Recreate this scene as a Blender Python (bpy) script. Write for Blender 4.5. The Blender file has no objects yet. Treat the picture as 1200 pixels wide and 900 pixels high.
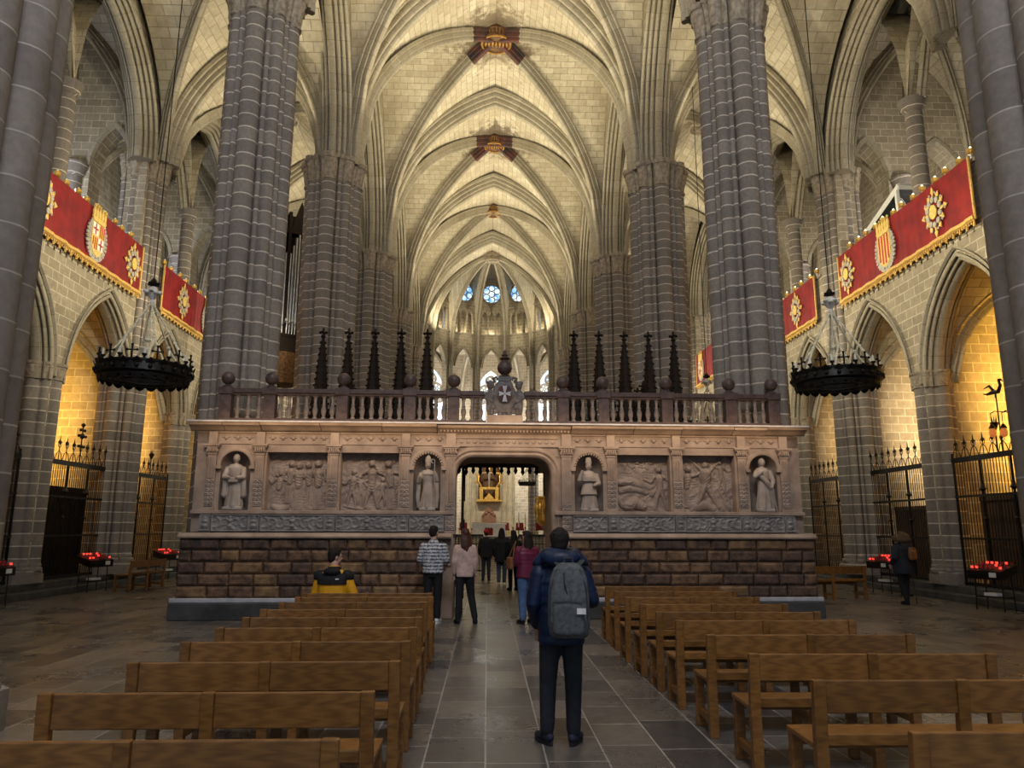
import bpy, math, random
import numpy as np
from mathutils import Vector, Matrix

random.seed(7)
PI = math.pi
SC = bpy.context.scene
COL = SC.collection
sin, cos, rad = math.sin, math.cos, math.radians

# ------------------------------------------------------------------ materials
def new_mat(name):
    m = bpy.data.materials.new(name)
    m.use_nodes = True
    nt = m.node_tree
    b = nt.nodes['Principled BSDF']
    return m, nt, b

def ramp(nt, fac, stops):
    r = nt.nodes.new('ShaderNodeValToRGB')
    el = r.color_ramp.elements
    el[0].position, el[0].color = stops[0][0], (*stops[0][1], 1)
    el[1].position, el[1].color = stops[-1][0], (*stops[-1][1], 1)
    for p, c in stops[1:-1]:
        e = el.new(p); e.color = (*c, 1)
    nt.links.new(fac, r.inputs[0])
    return r.outputs[0]

def mix(nt, kind, fac, a, b):
    n = nt.nodes.new('ShaderNodeMix'); n.data_type = 'RGBA'; n.blend_type = kind
    if isinstance(fac, (int, float)): n.inputs[0].default_value = fac
    else: nt.links.new(fac, n.inputs[0])
    for i, x in ((6, a), (7, b)):
        if isinstance(x, tuple): n.inputs[i].default_value = (*x, 1)
        else: nt.links.new(x, n.inputs[i])
    return n.outputs[2]

def noise(nt, vec, scale, detail=4, rough=0.6):
    n = nt.nodes.new('ShaderNodeTexNoise')
    n.inputs['Scale'].default_value = scale
    n.inputs['Detail'].default_value = detail
    n.inputs['Roughness'].default_value = rough
    if vec is not None: nt.links.new(vec, n.inputs['Vector'])
    return n.outputs['Fac']

def coords(nt, kind):
    t = nt.nodes.new('ShaderNodeTexCoord')
    return t.outputs[kind]

def bump(nt, b, h, strength, dist=0.02):
    n = nt.nodes.new('ShaderNodeBump')
    n.inputs['Strength'].default_value = strength
    n.inputs['Distance'].default_value = dist
    nt.links.new(h, n.inputs['Height'])
    nt.links.new(n.outputs[0], b.inputs['Normal'])

def brick_mat(name, c1, c2, mortar, bw, bh, ms=0.012, rough=0.85, bmp=0.5, stain=0.35, stain_col=(0.12, 0.1, 0.08), ns=0.6, smooth=0.1, spec=0.3, soot=False):
    m, nt, b = new_mat(name)
    uv = coords(nt, 'UV'); ob = coords(nt, 'Object')
    # a little wobble so that joints are not ruler straight
    w = nt.nodes.new('ShaderNodeVectorMath'); w.operation = 'MULTIPLY_ADD'
    nn = nt.nodes.new('ShaderNodeTexNoise'); nn.inputs['Scale'].default_value = 1.7
    nt.links.new(uv, nn.inputs['Vector'])
    nt.links.new(nn.outputs['Color'], w.inputs[0]); w.inputs[1].default_value = (0.04, 0.03, 0); nt.links.new(uv, w.inputs[2])
    br = nt.nodes.new('ShaderNodeTexBrick')
    nt.links.new(w.outputs[0], br.inputs['Vector'])
    br.inputs['Color1'].default_value = (*c1, 1); br.inputs['Color2'].default_value = (*c2, 1)
    br.inputs['Mortar'].default_value = (*mortar, 1)
    br.inputs['Scale'].default_value = 1
    br.inputs['Mortar Size'].default_value = ms
    br.inputs['Mortar Smooth'].default_value = smooth
    br.inputs['Bias'].default_value = 0
    br.inputs['Brick Width'].default_value = bw
    br.inputs['Row Height'].default_value = bh
    f1 = noise(nt, ob, ns, 6, 0.65)
    f2 = noise(nt, ob, ns * 14, 5, 0.6)
    st = ramp(nt, f1, [(0.38, (0, 0, 0)), (0.68, (1, 1, 1))])
    c = mix(nt, 'MULTIPLY', 0.5, br.outputs['Color'], ramp(nt, f2, [(0.3, (0.62, 0.62, 0.62)), (0.7, (1.25, 1.25, 1.25))]))
    if soot:      # old soot and flaked plaster round the bosses
        at = nt.nodes.new('ShaderNodeAttribute'); at.attribute_name = 'soot'
        fs = nt.nodes.new('ShaderNodeMath'); fs.operation = 'MULTIPLY_ADD'; nt.links.new(noise(nt, ob, 2.6, 7, 0.75), fs.inputs[0]); fs.inputs[1].default_value = 1.0; nt.links.new(at.outputs['Fac'], fs.inputs[2])
        c = mix(nt, 'MIX', ramp(nt, fs.outputs[0], [(0.86, (0, 0, 0)), (1.02, (0.85, 0.85, 0.85))]), c, (0.09, 0.06, 0.04))
    fm = nt.nodes.new('ShaderNodeMath'); fm.operation = 'MULTIPLY'; nt.links.new(st, fm.inputs[0]); fm.inputs[1].default_value = stain
    c = mix(nt, 'MIX', fm.outputs[0], c, stain_col)
    nt.links.new(c, b.inputs['Base Color'])
    b.inputs['Roughness'].default_value = rough
    b.inputs['Specular IOR Level'].default_value = spec
    inv = nt.nodes.new('ShaderNodeMath'); inv.operation = 'MULTIPLY_ADD'
    nt.links.new(br.outputs['Fac'], inv.inputs[0]); inv.inputs[1].default_value = -0.8
    nt.links.new(f2, inv.inputs[2])
    bump(nt, b, inv.outputs[0], bmp, 0.02)
    return m

def plain_mat(name, c, rough=0.6, metal=0.0, var=0.25, ns=6.0, bmp=0.0, spec=0.4, c2=None):
    m, nt, b = new_mat(name)
    ob = coords(nt, 'Object')
    f = noise(nt, ob, ns, 5, 0.6)
    d = tuple(max(0, x * (1 - var)) for x in c) if c2 is None else c2
    e = tuple(min(1, x * (1 + var)) for x in c) if c2 is None else c
    col = ramp(nt, f, [(0.35, d), (0.65, e)])
    nt.links.new(col, b.inputs['Base Color'])
    b.inputs['Roughness'].default_value = rough
    b.inputs['Metallic'].default_value = metal
    b.inputs['Specular IOR Level'].default_value = spec
    if bmp: bump(nt, b, noise(nt, ob, ns * 5, 4), bmp, 0.01)
    return m

def glow_mat(name, c, strength):
    m, nt, b = new_mat(name)
    b.inputs['Base Color'].default_value = (*c, 1)
    b.inputs['Emission Color'].default_value = (*c, 1)
    b.inputs['Emission Strength'].default_value = strength
    return m

def wood_mat(name, c1, c2, rough=0.4, axis=0):
    m, nt, b = new_mat(name)
    ob = coords(nt, 'Object')
    mp = nt.nodes.new('ShaderNodeMapping')
    s = [17, 17, 17]; s[axis] = 1.3
    mp.inputs['Scale'].default_value = s
    nt.links.new(ob, mp.inputs['Vector'])
    info = nt.nodes.new('ShaderNodeObjectInfo')
    off = nt.nodes.new('ShaderNodeMath'); off.operation = 'MULTIPLY'; nt.links.new(info.outputs['Random'], off.inputs[0]); off.inputs[1].default_value = 30
    nt.links.new(off.outputs[0], mp.inputs['Location'])
    f = noise(nt, mp.outputs[0], 2.2, 8, 0.7)
    wv = nt.nodes.new('ShaderNodeTexWave'); wv.inputs['Scale'].default_value = 1.3; wv.inputs['Distortion'].default_value = 9; wv.inputs['Detail'].default_value = 3
    nt.links.new(mp.outputs[0], wv.inputs['Vector'])
    ff = nt.nodes.new('ShaderNodeMath'); ff.operation = 'MULTIPLY_ADD'
    nt.links.new(wv.outputs['Fac'], ff.inputs[0]); ff.inputs[1].default_value = 0.35; nt.links.new(f, ff.inputs[2])
    col = ramp(nt, ff.outputs[0], [(0.3, c1), (0.9, c2)])
    hue = mix(nt, 'MULTIPLY', 1.0, col, ramp(nt, info.outputs['Random'], [(0, (0.82, 0.82, 0.82)), (1, (1.12, 1.1, 1.05))]))
    nt.links.new(hue, b.inputs['Base Color'])
    b.inputs['Roughness'].default_value = rough
    bump(nt, b, f, 0.15, 0.005)
    return m

M = {}
M['pier'] = brick_mat('pier_stone', (0.27, 0.232, 0.195), (0.18, 0.155, 0.132), (0.62, 0.55, 0.46), 40.0, 0.31, 0.015, 0.8, 0.6, 0.3, (0.11, 0.095, 0.1), 0.9)
M['pier_near'] = brick_mat('near_pier_stone', (0.27, 0.232, 0.195), (0.19, 0.162, 0.138), (0.46, 0.41, 0.35), 40.0, 0.44, 0.009, 0.75, 0.35, 0.3, (0.13, 0.105, 0.095), 0.7)
M['vault'] = brick_mat('vault_stone', (0.6, 0.545, 0.43), (0.45, 0.395, 0.3), (0.27, 0.22, 0.15), 0.62, 0.3, 0.012, 0.85, 0.5, 0.6, (0.33, 0.27, 0.18), 0.4, soot=True)
M['rib'] = brick_mat('rib_stone', (0.37, 0.33, 0.255), (0.29, 0.255, 0.19), (0.17, 0.145, 0.1), 0.55, 50.0, 0.008, 0.85, 0.35, 0.35, (0.2, 0.155, 0.1), 0.8)
M['wall'] = brick_mat('wall_stone', (0.39, 0.335, 0.25), (0.28, 0.235, 0.17), (0.56, 0.5, 0.39), 0.5, 0.27, 0.014, 0.85, 0.5, 0.35, (0.18, 0.145, 0.1), 0.5)
M['carved'] = plain_mat('carved_stone', (0.3, 0.25, 0.19), 0.85, 0, 0.35, 9, 0.5)
M['marble'] = plain_mat('screen_marble', (0.38, 0.29, 0.23), 0.6, 0, 0.2, 2.5, 0.3, c2=(0.23, 0.17, 0.135))
M['relief'] = plain_mat('relief_marble', (0.32, 0.255, 0.215), 0.6, 0, 0.2, 3.5, 0.25, c2=(0.19, 0.148, 0.125))
M['panelgrey'] = plain_mat('grey_marble', (0.24, 0.225, 0.22), 0.55, 0, 0.2, 5, 0.2, c2=(0.15, 0.14, 0.14))
RUST = [plain_mat('brown_block', (0.21, 0.118, 0.066), 0.6, 0, 0.2, 7, 1.0, c2=(0.05, 0.029, 0.02)), plain_mat('dark_brown_block', (0.13, 0.075, 0.05), 0.6, 0, 0.2, 8, 1.0, c2=(0.035, 0.022, 0.018)), plain_mat('tawny_block', (0.25, 0.15, 0.07), 0.6, 0, 0.2, 6, 1.0, c2=(0.09, 0.05, 0.028))]
M['plinth'] = plain_mat('dark_plinth_stone', (0.05, 0.049, 0.05), 0.6, 0, 0.4, 3, 0.5)
M['porphyry'] = plain_mat('purple_stone', (0.1, 0.066, 0.06), 0.45, 0, 0.3, 8, 0.2, c2=(0.045, 0.03, 0.03))
M['balus'] = plain_mat('baluster_stone', (0.27, 0.225, 0.2), 0.6, 0, 0.3, 6, 0.2, c2=(0.13, 0.108, 0.098))
M['statue'] = plain_mat('statue_marble', (0.37, 0.32, 0.285), 0.6, 0, 0.2, 4, 0.15, c2=(0.25, 0.21, 0.185))
M['arms'] = plain_mat('arms_stone', (0.17, 0.155, 0.155), 0.6, 0, 0.3, 9, 0.3, c2=(0.09, 0.08, 0.08))
M['iron'] = plain_mat('black_iron', (0.018, 0.016, 0.015), 0.45, 0.6, 0.4, 12)
M['rope'] = plain_mat('pale_chain', (0.85, 0.78, 0.58), 0.5, 0.0, 0.2, 20)
M['gold'] = plain_mat('gilding', (0.75, 0.45, 0.1), 0.35, 0.75, 0.3, 18)
M['oldgold'] = plain_mat('old_gilding', (0.36, 0.19, 0.045), 0.45, 0.6, 0.4, 14)
M['pale'] = plain_mat('pale_cut_stone', (0.6, 0.53, 0.4), 0.8, 0, 0.15, 4, 0.2)
M['throne'] = plain_mat('throne_wood', (0.28, 0.15, 0.1), 0.6, 0, 0.3, 9)
M['goldcloth'] = plain_mat('gold_embroidery', (0.72, 0.5, 0.14), 0.6, 0.15, 0.35, 40, 0.3)
M['silvercloth'] = plain_mat('silver_embroidery', (0.62, 0.58, 0.5), 0.6, 0.15, 0.4, 40, 0.3, c2=(0.24, 0.2, 0.17))
M['fringe'] = plain_mat('gold_fringe', (0.62, 0.38, 0.1), 0.7, 0.0, 0.3, 30, 0.3)
M['redcloth'] = plain_mat('red_velvet', (0.25, 0.008, 0.009), 0.75, 0, 0.3, 2.2, 0.1, c2=(0.15, 0.004, 0.007))
M['redpaint'] = plain_mat('red_paint', (0.45, 0.03, 0.03), 0.6)
M['darkwood'] = wood_mat('dark_walnut', (0.007, 0.005, 0.004), (0.026, 0.016, 0.011), 0.7, 2)
M['darkwood'].node_tree.nodes['Principled BSDF'].inputs['Specular IOR Level'].default_value = 0.15
M['brownwood'] = wood_mat('brown_wood', (0.05, 0.026, 0.014), (0.11, 0.062, 0.032), 0.5, 2)
M['oak'] = wood_mat('oiled_oak', (0.125, 0.05, 0.01), (0.25, 0.112, 0.027), 0.38, 0)
M['white'] = plain_mat('white_cloth', (0.78, 0.76, 0.72), 0.7, 0, 0.1)
M['wax'] = plain_mat('candle_wax', (0.85, 0.8, 0.68), 0.5, 0, 0.06)
M['bulb'] = glow_mat('lit_bulb', (1.0, 0.82, 0.5), 5)
M['redglow'] = glow_mat('red_votive_light', (1.0, 0.07, 0.05), 1.1)
M['pipe'] = plain_mat('organ_tin', (0.5, 0.5, 0.52), 0.3, 0.8, 0.15)
M['lead'] = plain_mat('lead_capping', (0.42, 0.42, 0.46), 0.5, 0.1, 0.15)
M['bosspaint'] = plain_mat('boss_paint', (0.2, 0.1, 0.035), 0.6, 0.2, 0.4, 9, 0.5, c2=(0.04, 0.02, 0.014))
M['ribred'] = plain_mat('faded_red_rib_paint', (0.12, 0.04, 0.03), 0.75, 0, 0.4, 3, 0.2, c2=(0.03, 0.028, 0.03))
M['paper'] = plain_mat('white_card', (0.75, 0.75, 0.73), 0.6, 0, 0.05)

def glass_mat(name, c1, c2, strength, sc=3.0):
    m, nt, b = new_mat(name)
    ob = coords(nt, 'Object')
    v = nt.nodes.new('ShaderNodeTexVoronoi'); v.inputs['Scale'].default_value = sc
    nt.links.new(ob, v.inputs['Vector'])
    sep = nt.nodes.new('ShaderNodeSeparateColor'); nt.links.new(v.outputs['Color'], sep.inputs[0])
    c = ramp(nt, sep.outputs[0], [(0.1, c1), (0.8, c2)])
    nt.links.new(c, b.inputs['Base Color']); nt.links.new(c, b.inputs['Emission Color'])
    b.inputs['Emission Strength'].default_value = strength
    b.inputs['Roughness'].default_value = 0.3
    return m
M['glass'] = glass_mat('daylit_leaded_glass', (0.45, 0.66, 0.9), (0.9, 0.97, 1.0), 0.7)
M['roseglass'] = glass_mat('daylit_rose_glass', (0.12, 0.35, 0.7), (0.7, 0.9, 1.0), 1.5, 2.4)

def floor_mat():
    m, nt, b = new_mat('worn_stone_slabs')
    uv = coords(nt, 'UV'); ob = coords(nt, 'Object')
    br = nt.nodes.new('ShaderNodeTexBrick')
    nt.links.new(uv, br.inputs['Vector'])
    br.offset = 0.37; br.squash = 1.35; br.squash_frequency = 3
    br.inputs['Color1'].default_value = (0.19, 0.165, 0.138, 1); br.inputs['Color2'].default_value = (0.062, 0.06, 0.06, 1)
    br.inputs['Mortar'].default_value = (0.36, 0.33, 0.3, 1)
    br.inputs['Scale'].default_value = 1; br.inputs['Mortar Size'].default_value = 0.008
    br.inputs['Mortar Smooth'].default_value = 0.3
    br.inputs['Brick Width'].default_value = 0.66; br.inputs['Row Height'].default_value = 0.46
    f1 = noise(nt, ob, 0.8, 7, 0.65); f2 = noise(nt, ob, 9, 6, 0.65)
    c = mix(nt, 'MULTIPLY', 0.7, br.outputs['Color'], ramp(nt, f2, [(0.3, (0.6, 0.6, 0.6)), (0.72, (1.3, 1.3, 1.3))]))
    c = mix(nt, 'MULTIPLY', 0.55, c, ramp(nt, f1, [(0.35, (0.6, 0.6, 0.62)), (0.65, (1.25, 1.22, 1.18))]))
    nt.links.new(c, b.inputs['Base Color'])
    r = nt.nodes.new('ShaderNodeMapRange'); nt.links.new(f1, r.inputs[0])
    r.inputs[1].default_value = 0.3; r.inputs[2].default_value = 0.7; r.inputs[3].default_value = 0.2; r.inputs[4].default_value = 0.42
    nt.links.new(r.outputs[0], b.inputs['Roughness'])
    h = nt.nodes.new('ShaderNodeMath'); h.operation = 'MULTIPLY_ADD'; nt.links.new(br.outputs['Fac'], h.inputs[0]); h.inputs[1].default_value = -0.6; nt.links.new(f2, h.inputs[2])
    bump(nt, b, h.outputs[0], 0.16, 0.01)
    return m
M['floor'] = floor_mat()

# ------------------------------------------------------------------ mesh building
class MB:
    def __init__(s):
        s.v, s.f, s.uv, s.mi = [], [], [], []
    def add(s, vs, fs, uvs=None, m=0):
        o = len(s.v)
        s.v.extend([tuple(map(float, p)) for p in vs])
        for i, f in enumerate(fs):
            s.f.append(tuple(o + k for k in f))
            s.uv.append(uvs[i] if uvs else None)
            s.mi.append(m)
    def box(s, c, d, rz=0.0, m=0, top=1.0):
        hx, hy, hz = d[0] / 2, d[1] / 2, d[2] / 2
        vs = []
        for z, k in ((-hz, 1), (hz, top)):
            for x, y in ((-hx, -hy), (hx, -hy), (hx, hy), (-hx, hy)):
                X, Y = x * k, y * k
                vs.append((c[0] + X * cos(rz) - Y * sin(rz), c[1] + X * sin(rz) + Y * cos(rz), c[2] + z))
        s.add(vs, [(3, 2, 1, 0), (4, 5, 6, 7), (0, 1, 5, 4), (1, 2, 6, 5), (2, 3, 7, 6), (3, 0, 4, 7)], m=m)
    def bb(s, x0, x1, y0, y1, z0, z1, m=0):
        s.box(((x0 + x1) / 2, (y0 + y1) / 2, (z0 + z1) / 2), (x1 - x0, y1 - y0, z1 - z0), 0, m)
    def rings(s, rs, cap=True, m=0, closed=True, uvs=None):
        n = len(rs[0]); o = []
        vs = [p for r in rs for p in r]; fs = []; uu = []
        for i in range(len(rs) - 1):
            for j in range(n if closed else n - 1):
                k = (j + 1) % n
                fs.append((i * n + j, i * n + k, (i + 1) * n + k, (i + 1) * n + j))
                if uvs:
                    U, V = uvs
                    uu.append(((U[j], V[i]), (U[j + 1], V[i]), (U[j + 1], V[i + 1]), (U[j], V[i + 1])))
        if cap and closed:
            fs.append(tuple(range(n - 1, -1, -1))); fs.append(tuple((len(rs) - 1) * n + j for j in range(n)))
            if uvs: uu += [None, None]
        s.add(vs, fs, uu if uvs else None, m)
    def lathe(s, prof, seg=16, c=(0, 0, 0), m=0, sx=1.0, sy=1.0):
        s.rings([[(c[0] + r * sx * cos(2 * PI * j / seg), c[1] + r * sy * sin(2 * PI * j / seg), c[2] + z) for j in range(seg)] for r, z in prof], True, m)
    def sphere(s, c, r, seg=14, rg=8, m=0, rot=None):
        if isinstance(r, (int, float)): r = (r, r, r)
        rs = []
        for i in range(rg + 1):
            a = -PI / 2 + PI * i / rg
            k = max(cos(a), 0.02)
            ring = []
            for j in range(seg):
                p = Vector((r[0] * k * cos(2 * PI * j / seg), r[1] * k * sin(2 * PI * j / seg), r[2] * sin(a)))
                if rot: p = rot @ p
                ring.append((c[0] + p.x, c[1] + p.y, c[2] + p.z))
            rs.append(ring)
        s.rings(rs, True, m)
    def tube(s, pts, r, seg=8, m=0, closed=False, sq=1.0):
        P = [Vector(p) for p in pts]; n = len(P)
        R = r if isinstance(r, (list, tuple)) else [r] * n
        T = []
        for i in range(n):
            a = P[(i - 1) % n] if closed or i > 0 else P[0]
            b = P[(i + 1) % n] if closed or i < n - 1 else P[-1]
            d = (b - a); T.append(d.normalized() if d.length > 1e-9 else Vector((0, 0, 1)))
        ref = Vector((0, 0, 1)) if abs(T[0].z) < 0.9 else Vector((1, 0, 0))
        N = (ref - T[0] * ref.dot(T[0])).normalized()
        rs = []
        for i in range(n):
            N = (N - T[i] * N.dot(T[i])).normalized()
            B = T[i].cross(N)
            rs.append([tuple(P[i] + (N * cos(2 * PI * j / seg) * sq + B * sin(2 * PI * j / seg)) * R[i]) for j in range(seg)])
        if closed: rs.append(rs[0])
        s.rings(rs, not closed, m)
    def capsule(s, a, b, r0, r1, seg=10, m=0, flat=1.0):
        a, b = Vector(a), Vector(b); d = b - a; L = d.length
        t = d / L if L > 1e-9 else Vector((0, 0, 1))
        ref = Vector((0, 0, 1)) if abs(t.z) < 0.9 else Vector((0, 1, 0))
        N = (ref - t * ref.dot(t)).normalized(); B = t.cross(N)
        rs = []
        for q in (-80, -50, -20): rs.append((a + t * r0 * sin(rad(q)), r0 * cos(rad(q))))
        rs.append((a, r0)); rs.append((b, r1))
        for q in (20, 50, 80): rs.append((b + t * r1 * sin(rad(q)), r1 * cos(rad(q))))
        s.rings([[tuple(c + (N * cos(2 * PI * j / seg) * flat + B * sin(2 * PI * j / seg)) * k) for j in range(seg)] for c, k in rs], True, m)
    def prism(s, poly, O, U, V, N, m=0):
        O, U, V, N = Vector(O), Vector(U), Vector(V), Vector(N)
        n = len(poly)
        a = [O + U * p[0] + V * p[1] for p in poly]; b = [p + N for p in a]
        s.add([tuple(p) for p in a + b], [tuple(range(n - 1, -1, -1)), tuple(range(n, 2 * n))] + [(i, (i + 1) % n, n + (i + 1) % n, n + i) for i in range(n)], m=m)
    def sweep(s, pts, B, prof, m=0, caps=True, inward=1):
        """profile (a along B, b along the in-plane normal) swept along a planar curve"""
        P = [Vector(p) for p in pts]; B = Vector(B).normalized(); n = len(P)
        L = [0.0]
        for i in range(1, n): L.append(L[-1] + (P[i] - P[i - 1]).length)
        pl = [0.0]
        for i in range(1, len(prof)): pl.append(pl[-1] + math.dist(prof[i], prof[i - 1]))
        rs = []
        for i in range(n):
            t = (P[min(i + 1, n - 1)] - P[max(i - 1, 0)]).normalized()
            N = t.cross(B).normalized() * inward
            sc = 1.0
            if 0 < i < n - 1:
                c = (P[i] - P[i - 1]).normalized().dot((P[i + 1] - P[i]).normalized())
                sc = 1 / max(0.5, math.sqrt((1 + c) / 2))
            rs.append([tuple(P[i] + B * a + N * b * sc) for a, b in prof])
        k = len(prof); vs = [p for r in rs for p in r]; fs, uu = [], []
        for i in range(n - 1):
            for j in range(k - 1):
                fs.append((i * k + j, i * k + j + 1, (i + 1) * k + j + 1, (i + 1) * k + j))
                uu.append(((L[i], pl[j]), (L[i], pl[j + 1]), (L[i + 1], pl[j + 1]), (L[i + 1], pl[j])))
        if caps:
            fs += [tuple(range(k)), tuple((n - 1) * k + j for j in range(k))]; uu += [None, None]
        s.add(vs, fs, uu, m)
    def wall(s, P, low, top, thick, m=0, uo=0.0):
        """P(u,z,d)->xyz. low = [(u,z)] lower outline (equal u = jamb); straight or per-u top; front at d=0, back at d=thick"""
        tp = top if callable(top) else (lambda u: top)
        for (u0, z0), (u1, z1) in zip(low, low[1:]):
            if abs(u1 - u0) > 1e-6:
                for d, rev in ((0, 0), (thick, 1)):
                    q = [P(u0, z0, d), P(u1, z1, d), P(u1, tp(u1), d), P(u0, tp(u0), d)]
                    s.add(q, [(3, 2, 1, 0) if rev else (0, 1, 2, 3)], [[(u0 + uo, tp(u0)), (u1 + uo, tp(u1)), (u1 + uo, z1), (u0 + uo, z0)] if rev else [(u0 + uo, z0), (u1 + uo, z1), (u1 + uo, tp(u1)), (u0 + uo, tp(u0))]], m)
                s.add([P(u0, tp(u0), 0), P(u1, tp(u1), 0), P(u1, tp(u1), thick), P(u0, tp(u0), thick)], [(0, 1, 2, 3)], None, m)
            l = u0 + uo + z0
            dl = math.hypot(u1 - u0, z1 - z0)
            s.add([P(u0, z0, 0), P(u0, z0, thick), P(u1, z1, thick), P(u1, z1, 0)], [(0, 1, 2, 3)], [[(0, l), (thick, l), (thick, l + dl), (0, l + dl)]], m)
        u, z = low[0]; s.add([P(u, z, 0), P(u, z, thick), P(u, tp(u), thick), P(u, tp(u), 0)], [(0, 1, 2, 3)], None, m)
        u, z = low[-1]; s.add([P(u, z, 0), P(u, z, thick), P(u, tp(u), thick), P(u, tp(u), 0)], [(3, 2, 1, 0)], None, m)
    def build(s, name, mats, parent=None, smooth=None, loc=None, rz=0, bevel=0, mods=None, box_uv=True):
        me = bpy.data.meshes.new(name)
        me.from_pydata(s.v, [], s.f)
        ob = bpy.data.objects.new(name, me); COL.objects.link(ob)
        for mm in (mats if isinstance(mats, (list, tuple)) else [mats]): me.materials.append(mm)
        if any(s.mi): me.polygons.foreach_set('material_index', s.mi)
        if box_uv:
            uvl = me.uv_layers.new(name='UVMap')
            data = np.zeros(len(me.loops) * 2, dtype=np.float32)
            k = 0
            V = s.v
            for f, u in zip(s.f, s.uv):
                if u is None:
                    a, b, c = V[f[0]], V[f[1]], V[f[2 % len(f)]]
                    if len(f) > 3: d = V[f[3]]
                    else: d = a
                    e1 = (c[0] - a[0], c[1] - a[1], c[2] - a[2]); e2 = (d[0] - b[0], d[1] - b[1], d[2] - b[2])
                    nx = abs(e1[1] * e2[2] - e1[2] * e2[1]); ny = abs(e1[2] * e2[0] - e1[0] * e2[2]); nz = abs(e1[0] * e2[1] - e1[1] * e2[0])
                    ix = (1, 2) if nx >= ny and nx >= nz else ((0, 2) if ny >= nz else (0, 1))
                    for q in f:
                        data[k] = V[q][ix[0]]; data[k + 1] = V[q][ix[1]]; k += 2
                else:
                    for q in u:
                        data[k] = q[0]; data[k + 1] = q[1]; k += 2
            uvl.data.foreach_set('uv', data)
        if smooth is not None:
            me.polygons.foreach_set('use_smooth', [True] * len(me.polygons))
            me.set_sharp_from_angle(angle=rad(smooth))
        me.update()
        if parent is not None: ob.parent = parent
        if loc is not None: ob.location = loc
        ob.rotation_euler.z = rz
        if bevel:
            b = ob.modifiers.new('edge', 'BEVEL'); b.width = bevel; b.segments = 2; b.limit_method = 'ANGLE'; b.angle_limit = rad(40)
        return ob

def blob(ob, voxel, smooth_it=6, f=0.5):
    r = ob.modifiers.new('skin', 'REMESH'); r.mode = 'VOXEL'; r.voxel_size = voxel; r.use_smooth_shade = True
    if smooth_it:
        sm = ob.modifiers.new('soft', 'SMOOTH'); sm.iterations = smooth_it; sm.factor = f
    return ob

def tag(o, label=None, cat=None, group=None, kind=None):
    if label: o['label'] = label
    if cat: o['category'] = cat
    if group: o['group'] = group
    if kind: o['kind'] = kind
    return o

def thing(name, label, cat, loc=(0, 0, 0), rz=0.0, group=None, kind=None):
    o = bpy.data.objects.new(name, None); COL.objects.link(o)
    o.empty_display_size = 0.2
    o.location = loc; o.rotation_euler.z = rz
    return tag(o, label, cat, group, kind)

def dup(root, loc, rz=None, label=None, group=None, scale=None):
    r = root.copy(); COL.objects.link(r); r.location = loc
    if rz is not None: r.rotation_euler.z = rz
    if scale is not None: r.scale = scale
    if label: r['label'] = label
    if group: r['group'] = group
    for ch in list(root.children):
        c = ch.copy(); COL.objects.link(c); c.parent = r
        for g in list(ch.children):
            d = g.copy(); COL.objects.link(d); d.parent = c
    return r

def prof_z(t, a, h):
    t = max(0.0, min(1.0, t))
    return math.sqrt(max(0, (a * a + h * h) * t - a * a * t * t))

def arch(u0, u1, zs, h, n=14):
    """pointed arch outline from (u0,zs) over the crown to (u1,zs)"""
    a = (u1 - u0) / 2
    R = (a * a + h * h) / (2 * a); th = math.acos(max(-1, min(1, (R - a) / R)))
    L = [(u0 + R - R * cos(th * i / n), zs + R * sin(th * i / n)) for i in range(n + 1)]
    Rr = [(u0 + u1 - u, z) for u, z in reversed(L[:-1])]
    return L + Rr

def mould(W, D, rolls=3, core=0.12):
    """moulded arch section: round rolls parted by deep hollows, stepping in towards the soffit"""
    L = [(-W / 2, 0.0)]
    wa = (W / 2 - core) / rolls; db = (D - core * 0.6) / (rolls + 0.35)
    for i in range(rolls):
        a0 = -W / 2 + i * wa; r = wa * 0.36
        bc = db * (i + 0.55)
        L.append((a0, bc))
        for q in (170, 135, 100, 65, 30): L.append((a0 + r + r * cos(rad(q)), bc + r * 0.6 + r * sin(rad(q))))
        L.append((a0 + r * 2.1, bc - db * 0.1)); L.append((a0 + wa * 0.96, bc - db * 0.1))
    L.append((-core, D * 0.8))
    for q in (180, 145, 110): L.append((core * cos(rad(q)), D - core * 0.6 + core * 0.6 * sin(rad(q))))
    return L + [(-a, b) for a, b in reversed(L)]

def lobes(core, circ, n=160):
    out = []
    for i in range(n):
        th = 2 * PI * i / n; r = core(th) if callable(core) else core
        for c, ph, a in circ:
            d = (th - ph + PI) % (2 * PI) - PI
            if abs(d) < PI / 2:
                q = a * a - (c * sin(d)) ** 2
                if q >= 0: r = max(r, c * cos(d) + math.sqrt(q))
        out.append((r * cos(th), r * sin(th)))
    return out

def extrude(mb, poly, levels, m=0, c=(0, 0)):
    n = len(poly); U = [0.0]
    for i in range(n): U.append(U[-1] + math.dist(poly[i], poly[(i + 1) % n]))
    rs, V = [], []
    for z, k in levels:
        rs.append([(c[0] + x * k, c[1] + y * k, z) for x, y in poly]); V.append(z)
    mb.rings(rs, True, m, True, (U, V))

def field(mb, P, w, h, nx, nz, hf, m=0):
    """carved relief: a grid over w x h lifted by hf(X,Z) towards the viewer; P(x,z,d)->xyz"""
    xs = np.linspace(0, w, nx); zs = np.linspace(0, h, nz)
    X, Z = np.meshgrid(xs, zs)
    H = hf(X, Z)
    vs = [P(float(X[j, i]), float(Z[j, i]), float(H[j, i])) for j in range(nz) for i in range(nx)]
    fs = [(j * nx + i, j * nx + i + 1, (j + 1) * nx + i + 1, (j + 1) * nx + i) for j in range(nz - 1) for i in range(nx - 1)]
    mb.add(vs, fs, None, m)

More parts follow.
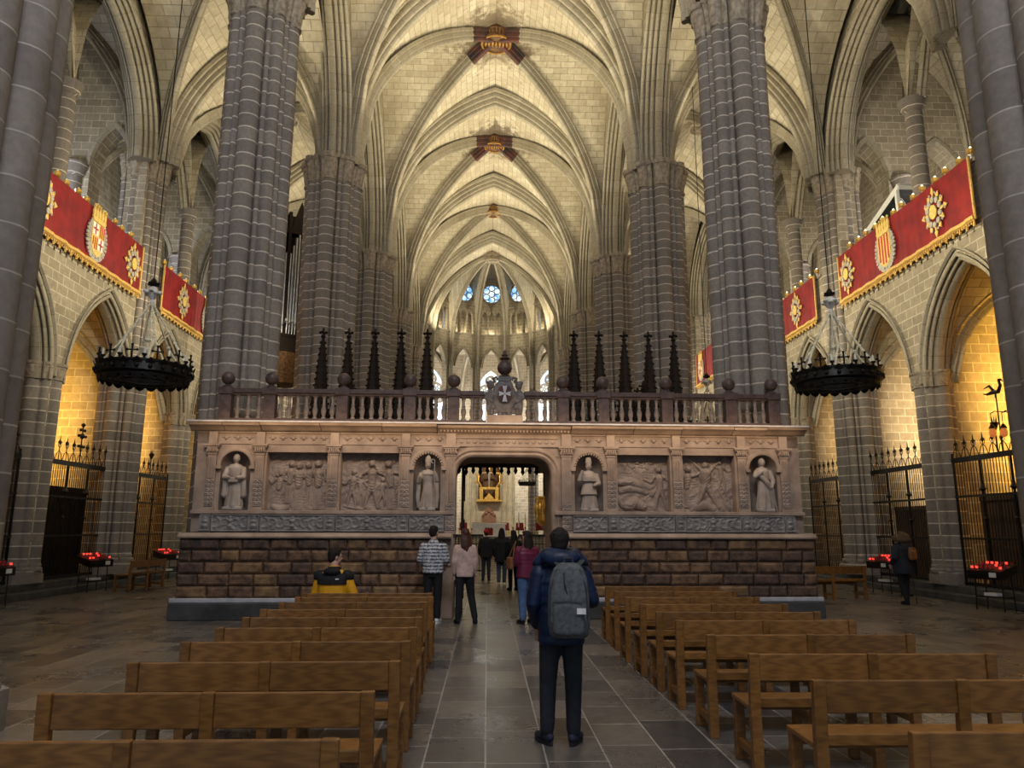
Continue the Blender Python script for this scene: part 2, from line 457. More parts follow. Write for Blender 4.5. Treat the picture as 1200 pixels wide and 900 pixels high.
def seg_h(X, Z, pts, radii, depth=1.0, base=0.0):
    """height of a row of tapering rounded strokes"""
    H = np.zeros_like(X)
    for (x0, z0), (x1, z1), r0, r1 in zip(pts, pts[1:], radii, radii[1:]):
        dx, dz = x1 - x0, z1 - z0; L2 = dx * dx + dz * dz + 1e-12
        t = np.clip(((X - x0) * dx + (Z - z0) * dz) / L2, 0, 1)
        d2 = (X - x0 - t * dx) ** 2 + (Z - z0 - t * dz) ** 2
        r = r0 + (r1 - r0) * t
        q = r * r - d2
        hh = np.where(q > 0, base + depth * np.sqrt(np.maximum(q, 0)), 0)
        H = np.maximum(H, hh)
    return H
# ------------------------------------------------------------------ the building
AX = 0.2            # nave axis
HP = 5.6           # nave pillar axis from the nave axis
WX = 12.0           # chapel front wall from the nave axis
BAY = 8.7
YK = [6.5 + BAY * i for i in range(-1, 6)]      # pillar rows: -2.2 ... 50.0
YN = list(YK); YN[2] = 16.2     # the nave pillars beside the screen stand a little deeper
ZS = 13.9           # springing
ZN = 14.9           # the nave arches are stilted
OUT = 16.9          # chapel back wall from the nave axis
APY = 54.0          # centre of the apse

def S(o, label=None, cat=None):
    return tag(o, label, cat, None, 'structure')

# floor with the two chapel steps
mb = MB()
for x0, x1, y0, y1, z in ((AX - 18, AX + 18, -7, 70, 0.0),):
    mb.add([(x0, y0, z), (x1, y0, z), (x1, y1, z), (x0, y1, z)], [(0, 1, 2, 3)], [[(y0, x0), (y0, x1), (y1, x1), (y1, x0)]])
S(mb.build('floor', M['floor']), 'worn grey stone slab floor of the church', 'floor')
for sd, nm in ((-1, 'left'), (1, 'right')):
    mb = MB()
    mb.bb(min(sd * 11.2, sd * 17) + AX, max(sd * 11.2, sd * 17) + AX, -2.2, 52, 0.0, 0.17)
    mb.bb(min(sd * 11.55, sd * 17) + AX, max(sd * 11.55, sd * 17) + AX, -2.2, 52, 0.17, 0.34)
    S(mb.build('trim_1' if sd < 0 else 'trim_2', M['plinth'], bevel=0.015), 'two low dark stone steps in front of the %s-hand chapels' % nm, 'steps')

# ---- clustered pillars
nave_poly = lobes(0.66, [(0.70, i * PI / 2, 0.255) for i in range(4)] + [(0.76, PI / 4 + i * PI / 2, 0.165) for i in range(4)]
                  + [(0.79, rad(q) + i * PI / 2, 0.07) for i in range(4) for q in (26.5, 63.5)], 240)
near_poly = lobes(0.72, [(0.74, i * PI / 6, 0.215) for i in range(12)], 168)
wall_poly = lobes(0.5, [(0.55, i * PI / 2, 0.2) for i in range(4)] + [(0.6, PI / 4 + i * PI / 2, 0.13) for i in range(4)] + [(0.62, rad(q) + i * PI / 2, 0.055) for i in range(4) for q in (26.5, 63.5)], 200)
slim_poly = lobes(0.36, [(0.32, i * PI / 2, 0.2) for i in range(4)] + [(0.36, PI / 4 + i * PI / 2, 0.12) for i in range(4)], 96)

def octo(r, n=8):
    return [(r * cos(2 * PI * (i + 0.5) / n), r * sin(2 * PI * (i + 0.5) / n)) for i in range(n)]

def capital(mb, poly, z0, z1, flare):
    n = len(poly); rs = []
    prof = [(0, 1.0), (0.04, 1.05), (0.08, 1.05), (0.1, 1.0), (0.3, 1.03), (0.5, 1.06), (0.7, 1.1), (0.82, 1.13), (0.84, 1.17), (0.93, 1.2), (1.0, 1.2)]
    for t, k in prof:
        ring = []
        for j, (x, y) in enumerate(poly):
            a = math.atan2(y, x); q = 1 + (k - 1) * flare
            if 0.1 < t < 0.82:      # two rows of leaves
                q += 0.035 * max(0, sin(a * 22 + (PI if t > 0.45 else 0))) * (0.4 + t)
            ring.append((x * q, y * q, z0 + (z1 - z0) * t))
        rs.append(ring)
    mb.rings(rs, True)

def pillar(label, x, y, z0, poly, zcap, ztop, mat, basr, foot=0.75):
    root = thing('clustered_pillar', label, 'pillar', (x, y, z0), kind='structure')
    b = MB(); extrude(b, octo(basr * 1.16), [(0, 1), (foot * 0.45, 1)]); extrude(b, octo(basr * 1.1), [(foot * 0.45, 1), (foot * 0.6, 0.98)])
    extrude(b, poly, [(foot * 0.6, 1.1), (foot * 0.68, 1.12), (foot * 0.75, 1.1), (foot * 0.8, 1.04), (foot * 0.9, 1.06), (foot, 1.0)])
    b.build('base', mat, root, 40)
    s = MB(); extrude(s, poly, [(foot + (zcap - foot) * i / 8, 1) for i in range(9)]); s.build('shaft', mat, root, 50)
    c = MB(); capital(c, poly, zcap, ztop, 1.0); c.build('capital', M['carved'], root, 40)
    return root

first = None
def pillars():
    protos = {}
    def put(key, label, x, y, *a):
        if key not in protos:
            protos[key] = pillar(label, x, y, *a)
        else:
            dup(protos[key], (x, y, a[0]), None, label)
    for i, y in enumerate(YK):
        for sd, nm in ((-1, 'left'), (1, 'right')):
            x = AX + sd * HP
            if y < 10:
                if y > 0:
                    put('near', 'huge close pillar of round shafts at the %s edge of the photo' % nm, AX + sd * 5.37 + (-0.03 if sd < 0 else 0.32), y, 0, near_poly, 13.2, ZS + 0.1, M['pier_near'], 1.0)
            else:
                k = i - 2
                lab = ['tall clustered grey pillar at the %s end of the carved marble screen' % nm,
                       'clustered pillar standing behind the screen, nearest on the %s side of the nave' % nm,
                       'second clustered pillar behind the screen on the %s side of the nave' % nm,
                       'third clustered pillar behind the screen on the %s side of the nave' % nm,
                       'farthest clustered nave pillar on the %s, beside the apse' % nm][k]
                if k == 0:
                    q = pillar(lab, x, y, 0, nave_poly, 13.1, ZS + 0.1, M['pier'], 1.0) if 'nave' not in protos else dup(protos['nave'], (x, y, 0), None, lab)
                    protos.setdefault('nave', q); q.location.y = 16.2; q.scale = (0.88, 0.88, 1.035); q.location.x = AX + sd * (HP + 0.12)
                else:
                    q = dup(protos['nave'], (x, y, 0), None, lab, scale=(1, 1, 1))
            xw = AX + sd * WX
            lab = 'tall wall pillar between %s side chapels, %s' % (nm, ['behind the camera', 'level with the nearest nave pillar', 'hidden beside the screen pillar', 'with a chandelier hanging before it', 'beyond the chandelier', 'far down the aisle', 'by the apse'][i])
            put('wall', lab, xw, y, 0.34, wall_poly, 12.8, ZS - 0.24, M['pier'], 0.78, 0.6)
            if i < len(YK) - 1:
                put('slim', 'slim stone column between two chapel arches on the %s, %s' % (nm, ['behind the camera', 'beside the nearest chapel', 'left of the chandelier' if sd < 0 else 'right of the chandelier', 'past the chandelier', 'deep in the aisle', 'at the far end of the aisle'][i]), xw, y + BAY / 2, 0.34, slim_poly, 5.15, 5.6, M['pier'], 0.5, 0.5)
pillars()

# ---- vault helpers
def web(mb, x0, x1, y0, y1, zs, h, n=24):
    a = 5.0; k = h / 7.4
    p = lambda t: k * prof_z(t, 5.0, 7.4)
    arcs = [0.0]
    for i in range(1, n + 1): arcs.append(arcs[-1] + math.hypot((x1 - x0) / 2 / n, p(i / n) - p((i - 1) / n)))
    def arc(t):
        f = t * n; i = min(int(f), n - 1); return arcs[i] + (arcs[i + 1] - arcs[i]) * (f - i)
    N = 2 * n
    T = [1 - abs(1 - i / n) for i in range(N + 1)]
    V = [[(x0 + (x1 - x0) * i / N, y0 + (y1 - y0) * j / N, zs + p(max(T[i], T[j]))) for i in range(N + 1)] for j in range(N + 1)]
    for j in range(N):
        for i in range(N):
            same = (i < n) == (j < n)
            A, B, C, D = (i, j), (i + 1, j), (i + 1, j + 1), (i, j + 1)
            tris = ((A, B, C), (A, C, D)) if same else ((A, B, D), (B, C, D))
            for t in tris:
                cx = sum(q[0] for q in t) / 3; cy = sum(q[1] for q in t) / 3
                tx = 1 - abs(1 - cx / n); ty = 1 - abs(1 - cy / n)
                vs = [V[q[1]][q[0]] for q in t]
                if tx > ty: uu = [(v[1], arc(T[q[0]]) + 31) for v, q in zip(vs, t)]
                else: uu = [(v[0], arc(T[q[1]]) + 57) for v, q in zip(vs, t)]
                mb.add(vs, [(0, 2, 1)], [[uu[0], uu[2], uu[1]]])

def diag(x0, y0, x1, y1, zs, h, t0=0.0, n=18, drop=0.0):
    p = lambda t: h / 7.4 * prof_z(t, 5.0, 7.4)
    return ([(x0, y0, zs - drop)] if drop else []) + [(x0 + (x1 - x0) * t / 2, y0 + (y1 - y0) * t / 2, zs + p(t)) for t in [t0 + (1 - t0) * i / n for i in range(n + 1)]]

ribp = mould(0.5, 0.48, 2, 0.09)
archp = mould(1.2, 0.66, 3, 0.13)
arcp = mould(1.1, 0.6, 3, 0.12)
chapp = mould(0.72, 0.26, 2, 0.14)

def boss_part(cx, cy, z, r, parent, painted):
    b = MB(); b.lathe([(r * 0.55, 0.62), (r * 0.95, 0.5), (r, 0.36), (r * 1.06, 0.3), (r, 0.24), (r * 0.98, 0.02), (r * 1.08, -0.02), (r * 1.08, -0.08), (r * 0.9, -0.1), (r * 0.86, -0.06), (0.02, -0.04)], 24, (cx, cy, z))
    bo = b.build('boss', [M['bosspaint']] if painted else [M['carved']], parent, 35)
    g = MB()
    for i in range(28):     # gilt fretwork round the boss
        a = 2 * PI * i / 28
        g.box((cx + cos(a) * r * 1.03, cy + sin(a) * r * 1.03, z + 0.14), (0.05, 0.04, 0.2), a)
    g.tube([(cx + cos(2 * PI * i / 32) * r * 0.98, cy + sin(2 * PI * i / 32) * r * 0.98, z - 0.1) for i in range(32)], 0.045, 6, closed=True)
    for i in range(7):      # little figures carved on the underside
        x = cx + (i - 3) * r * 0.24; hh = r * (0.5 - 0.05 * abs(i - 3))
        g.sphere((x, cy + hh * 0.5, z - 0.08), (r * 0.07, r * 0.07, 0.05), 8, 5)
        g.sphere((x, cy - hh * 0.1, z - 0.08), (r * 0.1, hh * 0.55, 0.06), 8, 5)
    g.build('gilt_carving', M['oldgold'] if painted else M['carved'], bo, 40)
    return bo

cnt = [0]
def ceil_root(label):
    cnt[0] += 1
    return thing('ceiling_%d' % cnt[0], label, 'vault', kind='structure')

for i in range(len(YK) - 1):
    y0, y1 = YN[i], YN[i + 1]; ym = (y0 + y1) / 2
    C = ceil_root('pale ribbed stone vault of the nave, bay %s' % ['behind the camera', 'above the benches', 'above the marble screen', 'nearest beyond the screen with a large painted boss', 'second beyond the screen with a smaller painted boss', 'nearest the apse'][i])
    w = MB(); web(w, AX - 5.1, AX + 5.1, y0 + 0.35, y1 - 0.35, ZN, 7.7); wo = w.build('web', M['vault'], C, 25)
    if i >= 3:
        at = wo.data.attributes.new('soot', 'FLOAT', 'POINT'); at.data.foreach_set('value', [max(0.0, 0.72 - 0.17 * math.hypot(v[0] - AX, v[1] - ym)) if i < 5 else max(0.0, 0.35 - 0.2 * math.hypot(v[0] - AX, v[1] - ym)) for v in w.v])
    for sx in (-1, 1):
        for sy in (-1, 1):
            ya, yb = (y0 + 0.35, y1 - 0.35) if sy > 0 else (y1 - 0.35, y0 + 0.35)
            pts = diag(AX + sx * 5.1, ya, AX - sx * 5.1, yb, ZN, 7.7, drop=0.36 if abs(ya - YN[2]) < 0.5 else 1.1)
            pts = [(px, py, pz) for px, py, pz in pts]
            d = Vector((pts[-1][0] - pts[0][0], pts[-1][1] - pts[0][1], 0)); B = Vector((-d.y, d.x, 0))
            k = 15 if i >= 2 and i < 5 else len(pts)
            r = MB(); r.sweep(pts[:k + 1], B, ribp, inward=-1)
            ro = r.build('rib', M['rib'], C, 35)
            if k < len(pts):
                r = MB(); r.sweep(pts[k:], B, ribp, inward=-1); r.build('painted_stretch', M['ribred'], ro, 35)
    boss_part(AX, ym, ZS + 8.22, 0.62 if i < 4 else 0.52, C, i >= 2)
    for sd, nm in ((-1, 'left'), (1, 'right')):
        A = ceil_root('ribbed vault over the %s aisle, %s' % (nm, ['behind the camera', 'nearest bay', 'beside the screen', 'beyond the screen', 'far bay', 'last bay'][i]))
        xa, xb = AX + sd * 5.75, AX + sd * 11.4
        w = MB(); web(w, min(xa, xb), max(xa, xb), y0 + 0.32, y1 - 0.32, ZS, 4.9, 16); w.build('web', M['vault'], A, 25)
        xm = (xa + xb) / 2
        for sx in (-1, 1):
            for sy in (-1, 1):
                ya, yb = (y0 + 0.32, y1 - 0.32) if sy > 0 else (y1 - 0.32, y0 + 0.32)
                pts = diag(xm + sx * 2.825, ya, xm - sx * 2.825, yb, ZS, 4.9, 0.0, 14)
                d = Vector((pts[-1][0] - pts[0][0], pts[-1][1] - pts[0][1], 0))
                r = MB(); r.sweep(pts, Vector((-d.y, d.x, 0)), mould(0.36, 0.34, 2, 0.07), inward=-1); r.build('rib', M['rib'], A, 35)
        boss_part(xm, ym, ZS + 4.45, 0.4, A, False)

# transverse arches of the nave and aisles
for i, y in enumerate(YN + [APY]):
    T = thing('trim_%d' % (3 + i), 'moulded stone arch across the church, %s' % ['behind the camera', 'over the benches', 'above the marble screen', 'first beyond the screen', 'second beyond the screen', 'third beyond the screen', 'fourth beyond the screen', 'at the mouth of the apse'][i], 'arch', kind='structure')
    ah = 5.62 if i == 2 else 5.4
    a = MB(); a.sweep([(u, y, z) for u, z in [(AX - ah, ZS + (0.6 if i == 2 else 0))] + arch(AX - ah, AX + ah, ZN, 7.55, 22) + [(AX + ah, ZS + (0.6 if i == 2 else 0))]], (0, 1, 0), archp if y < 52 else mould(0.4, 0.22, 2, 0.08), inward=-1)
    a.build('nave_arch', M['rib'], T, 35)
    if y < 52:
        for sd in (-1, 1):
            u0, u1 = sorted((AX + sd * 5.75, AX + sd * 11.4))
            a = MB(); a.sweep([(u, y, z) for u, z in arch(u0, u1, ZS, 4.85, 14)], (0, 1, 0), mould(0.95, 0.5, 3, 0.11), inward=-1)
            a.build('aisle_arch', M['rib'], T, 35)

# arcade walls, chapel fronts, tribunes
def mirror(sd):
    return lambda u, z, d: (AX + sd * d, u, z)

for sd, nm in ((-1, 'left'), (1, 'right')):
    W = thing('wall_%s_arcade' % nm, 'arcade wall of tall pointed arches along the %s of the nave' % nm, 'wall', kind='structure')
    for i in range(len(YK) - 1):
        y0, y1 = YN[i], YN[i + 1]; ym = (y0 + y1) / 2; hs = (y1 - y0) / 2 - 0.45
        P = lambda u, z, d: (AX + sd * (5.06 + d), u, z)
        mb = MB(); ar = arch(ym - hs, ym + hs, ZS, 6.2, 16); za = zb = ZS
        if i == 2: za = 14.42; ar = [(ar[0][0] + .06, za)] + [p for p in ar if p[1] > za or p[0] > ym]
        if i == 1: zb = 14.42; ar = [p for p in ar if p[1] > zb or p[0] < ym] + [(ar[-1][0] - .06, zb)]
        mb.wall(P, [(y0, za)] + ar + [(y1, zb)], 23.4, 0.66, uo=3.3 * i)
        mb.build('bay_wall', M['wall'], W, 30)
        a = MB(); a.sweep([(AX + sd * 5.5, u, z) for u, z in ar], (1, 0, 0), arcp, inward=1); a.build('arcade_arch', M['rib'], W, 35)
        # round clerestory window over each arch
        zc = 21.4
        rg = MB()
        for rr in (0.95, 0.8):
            rg.tube([(AX + sd * 5.04, ym + rr * cos(2 * PI * j / 28), zc + rr * sin(2 * PI * j / 28)) for j in range(28)], 0.1 if rr > 0.9 else 0.06, 6, closed=True)
        for j in range(6):
            q = 2 * PI * j / 6
            rg.tube([(AX + sd * 5.02, ym + 0.42 * cos(q) + 0.34 * cos(2 * PI * t / 14), zc + 0.42 * sin(q) + 0.34 * sin(2 * PI * t / 14)) for t in range(14)], 0.035, 5, closed=True)
        fr = rg.build('window_frame', M['carved'], W, 40)
        g = MB(); g.prism([(0.86 * cos(2 * PI * j / 28), 0.86 * sin(2 * PI * j / 28)) for j in range(28)], (AX + sd * 5.05, ym, zc), (0, 1, 0), (0, 0, 1), (-sd * 0.012, 0, 0)); g.build('pane', M['plinth'], fr)

    W = thing('wall_%s' % nm, 'stone wall of pointed chapel arches along the %s aisle' % nm, 'wall', kind='structure')
    P = lambda u, z, d: (AX + sd * (11.62 + d), u, z)
    for i in range(len(YK) - 1):
        for h in (0, 1):
            y0 = YK[i] + h * BAY / 2; y1 = y0 + BAY / 2; ym = (y0 + y1) / 2
            ar = arch(ym - 1.92, ym + 1.92, 5.5, 3.12, 14)
            mb = MB(); mb.wall(P, [(y0, 0.3), (ym - 1.92, 0.3)] + ar + [(ym + 1.92, 0.3), (y1, 0.3)], 10.55, 0.62, uo=1.7 * i)
            mb.build('chapel_front', M['wall'], W, 30)
            a = MB(); a.sweep([(AX + sd * 11.93, u, z) for u, z in ar], (1, 0, 0), chapp, inward=1); a.build('chapel_arch', M['rib'], W, 35)
            hd = MB(); hd.sweep([(AX + sd * 11.58, u, z) for u, z in arch(ym - 2.0, ym + 2.0, 5.6, 3.2, 14)], (1, 0, 0), [(-0.06, 0), (-0.06, 0.05), (0, 0.09), (0.06, 0.05), (0.06, 0)], inward=1); hd.build('hood_mould', M['rib'], W, 35)
        y0, y1 = YK[i], YK[i + 1]; ym = (y0 + y1) / 2
        ar = arch(ym - 3.62, ym + 3.62, ZS - 0.2, 4.3, 16)
        mb = MB(); mb.wall(P, [(y0, 10.55), (ym - 3.62, 10.55)] + ar + [(ym + 3.62, 10.55), (y1, 10.55)], 20.4, 0.62, uo=2.1 * i)
        mb.build('tribune_front', M['wall'], W, 30)
        a = MB(); a.sweep([(AX + sd * 11.8, u, z) for u, z in ar], (1, 0, 0), mould(0.95, 0.45, 3, 0.12), inward=1); a.build('tribune_arch', M['rib'], W, 35)
    # parapet coping
    c = MB()
    for i in range(len(YK) - 1): c.bb(*sorted((AX + sd * 11.55, AX + sd * 12.3)), YK[i] + 0.8, YK[i + 1] - 0.8, 10.55, 10.64)
    c.build('coping', M['carved'], W, bevel=0.02)
    # tribune floor, chapel cross walls, back walls
    B = thing('wall_%s_back' % nm, 'back and dividing walls of the %s chapels and tribune' % nm, 'wall', kind='structure')
    mb = MB(); mb.bb(*sorted((AX + sd * 12.24, AX + sd * OUT)), YK[0], 52, 9.2, 9.5); mb.build('tribune_floor', M['plinth'], B)
    mb = MB(); mb.wall(lambda u, z, d: (AX + sd * (OUT + d), u, z), [(YK[0], 0.3), (52, 0.3)], 24.75, 0.5); mb.build('back_wall', M['wall'], B)
    mb = MB()
    for i in range(2 * len(YK) - 1):
        y = YK[0] + i * BAY / 2
        mb.bb(*sorted((AX + sd * 12.3, AX + sd * (OUT - 0.005))), y - 0.22, y + 0.22, 0.34, 9.2)
    mb.build('chapel_partition', M['wall'], B)
    for y in YK:
        mb = MB()
        Q = lambda u, z, d: (AX + sd * u, y - 0.35 + d, z)
        a1 = arch(12.35, 13.7, 13.7, 1.45, 8); a2 = arch(14.7, 16.3, 13.7, 1.45, 8)
        mb.wall(Q, [(12.2, 9.5), (12.35, 9.5)] + a1 + [(13.7, 9.5), (14.7, 9.5)] + a2 + [(16.3, 9.5), (OUT - 0.01, 9.5)], 20.3, 0.7, uo=y)
        mb.build('buttress_wall', M['wall'], B, 30)
        for aa in (a1, a2):
            a = MB(); a.sweep([(AX + sd * u, y - 0.35, z) for u, z in aa], (0, 1, 0), [(-0.08, -0.14), (-0.1, 0), (0.02, 0.04), (0.02, -0.14)], inward=-sd); a.build('passage_arch', M['rib'], B, 35)
        k = MB(); k.lathe([(0.34, 0), (0.34, 0.3), (0.3, 0.4), (0.3, 3.75), (0.36, 3.8), (0.46, 4.15), (0.48, 4.2)], 10, (AX + sd * 14.2, y - 0.4, 9.5)); k.build('shaft', M['pier'], B, 40)
    for i in range(len(YK) - 1):
        y0, y1 = YK[i], YK[i + 1]; ym = (y0 + y1) / 2
        for h in (0, 1):
            ya = y0 + h * BAY / 2; yb = ya + BAY / 2
            V = MB(); web(V, *sorted((AX + sd * 12.2, AX + sd * (OUT - 0.02))), ya + 0.2, yb - 0.2, 5.7, 3.0, 8); V.build('chapel_vault', M['vault'], B, 25)
            V = MB(); web(V, *sorted((AX + sd * 12.2, AX + sd * (OUT - 0.02))), ya + 0.1, yb - 0.1, 14.2, 4.6, 8); V.build('tribune_vault', M['vault'], B, 25)
            r = MB(); rt = MB()
            xa, xb = AX + sd * 12.3, AX + sd * (OUT - 0.1)
            for sx in (0, 1):
                for sy in (0, 1):
                    A_ = ((xa, xb)[sx], (ya + 0.25, yb - 0.25)[sy]); B_ = ((xb, xa)[sx], (yb - 0.25, ya + 0.25)[sy])
                    for q, zz, hh in ((r, 5.66, 2.98), (rt, 14.16, 4.55)):
                        pts = diag(*A_, *B_, zz, hh, 0, 10)
                        d = Vector((B_[0] - A_[0], B_[1] - A_[1], 0)); q.sweep(pts, Vector((-d.y, d.x, 0)), mould(0.26, 0.24, 1, 0.06), inward=-1)
            r.build('chapel_rib', M['rib'], B, 35); rt.build('tribune_rib', M['rib'], B, 35)
        k = MB(); k.lathe([(0.3, 0), (0.3, 0.3), (0.24, 0.4), (0.24, 4.3), (0.3, 4.35), (0.42, 4.7)], 10, (AX + sd * 12.3, ym, 9.5)); k.build('shaft', M['pier'], B, 40)
mb = MB(); mb.bb(AX - 17.6, AX + 17.6, YK[0], 68, 24.6, 24.8); S(mb.build('ceiling_%d' % 90, M['wall']), 'roof slab above the vaults', 'roof')

# ---- apse
AP = thing('wall_apse', 'polygonal apse with tall arches, small gallery and round windows at the far end', 'apse', kind='structure')
NS = 7; RA = 5.4; RO = 12.3
vert = [(AX + RA * cos(PI * i / NS), APY + RA * sin(PI * i / NS)) for i in range(NS + 1)]
vo = [(AX + RO * cos(PI * i / NS), APY + RO * sin(PI * i / NS)) for i in range(NS + 1)]
def side(i, V=None):
    V = V or vert
    a, b = Vector((*V[i], 0)), Vector((*V[i + 1], 0)); d = b - a; L = d.length; t = d / L; n = Vector((t.y, -t.x, 0))   # outward
    return a, t, n, L
for i in range(NS):
    a, t, n, L = side(i)
    P = lambda u, z, d: tuple(a + t * u + n * d + Vector((0, 0, z)))
    mb = MB(); ar = arch(0.32, L - 0.32, 14.6, 1.75, 8)
    mb.wall(P, [(0, 12.5), (0.32, 12.5)] + ar + [(L - 0.32, 12.5), (L, 12.5)], 17.4, 0.5, uo=i * 3)
    # gallery of three small arches
    lo = [(0, 17.4), (0.3, 17.4)]
    w3 = (L - 0.6) / 3
    for k in range(3):
        u = 0.3 + k * w3
        lo += arch(u + 0.07, u + w3 - 0.07, 19.0, 0.4, 4) if k == 0 else ([(u + 0.07, 17.4)] + arch(u + 0.07, u + w3 - 0.07, 19.0, 0.4, 4))
        lo += [(u + w3 - 0.07, 17.4)]
    lo += [(L, 17.4)]
    mb.wall(P, lo, lambda u: 19.8 + 2.5 * math.sqrt(max(0, 1 - (2 * u / L - 1) ** 2)) ** 0.8, 0.35, uo=i * 3)
    mb.build('bay_wall', M['wall'], AP, 30)
    am = MB()
    for q in (0, 0.13):
        am.sweep([P(u, z, -0.02) for u, z in arch(0.3 + q, L - 0.3 - q, 14.6, 1.75 - q, 10)], n, [(-0.07, 0), (-0.09, 0.06), (0, 0.1), (0.09, 0.06), (0.07, 0)], inward=1)
    am.sweep([P(0, 17.4, 0), P(L, 17.4, 0)], (0, 0, 1), [(-0.1, 0), (-0.06, 0.1), (0.06, 0.12), (0.08, 0)], inward=-1)
    am.sweep([P(0, 19.75, 0), P(L, 19.75, 0)], (0, 0, 1), [(-0.06, 0), (-0.05, 0.08), (0.05, 0.1), (0.06, 0)], inward=-1)
    am.build('moulding', M['rib'], AP, 35)
    bk = MB(); bk.wall(lambda u, z, d: tuple(a + t * u + n * (0.9 + d) + Vector((0, 0, z))), [(0, 17.4), (L, 17.4)], 19.8, 0.1); bk.build('gallery_back', M['wall'], AP)
    # rose window
    zc, rr = 20.95, 0.82
    O = a + t * (L / 2) + n * -0.03 + Vector((0, 0, zc))
    fr = MB()
    pt = lambda u, v, d=0.0: tuple(O + t * u + Vector((0, 0, v)) - n * d)
    fr.tube([pt(rr * cos(2 * PI * j / 24), rr * sin(2 * PI * j / 24)) for j in range(24)], 0.08, 6, closed=True)
    fr.tube([pt(0.24 * cos(2 * PI * j / 12), 0.24 * sin(2 * PI * j / 12)) for j in range(12)], 0.035, 5, closed=True)
    for k in range(6):
        q = PI / 6 + k * PI / 3
        fr.tube([pt(0.52 * cos(q) + 0.25 * cos(2 * PI * j / 12), 0.52 * sin(q) + 0.25 * sin(2 * PI * j / 12)) for j in range(12)], 0.035, 5, closed=True)
    fo = fr.build('rose_window', M['carved'], AP, 40)
    g = MB(); g.prism([(rr * cos(2 * PI * j / 24), rr * sin(2 * PI * j / 24)) for j in range(24)], O + n * 0.02, t, (0, 0, 1), n * 0.01); g.build('pane', M['roseglass'], fo)
    # vault cell
    bo = Vector((AX, APY, 0)); mid = (a + a + t * L) / 2
    wb = MB(); ns, nw = 16, 12
    zr = lambda s: 16.4 + prof_z(s, 5.2, 6.1); zm = 22.45
    G = []
    for s in range(ns + 1):
        S_ = s / ns; row = []
        for w in range(nw + 1):
            ww = 2 * w / nw - 1; tt = 1 - abs(ww)
            base = a + t * (L * w / nw); p = base.lerp(bo, S_)
            row.append((p.x, p.y, zr(S_) + max(0, zm - zr(S_)) * math.sqrt(2 * tt - tt * tt)))
        G.append(row)
    for s in range(ns):
        for w in range(nw):
            q = [G[s][w], G[s][w + 1], G[s + 1][w + 1], G[s + 1][w]]
            uu = [(L * w / nw, RA * s / ns), (L * (w + 1) / nw, RA * s / ns), (L * (w + 1) / nw, RA * (s + 1) / ns), (L * w / nw, RA * (s + 1) / ns)]
            wb.add(q, [(0, 1, 2, 3)], [uu])
    wb.build('web', M['vault'], AP, 30)
for i in range(NS + 1):
    v = Vector((*vert[i], 0)); bo = Vector((AX, APY, 0)); d = bo - v
    pts = [tuple(v + d * 0.03 + Vector((0, 0, 12.5))), tuple(v + d * 0.03 + Vector((0, 0, 15.5)))] + [tuple(v.lerp(bo, 0.03 + 0.97 * s / 16) + Vector((0, 0, 16.4 + prof_z(s / 16, 5.2, 6.1)))) for s in range(17)]
    r = MB(); r.sweep(pts, (-d.y, d.x, 0), mould(0.3, 0.3, 2, 0.06), inward=-1); r.build('rib', M['rib'], AP, 35)
    c = MB(); extrude(c, lobes(0.3, [(0.28, j * PI / 4, 0.12) for j in range(8)], 64), [(0, 1), (12.1, 1)], 0, vert[i])
    extrude(c, lobes(0.36, [(0.32, j * PI / 4, 0.13) for j in range(8)], 64), [(12.1, 1), (12.5, 1.15)], 0, vert[i]); c.build('column', M['pier'], AP, 50)
boss_part(AX, APY, 22.0, 0.5, AP, False)
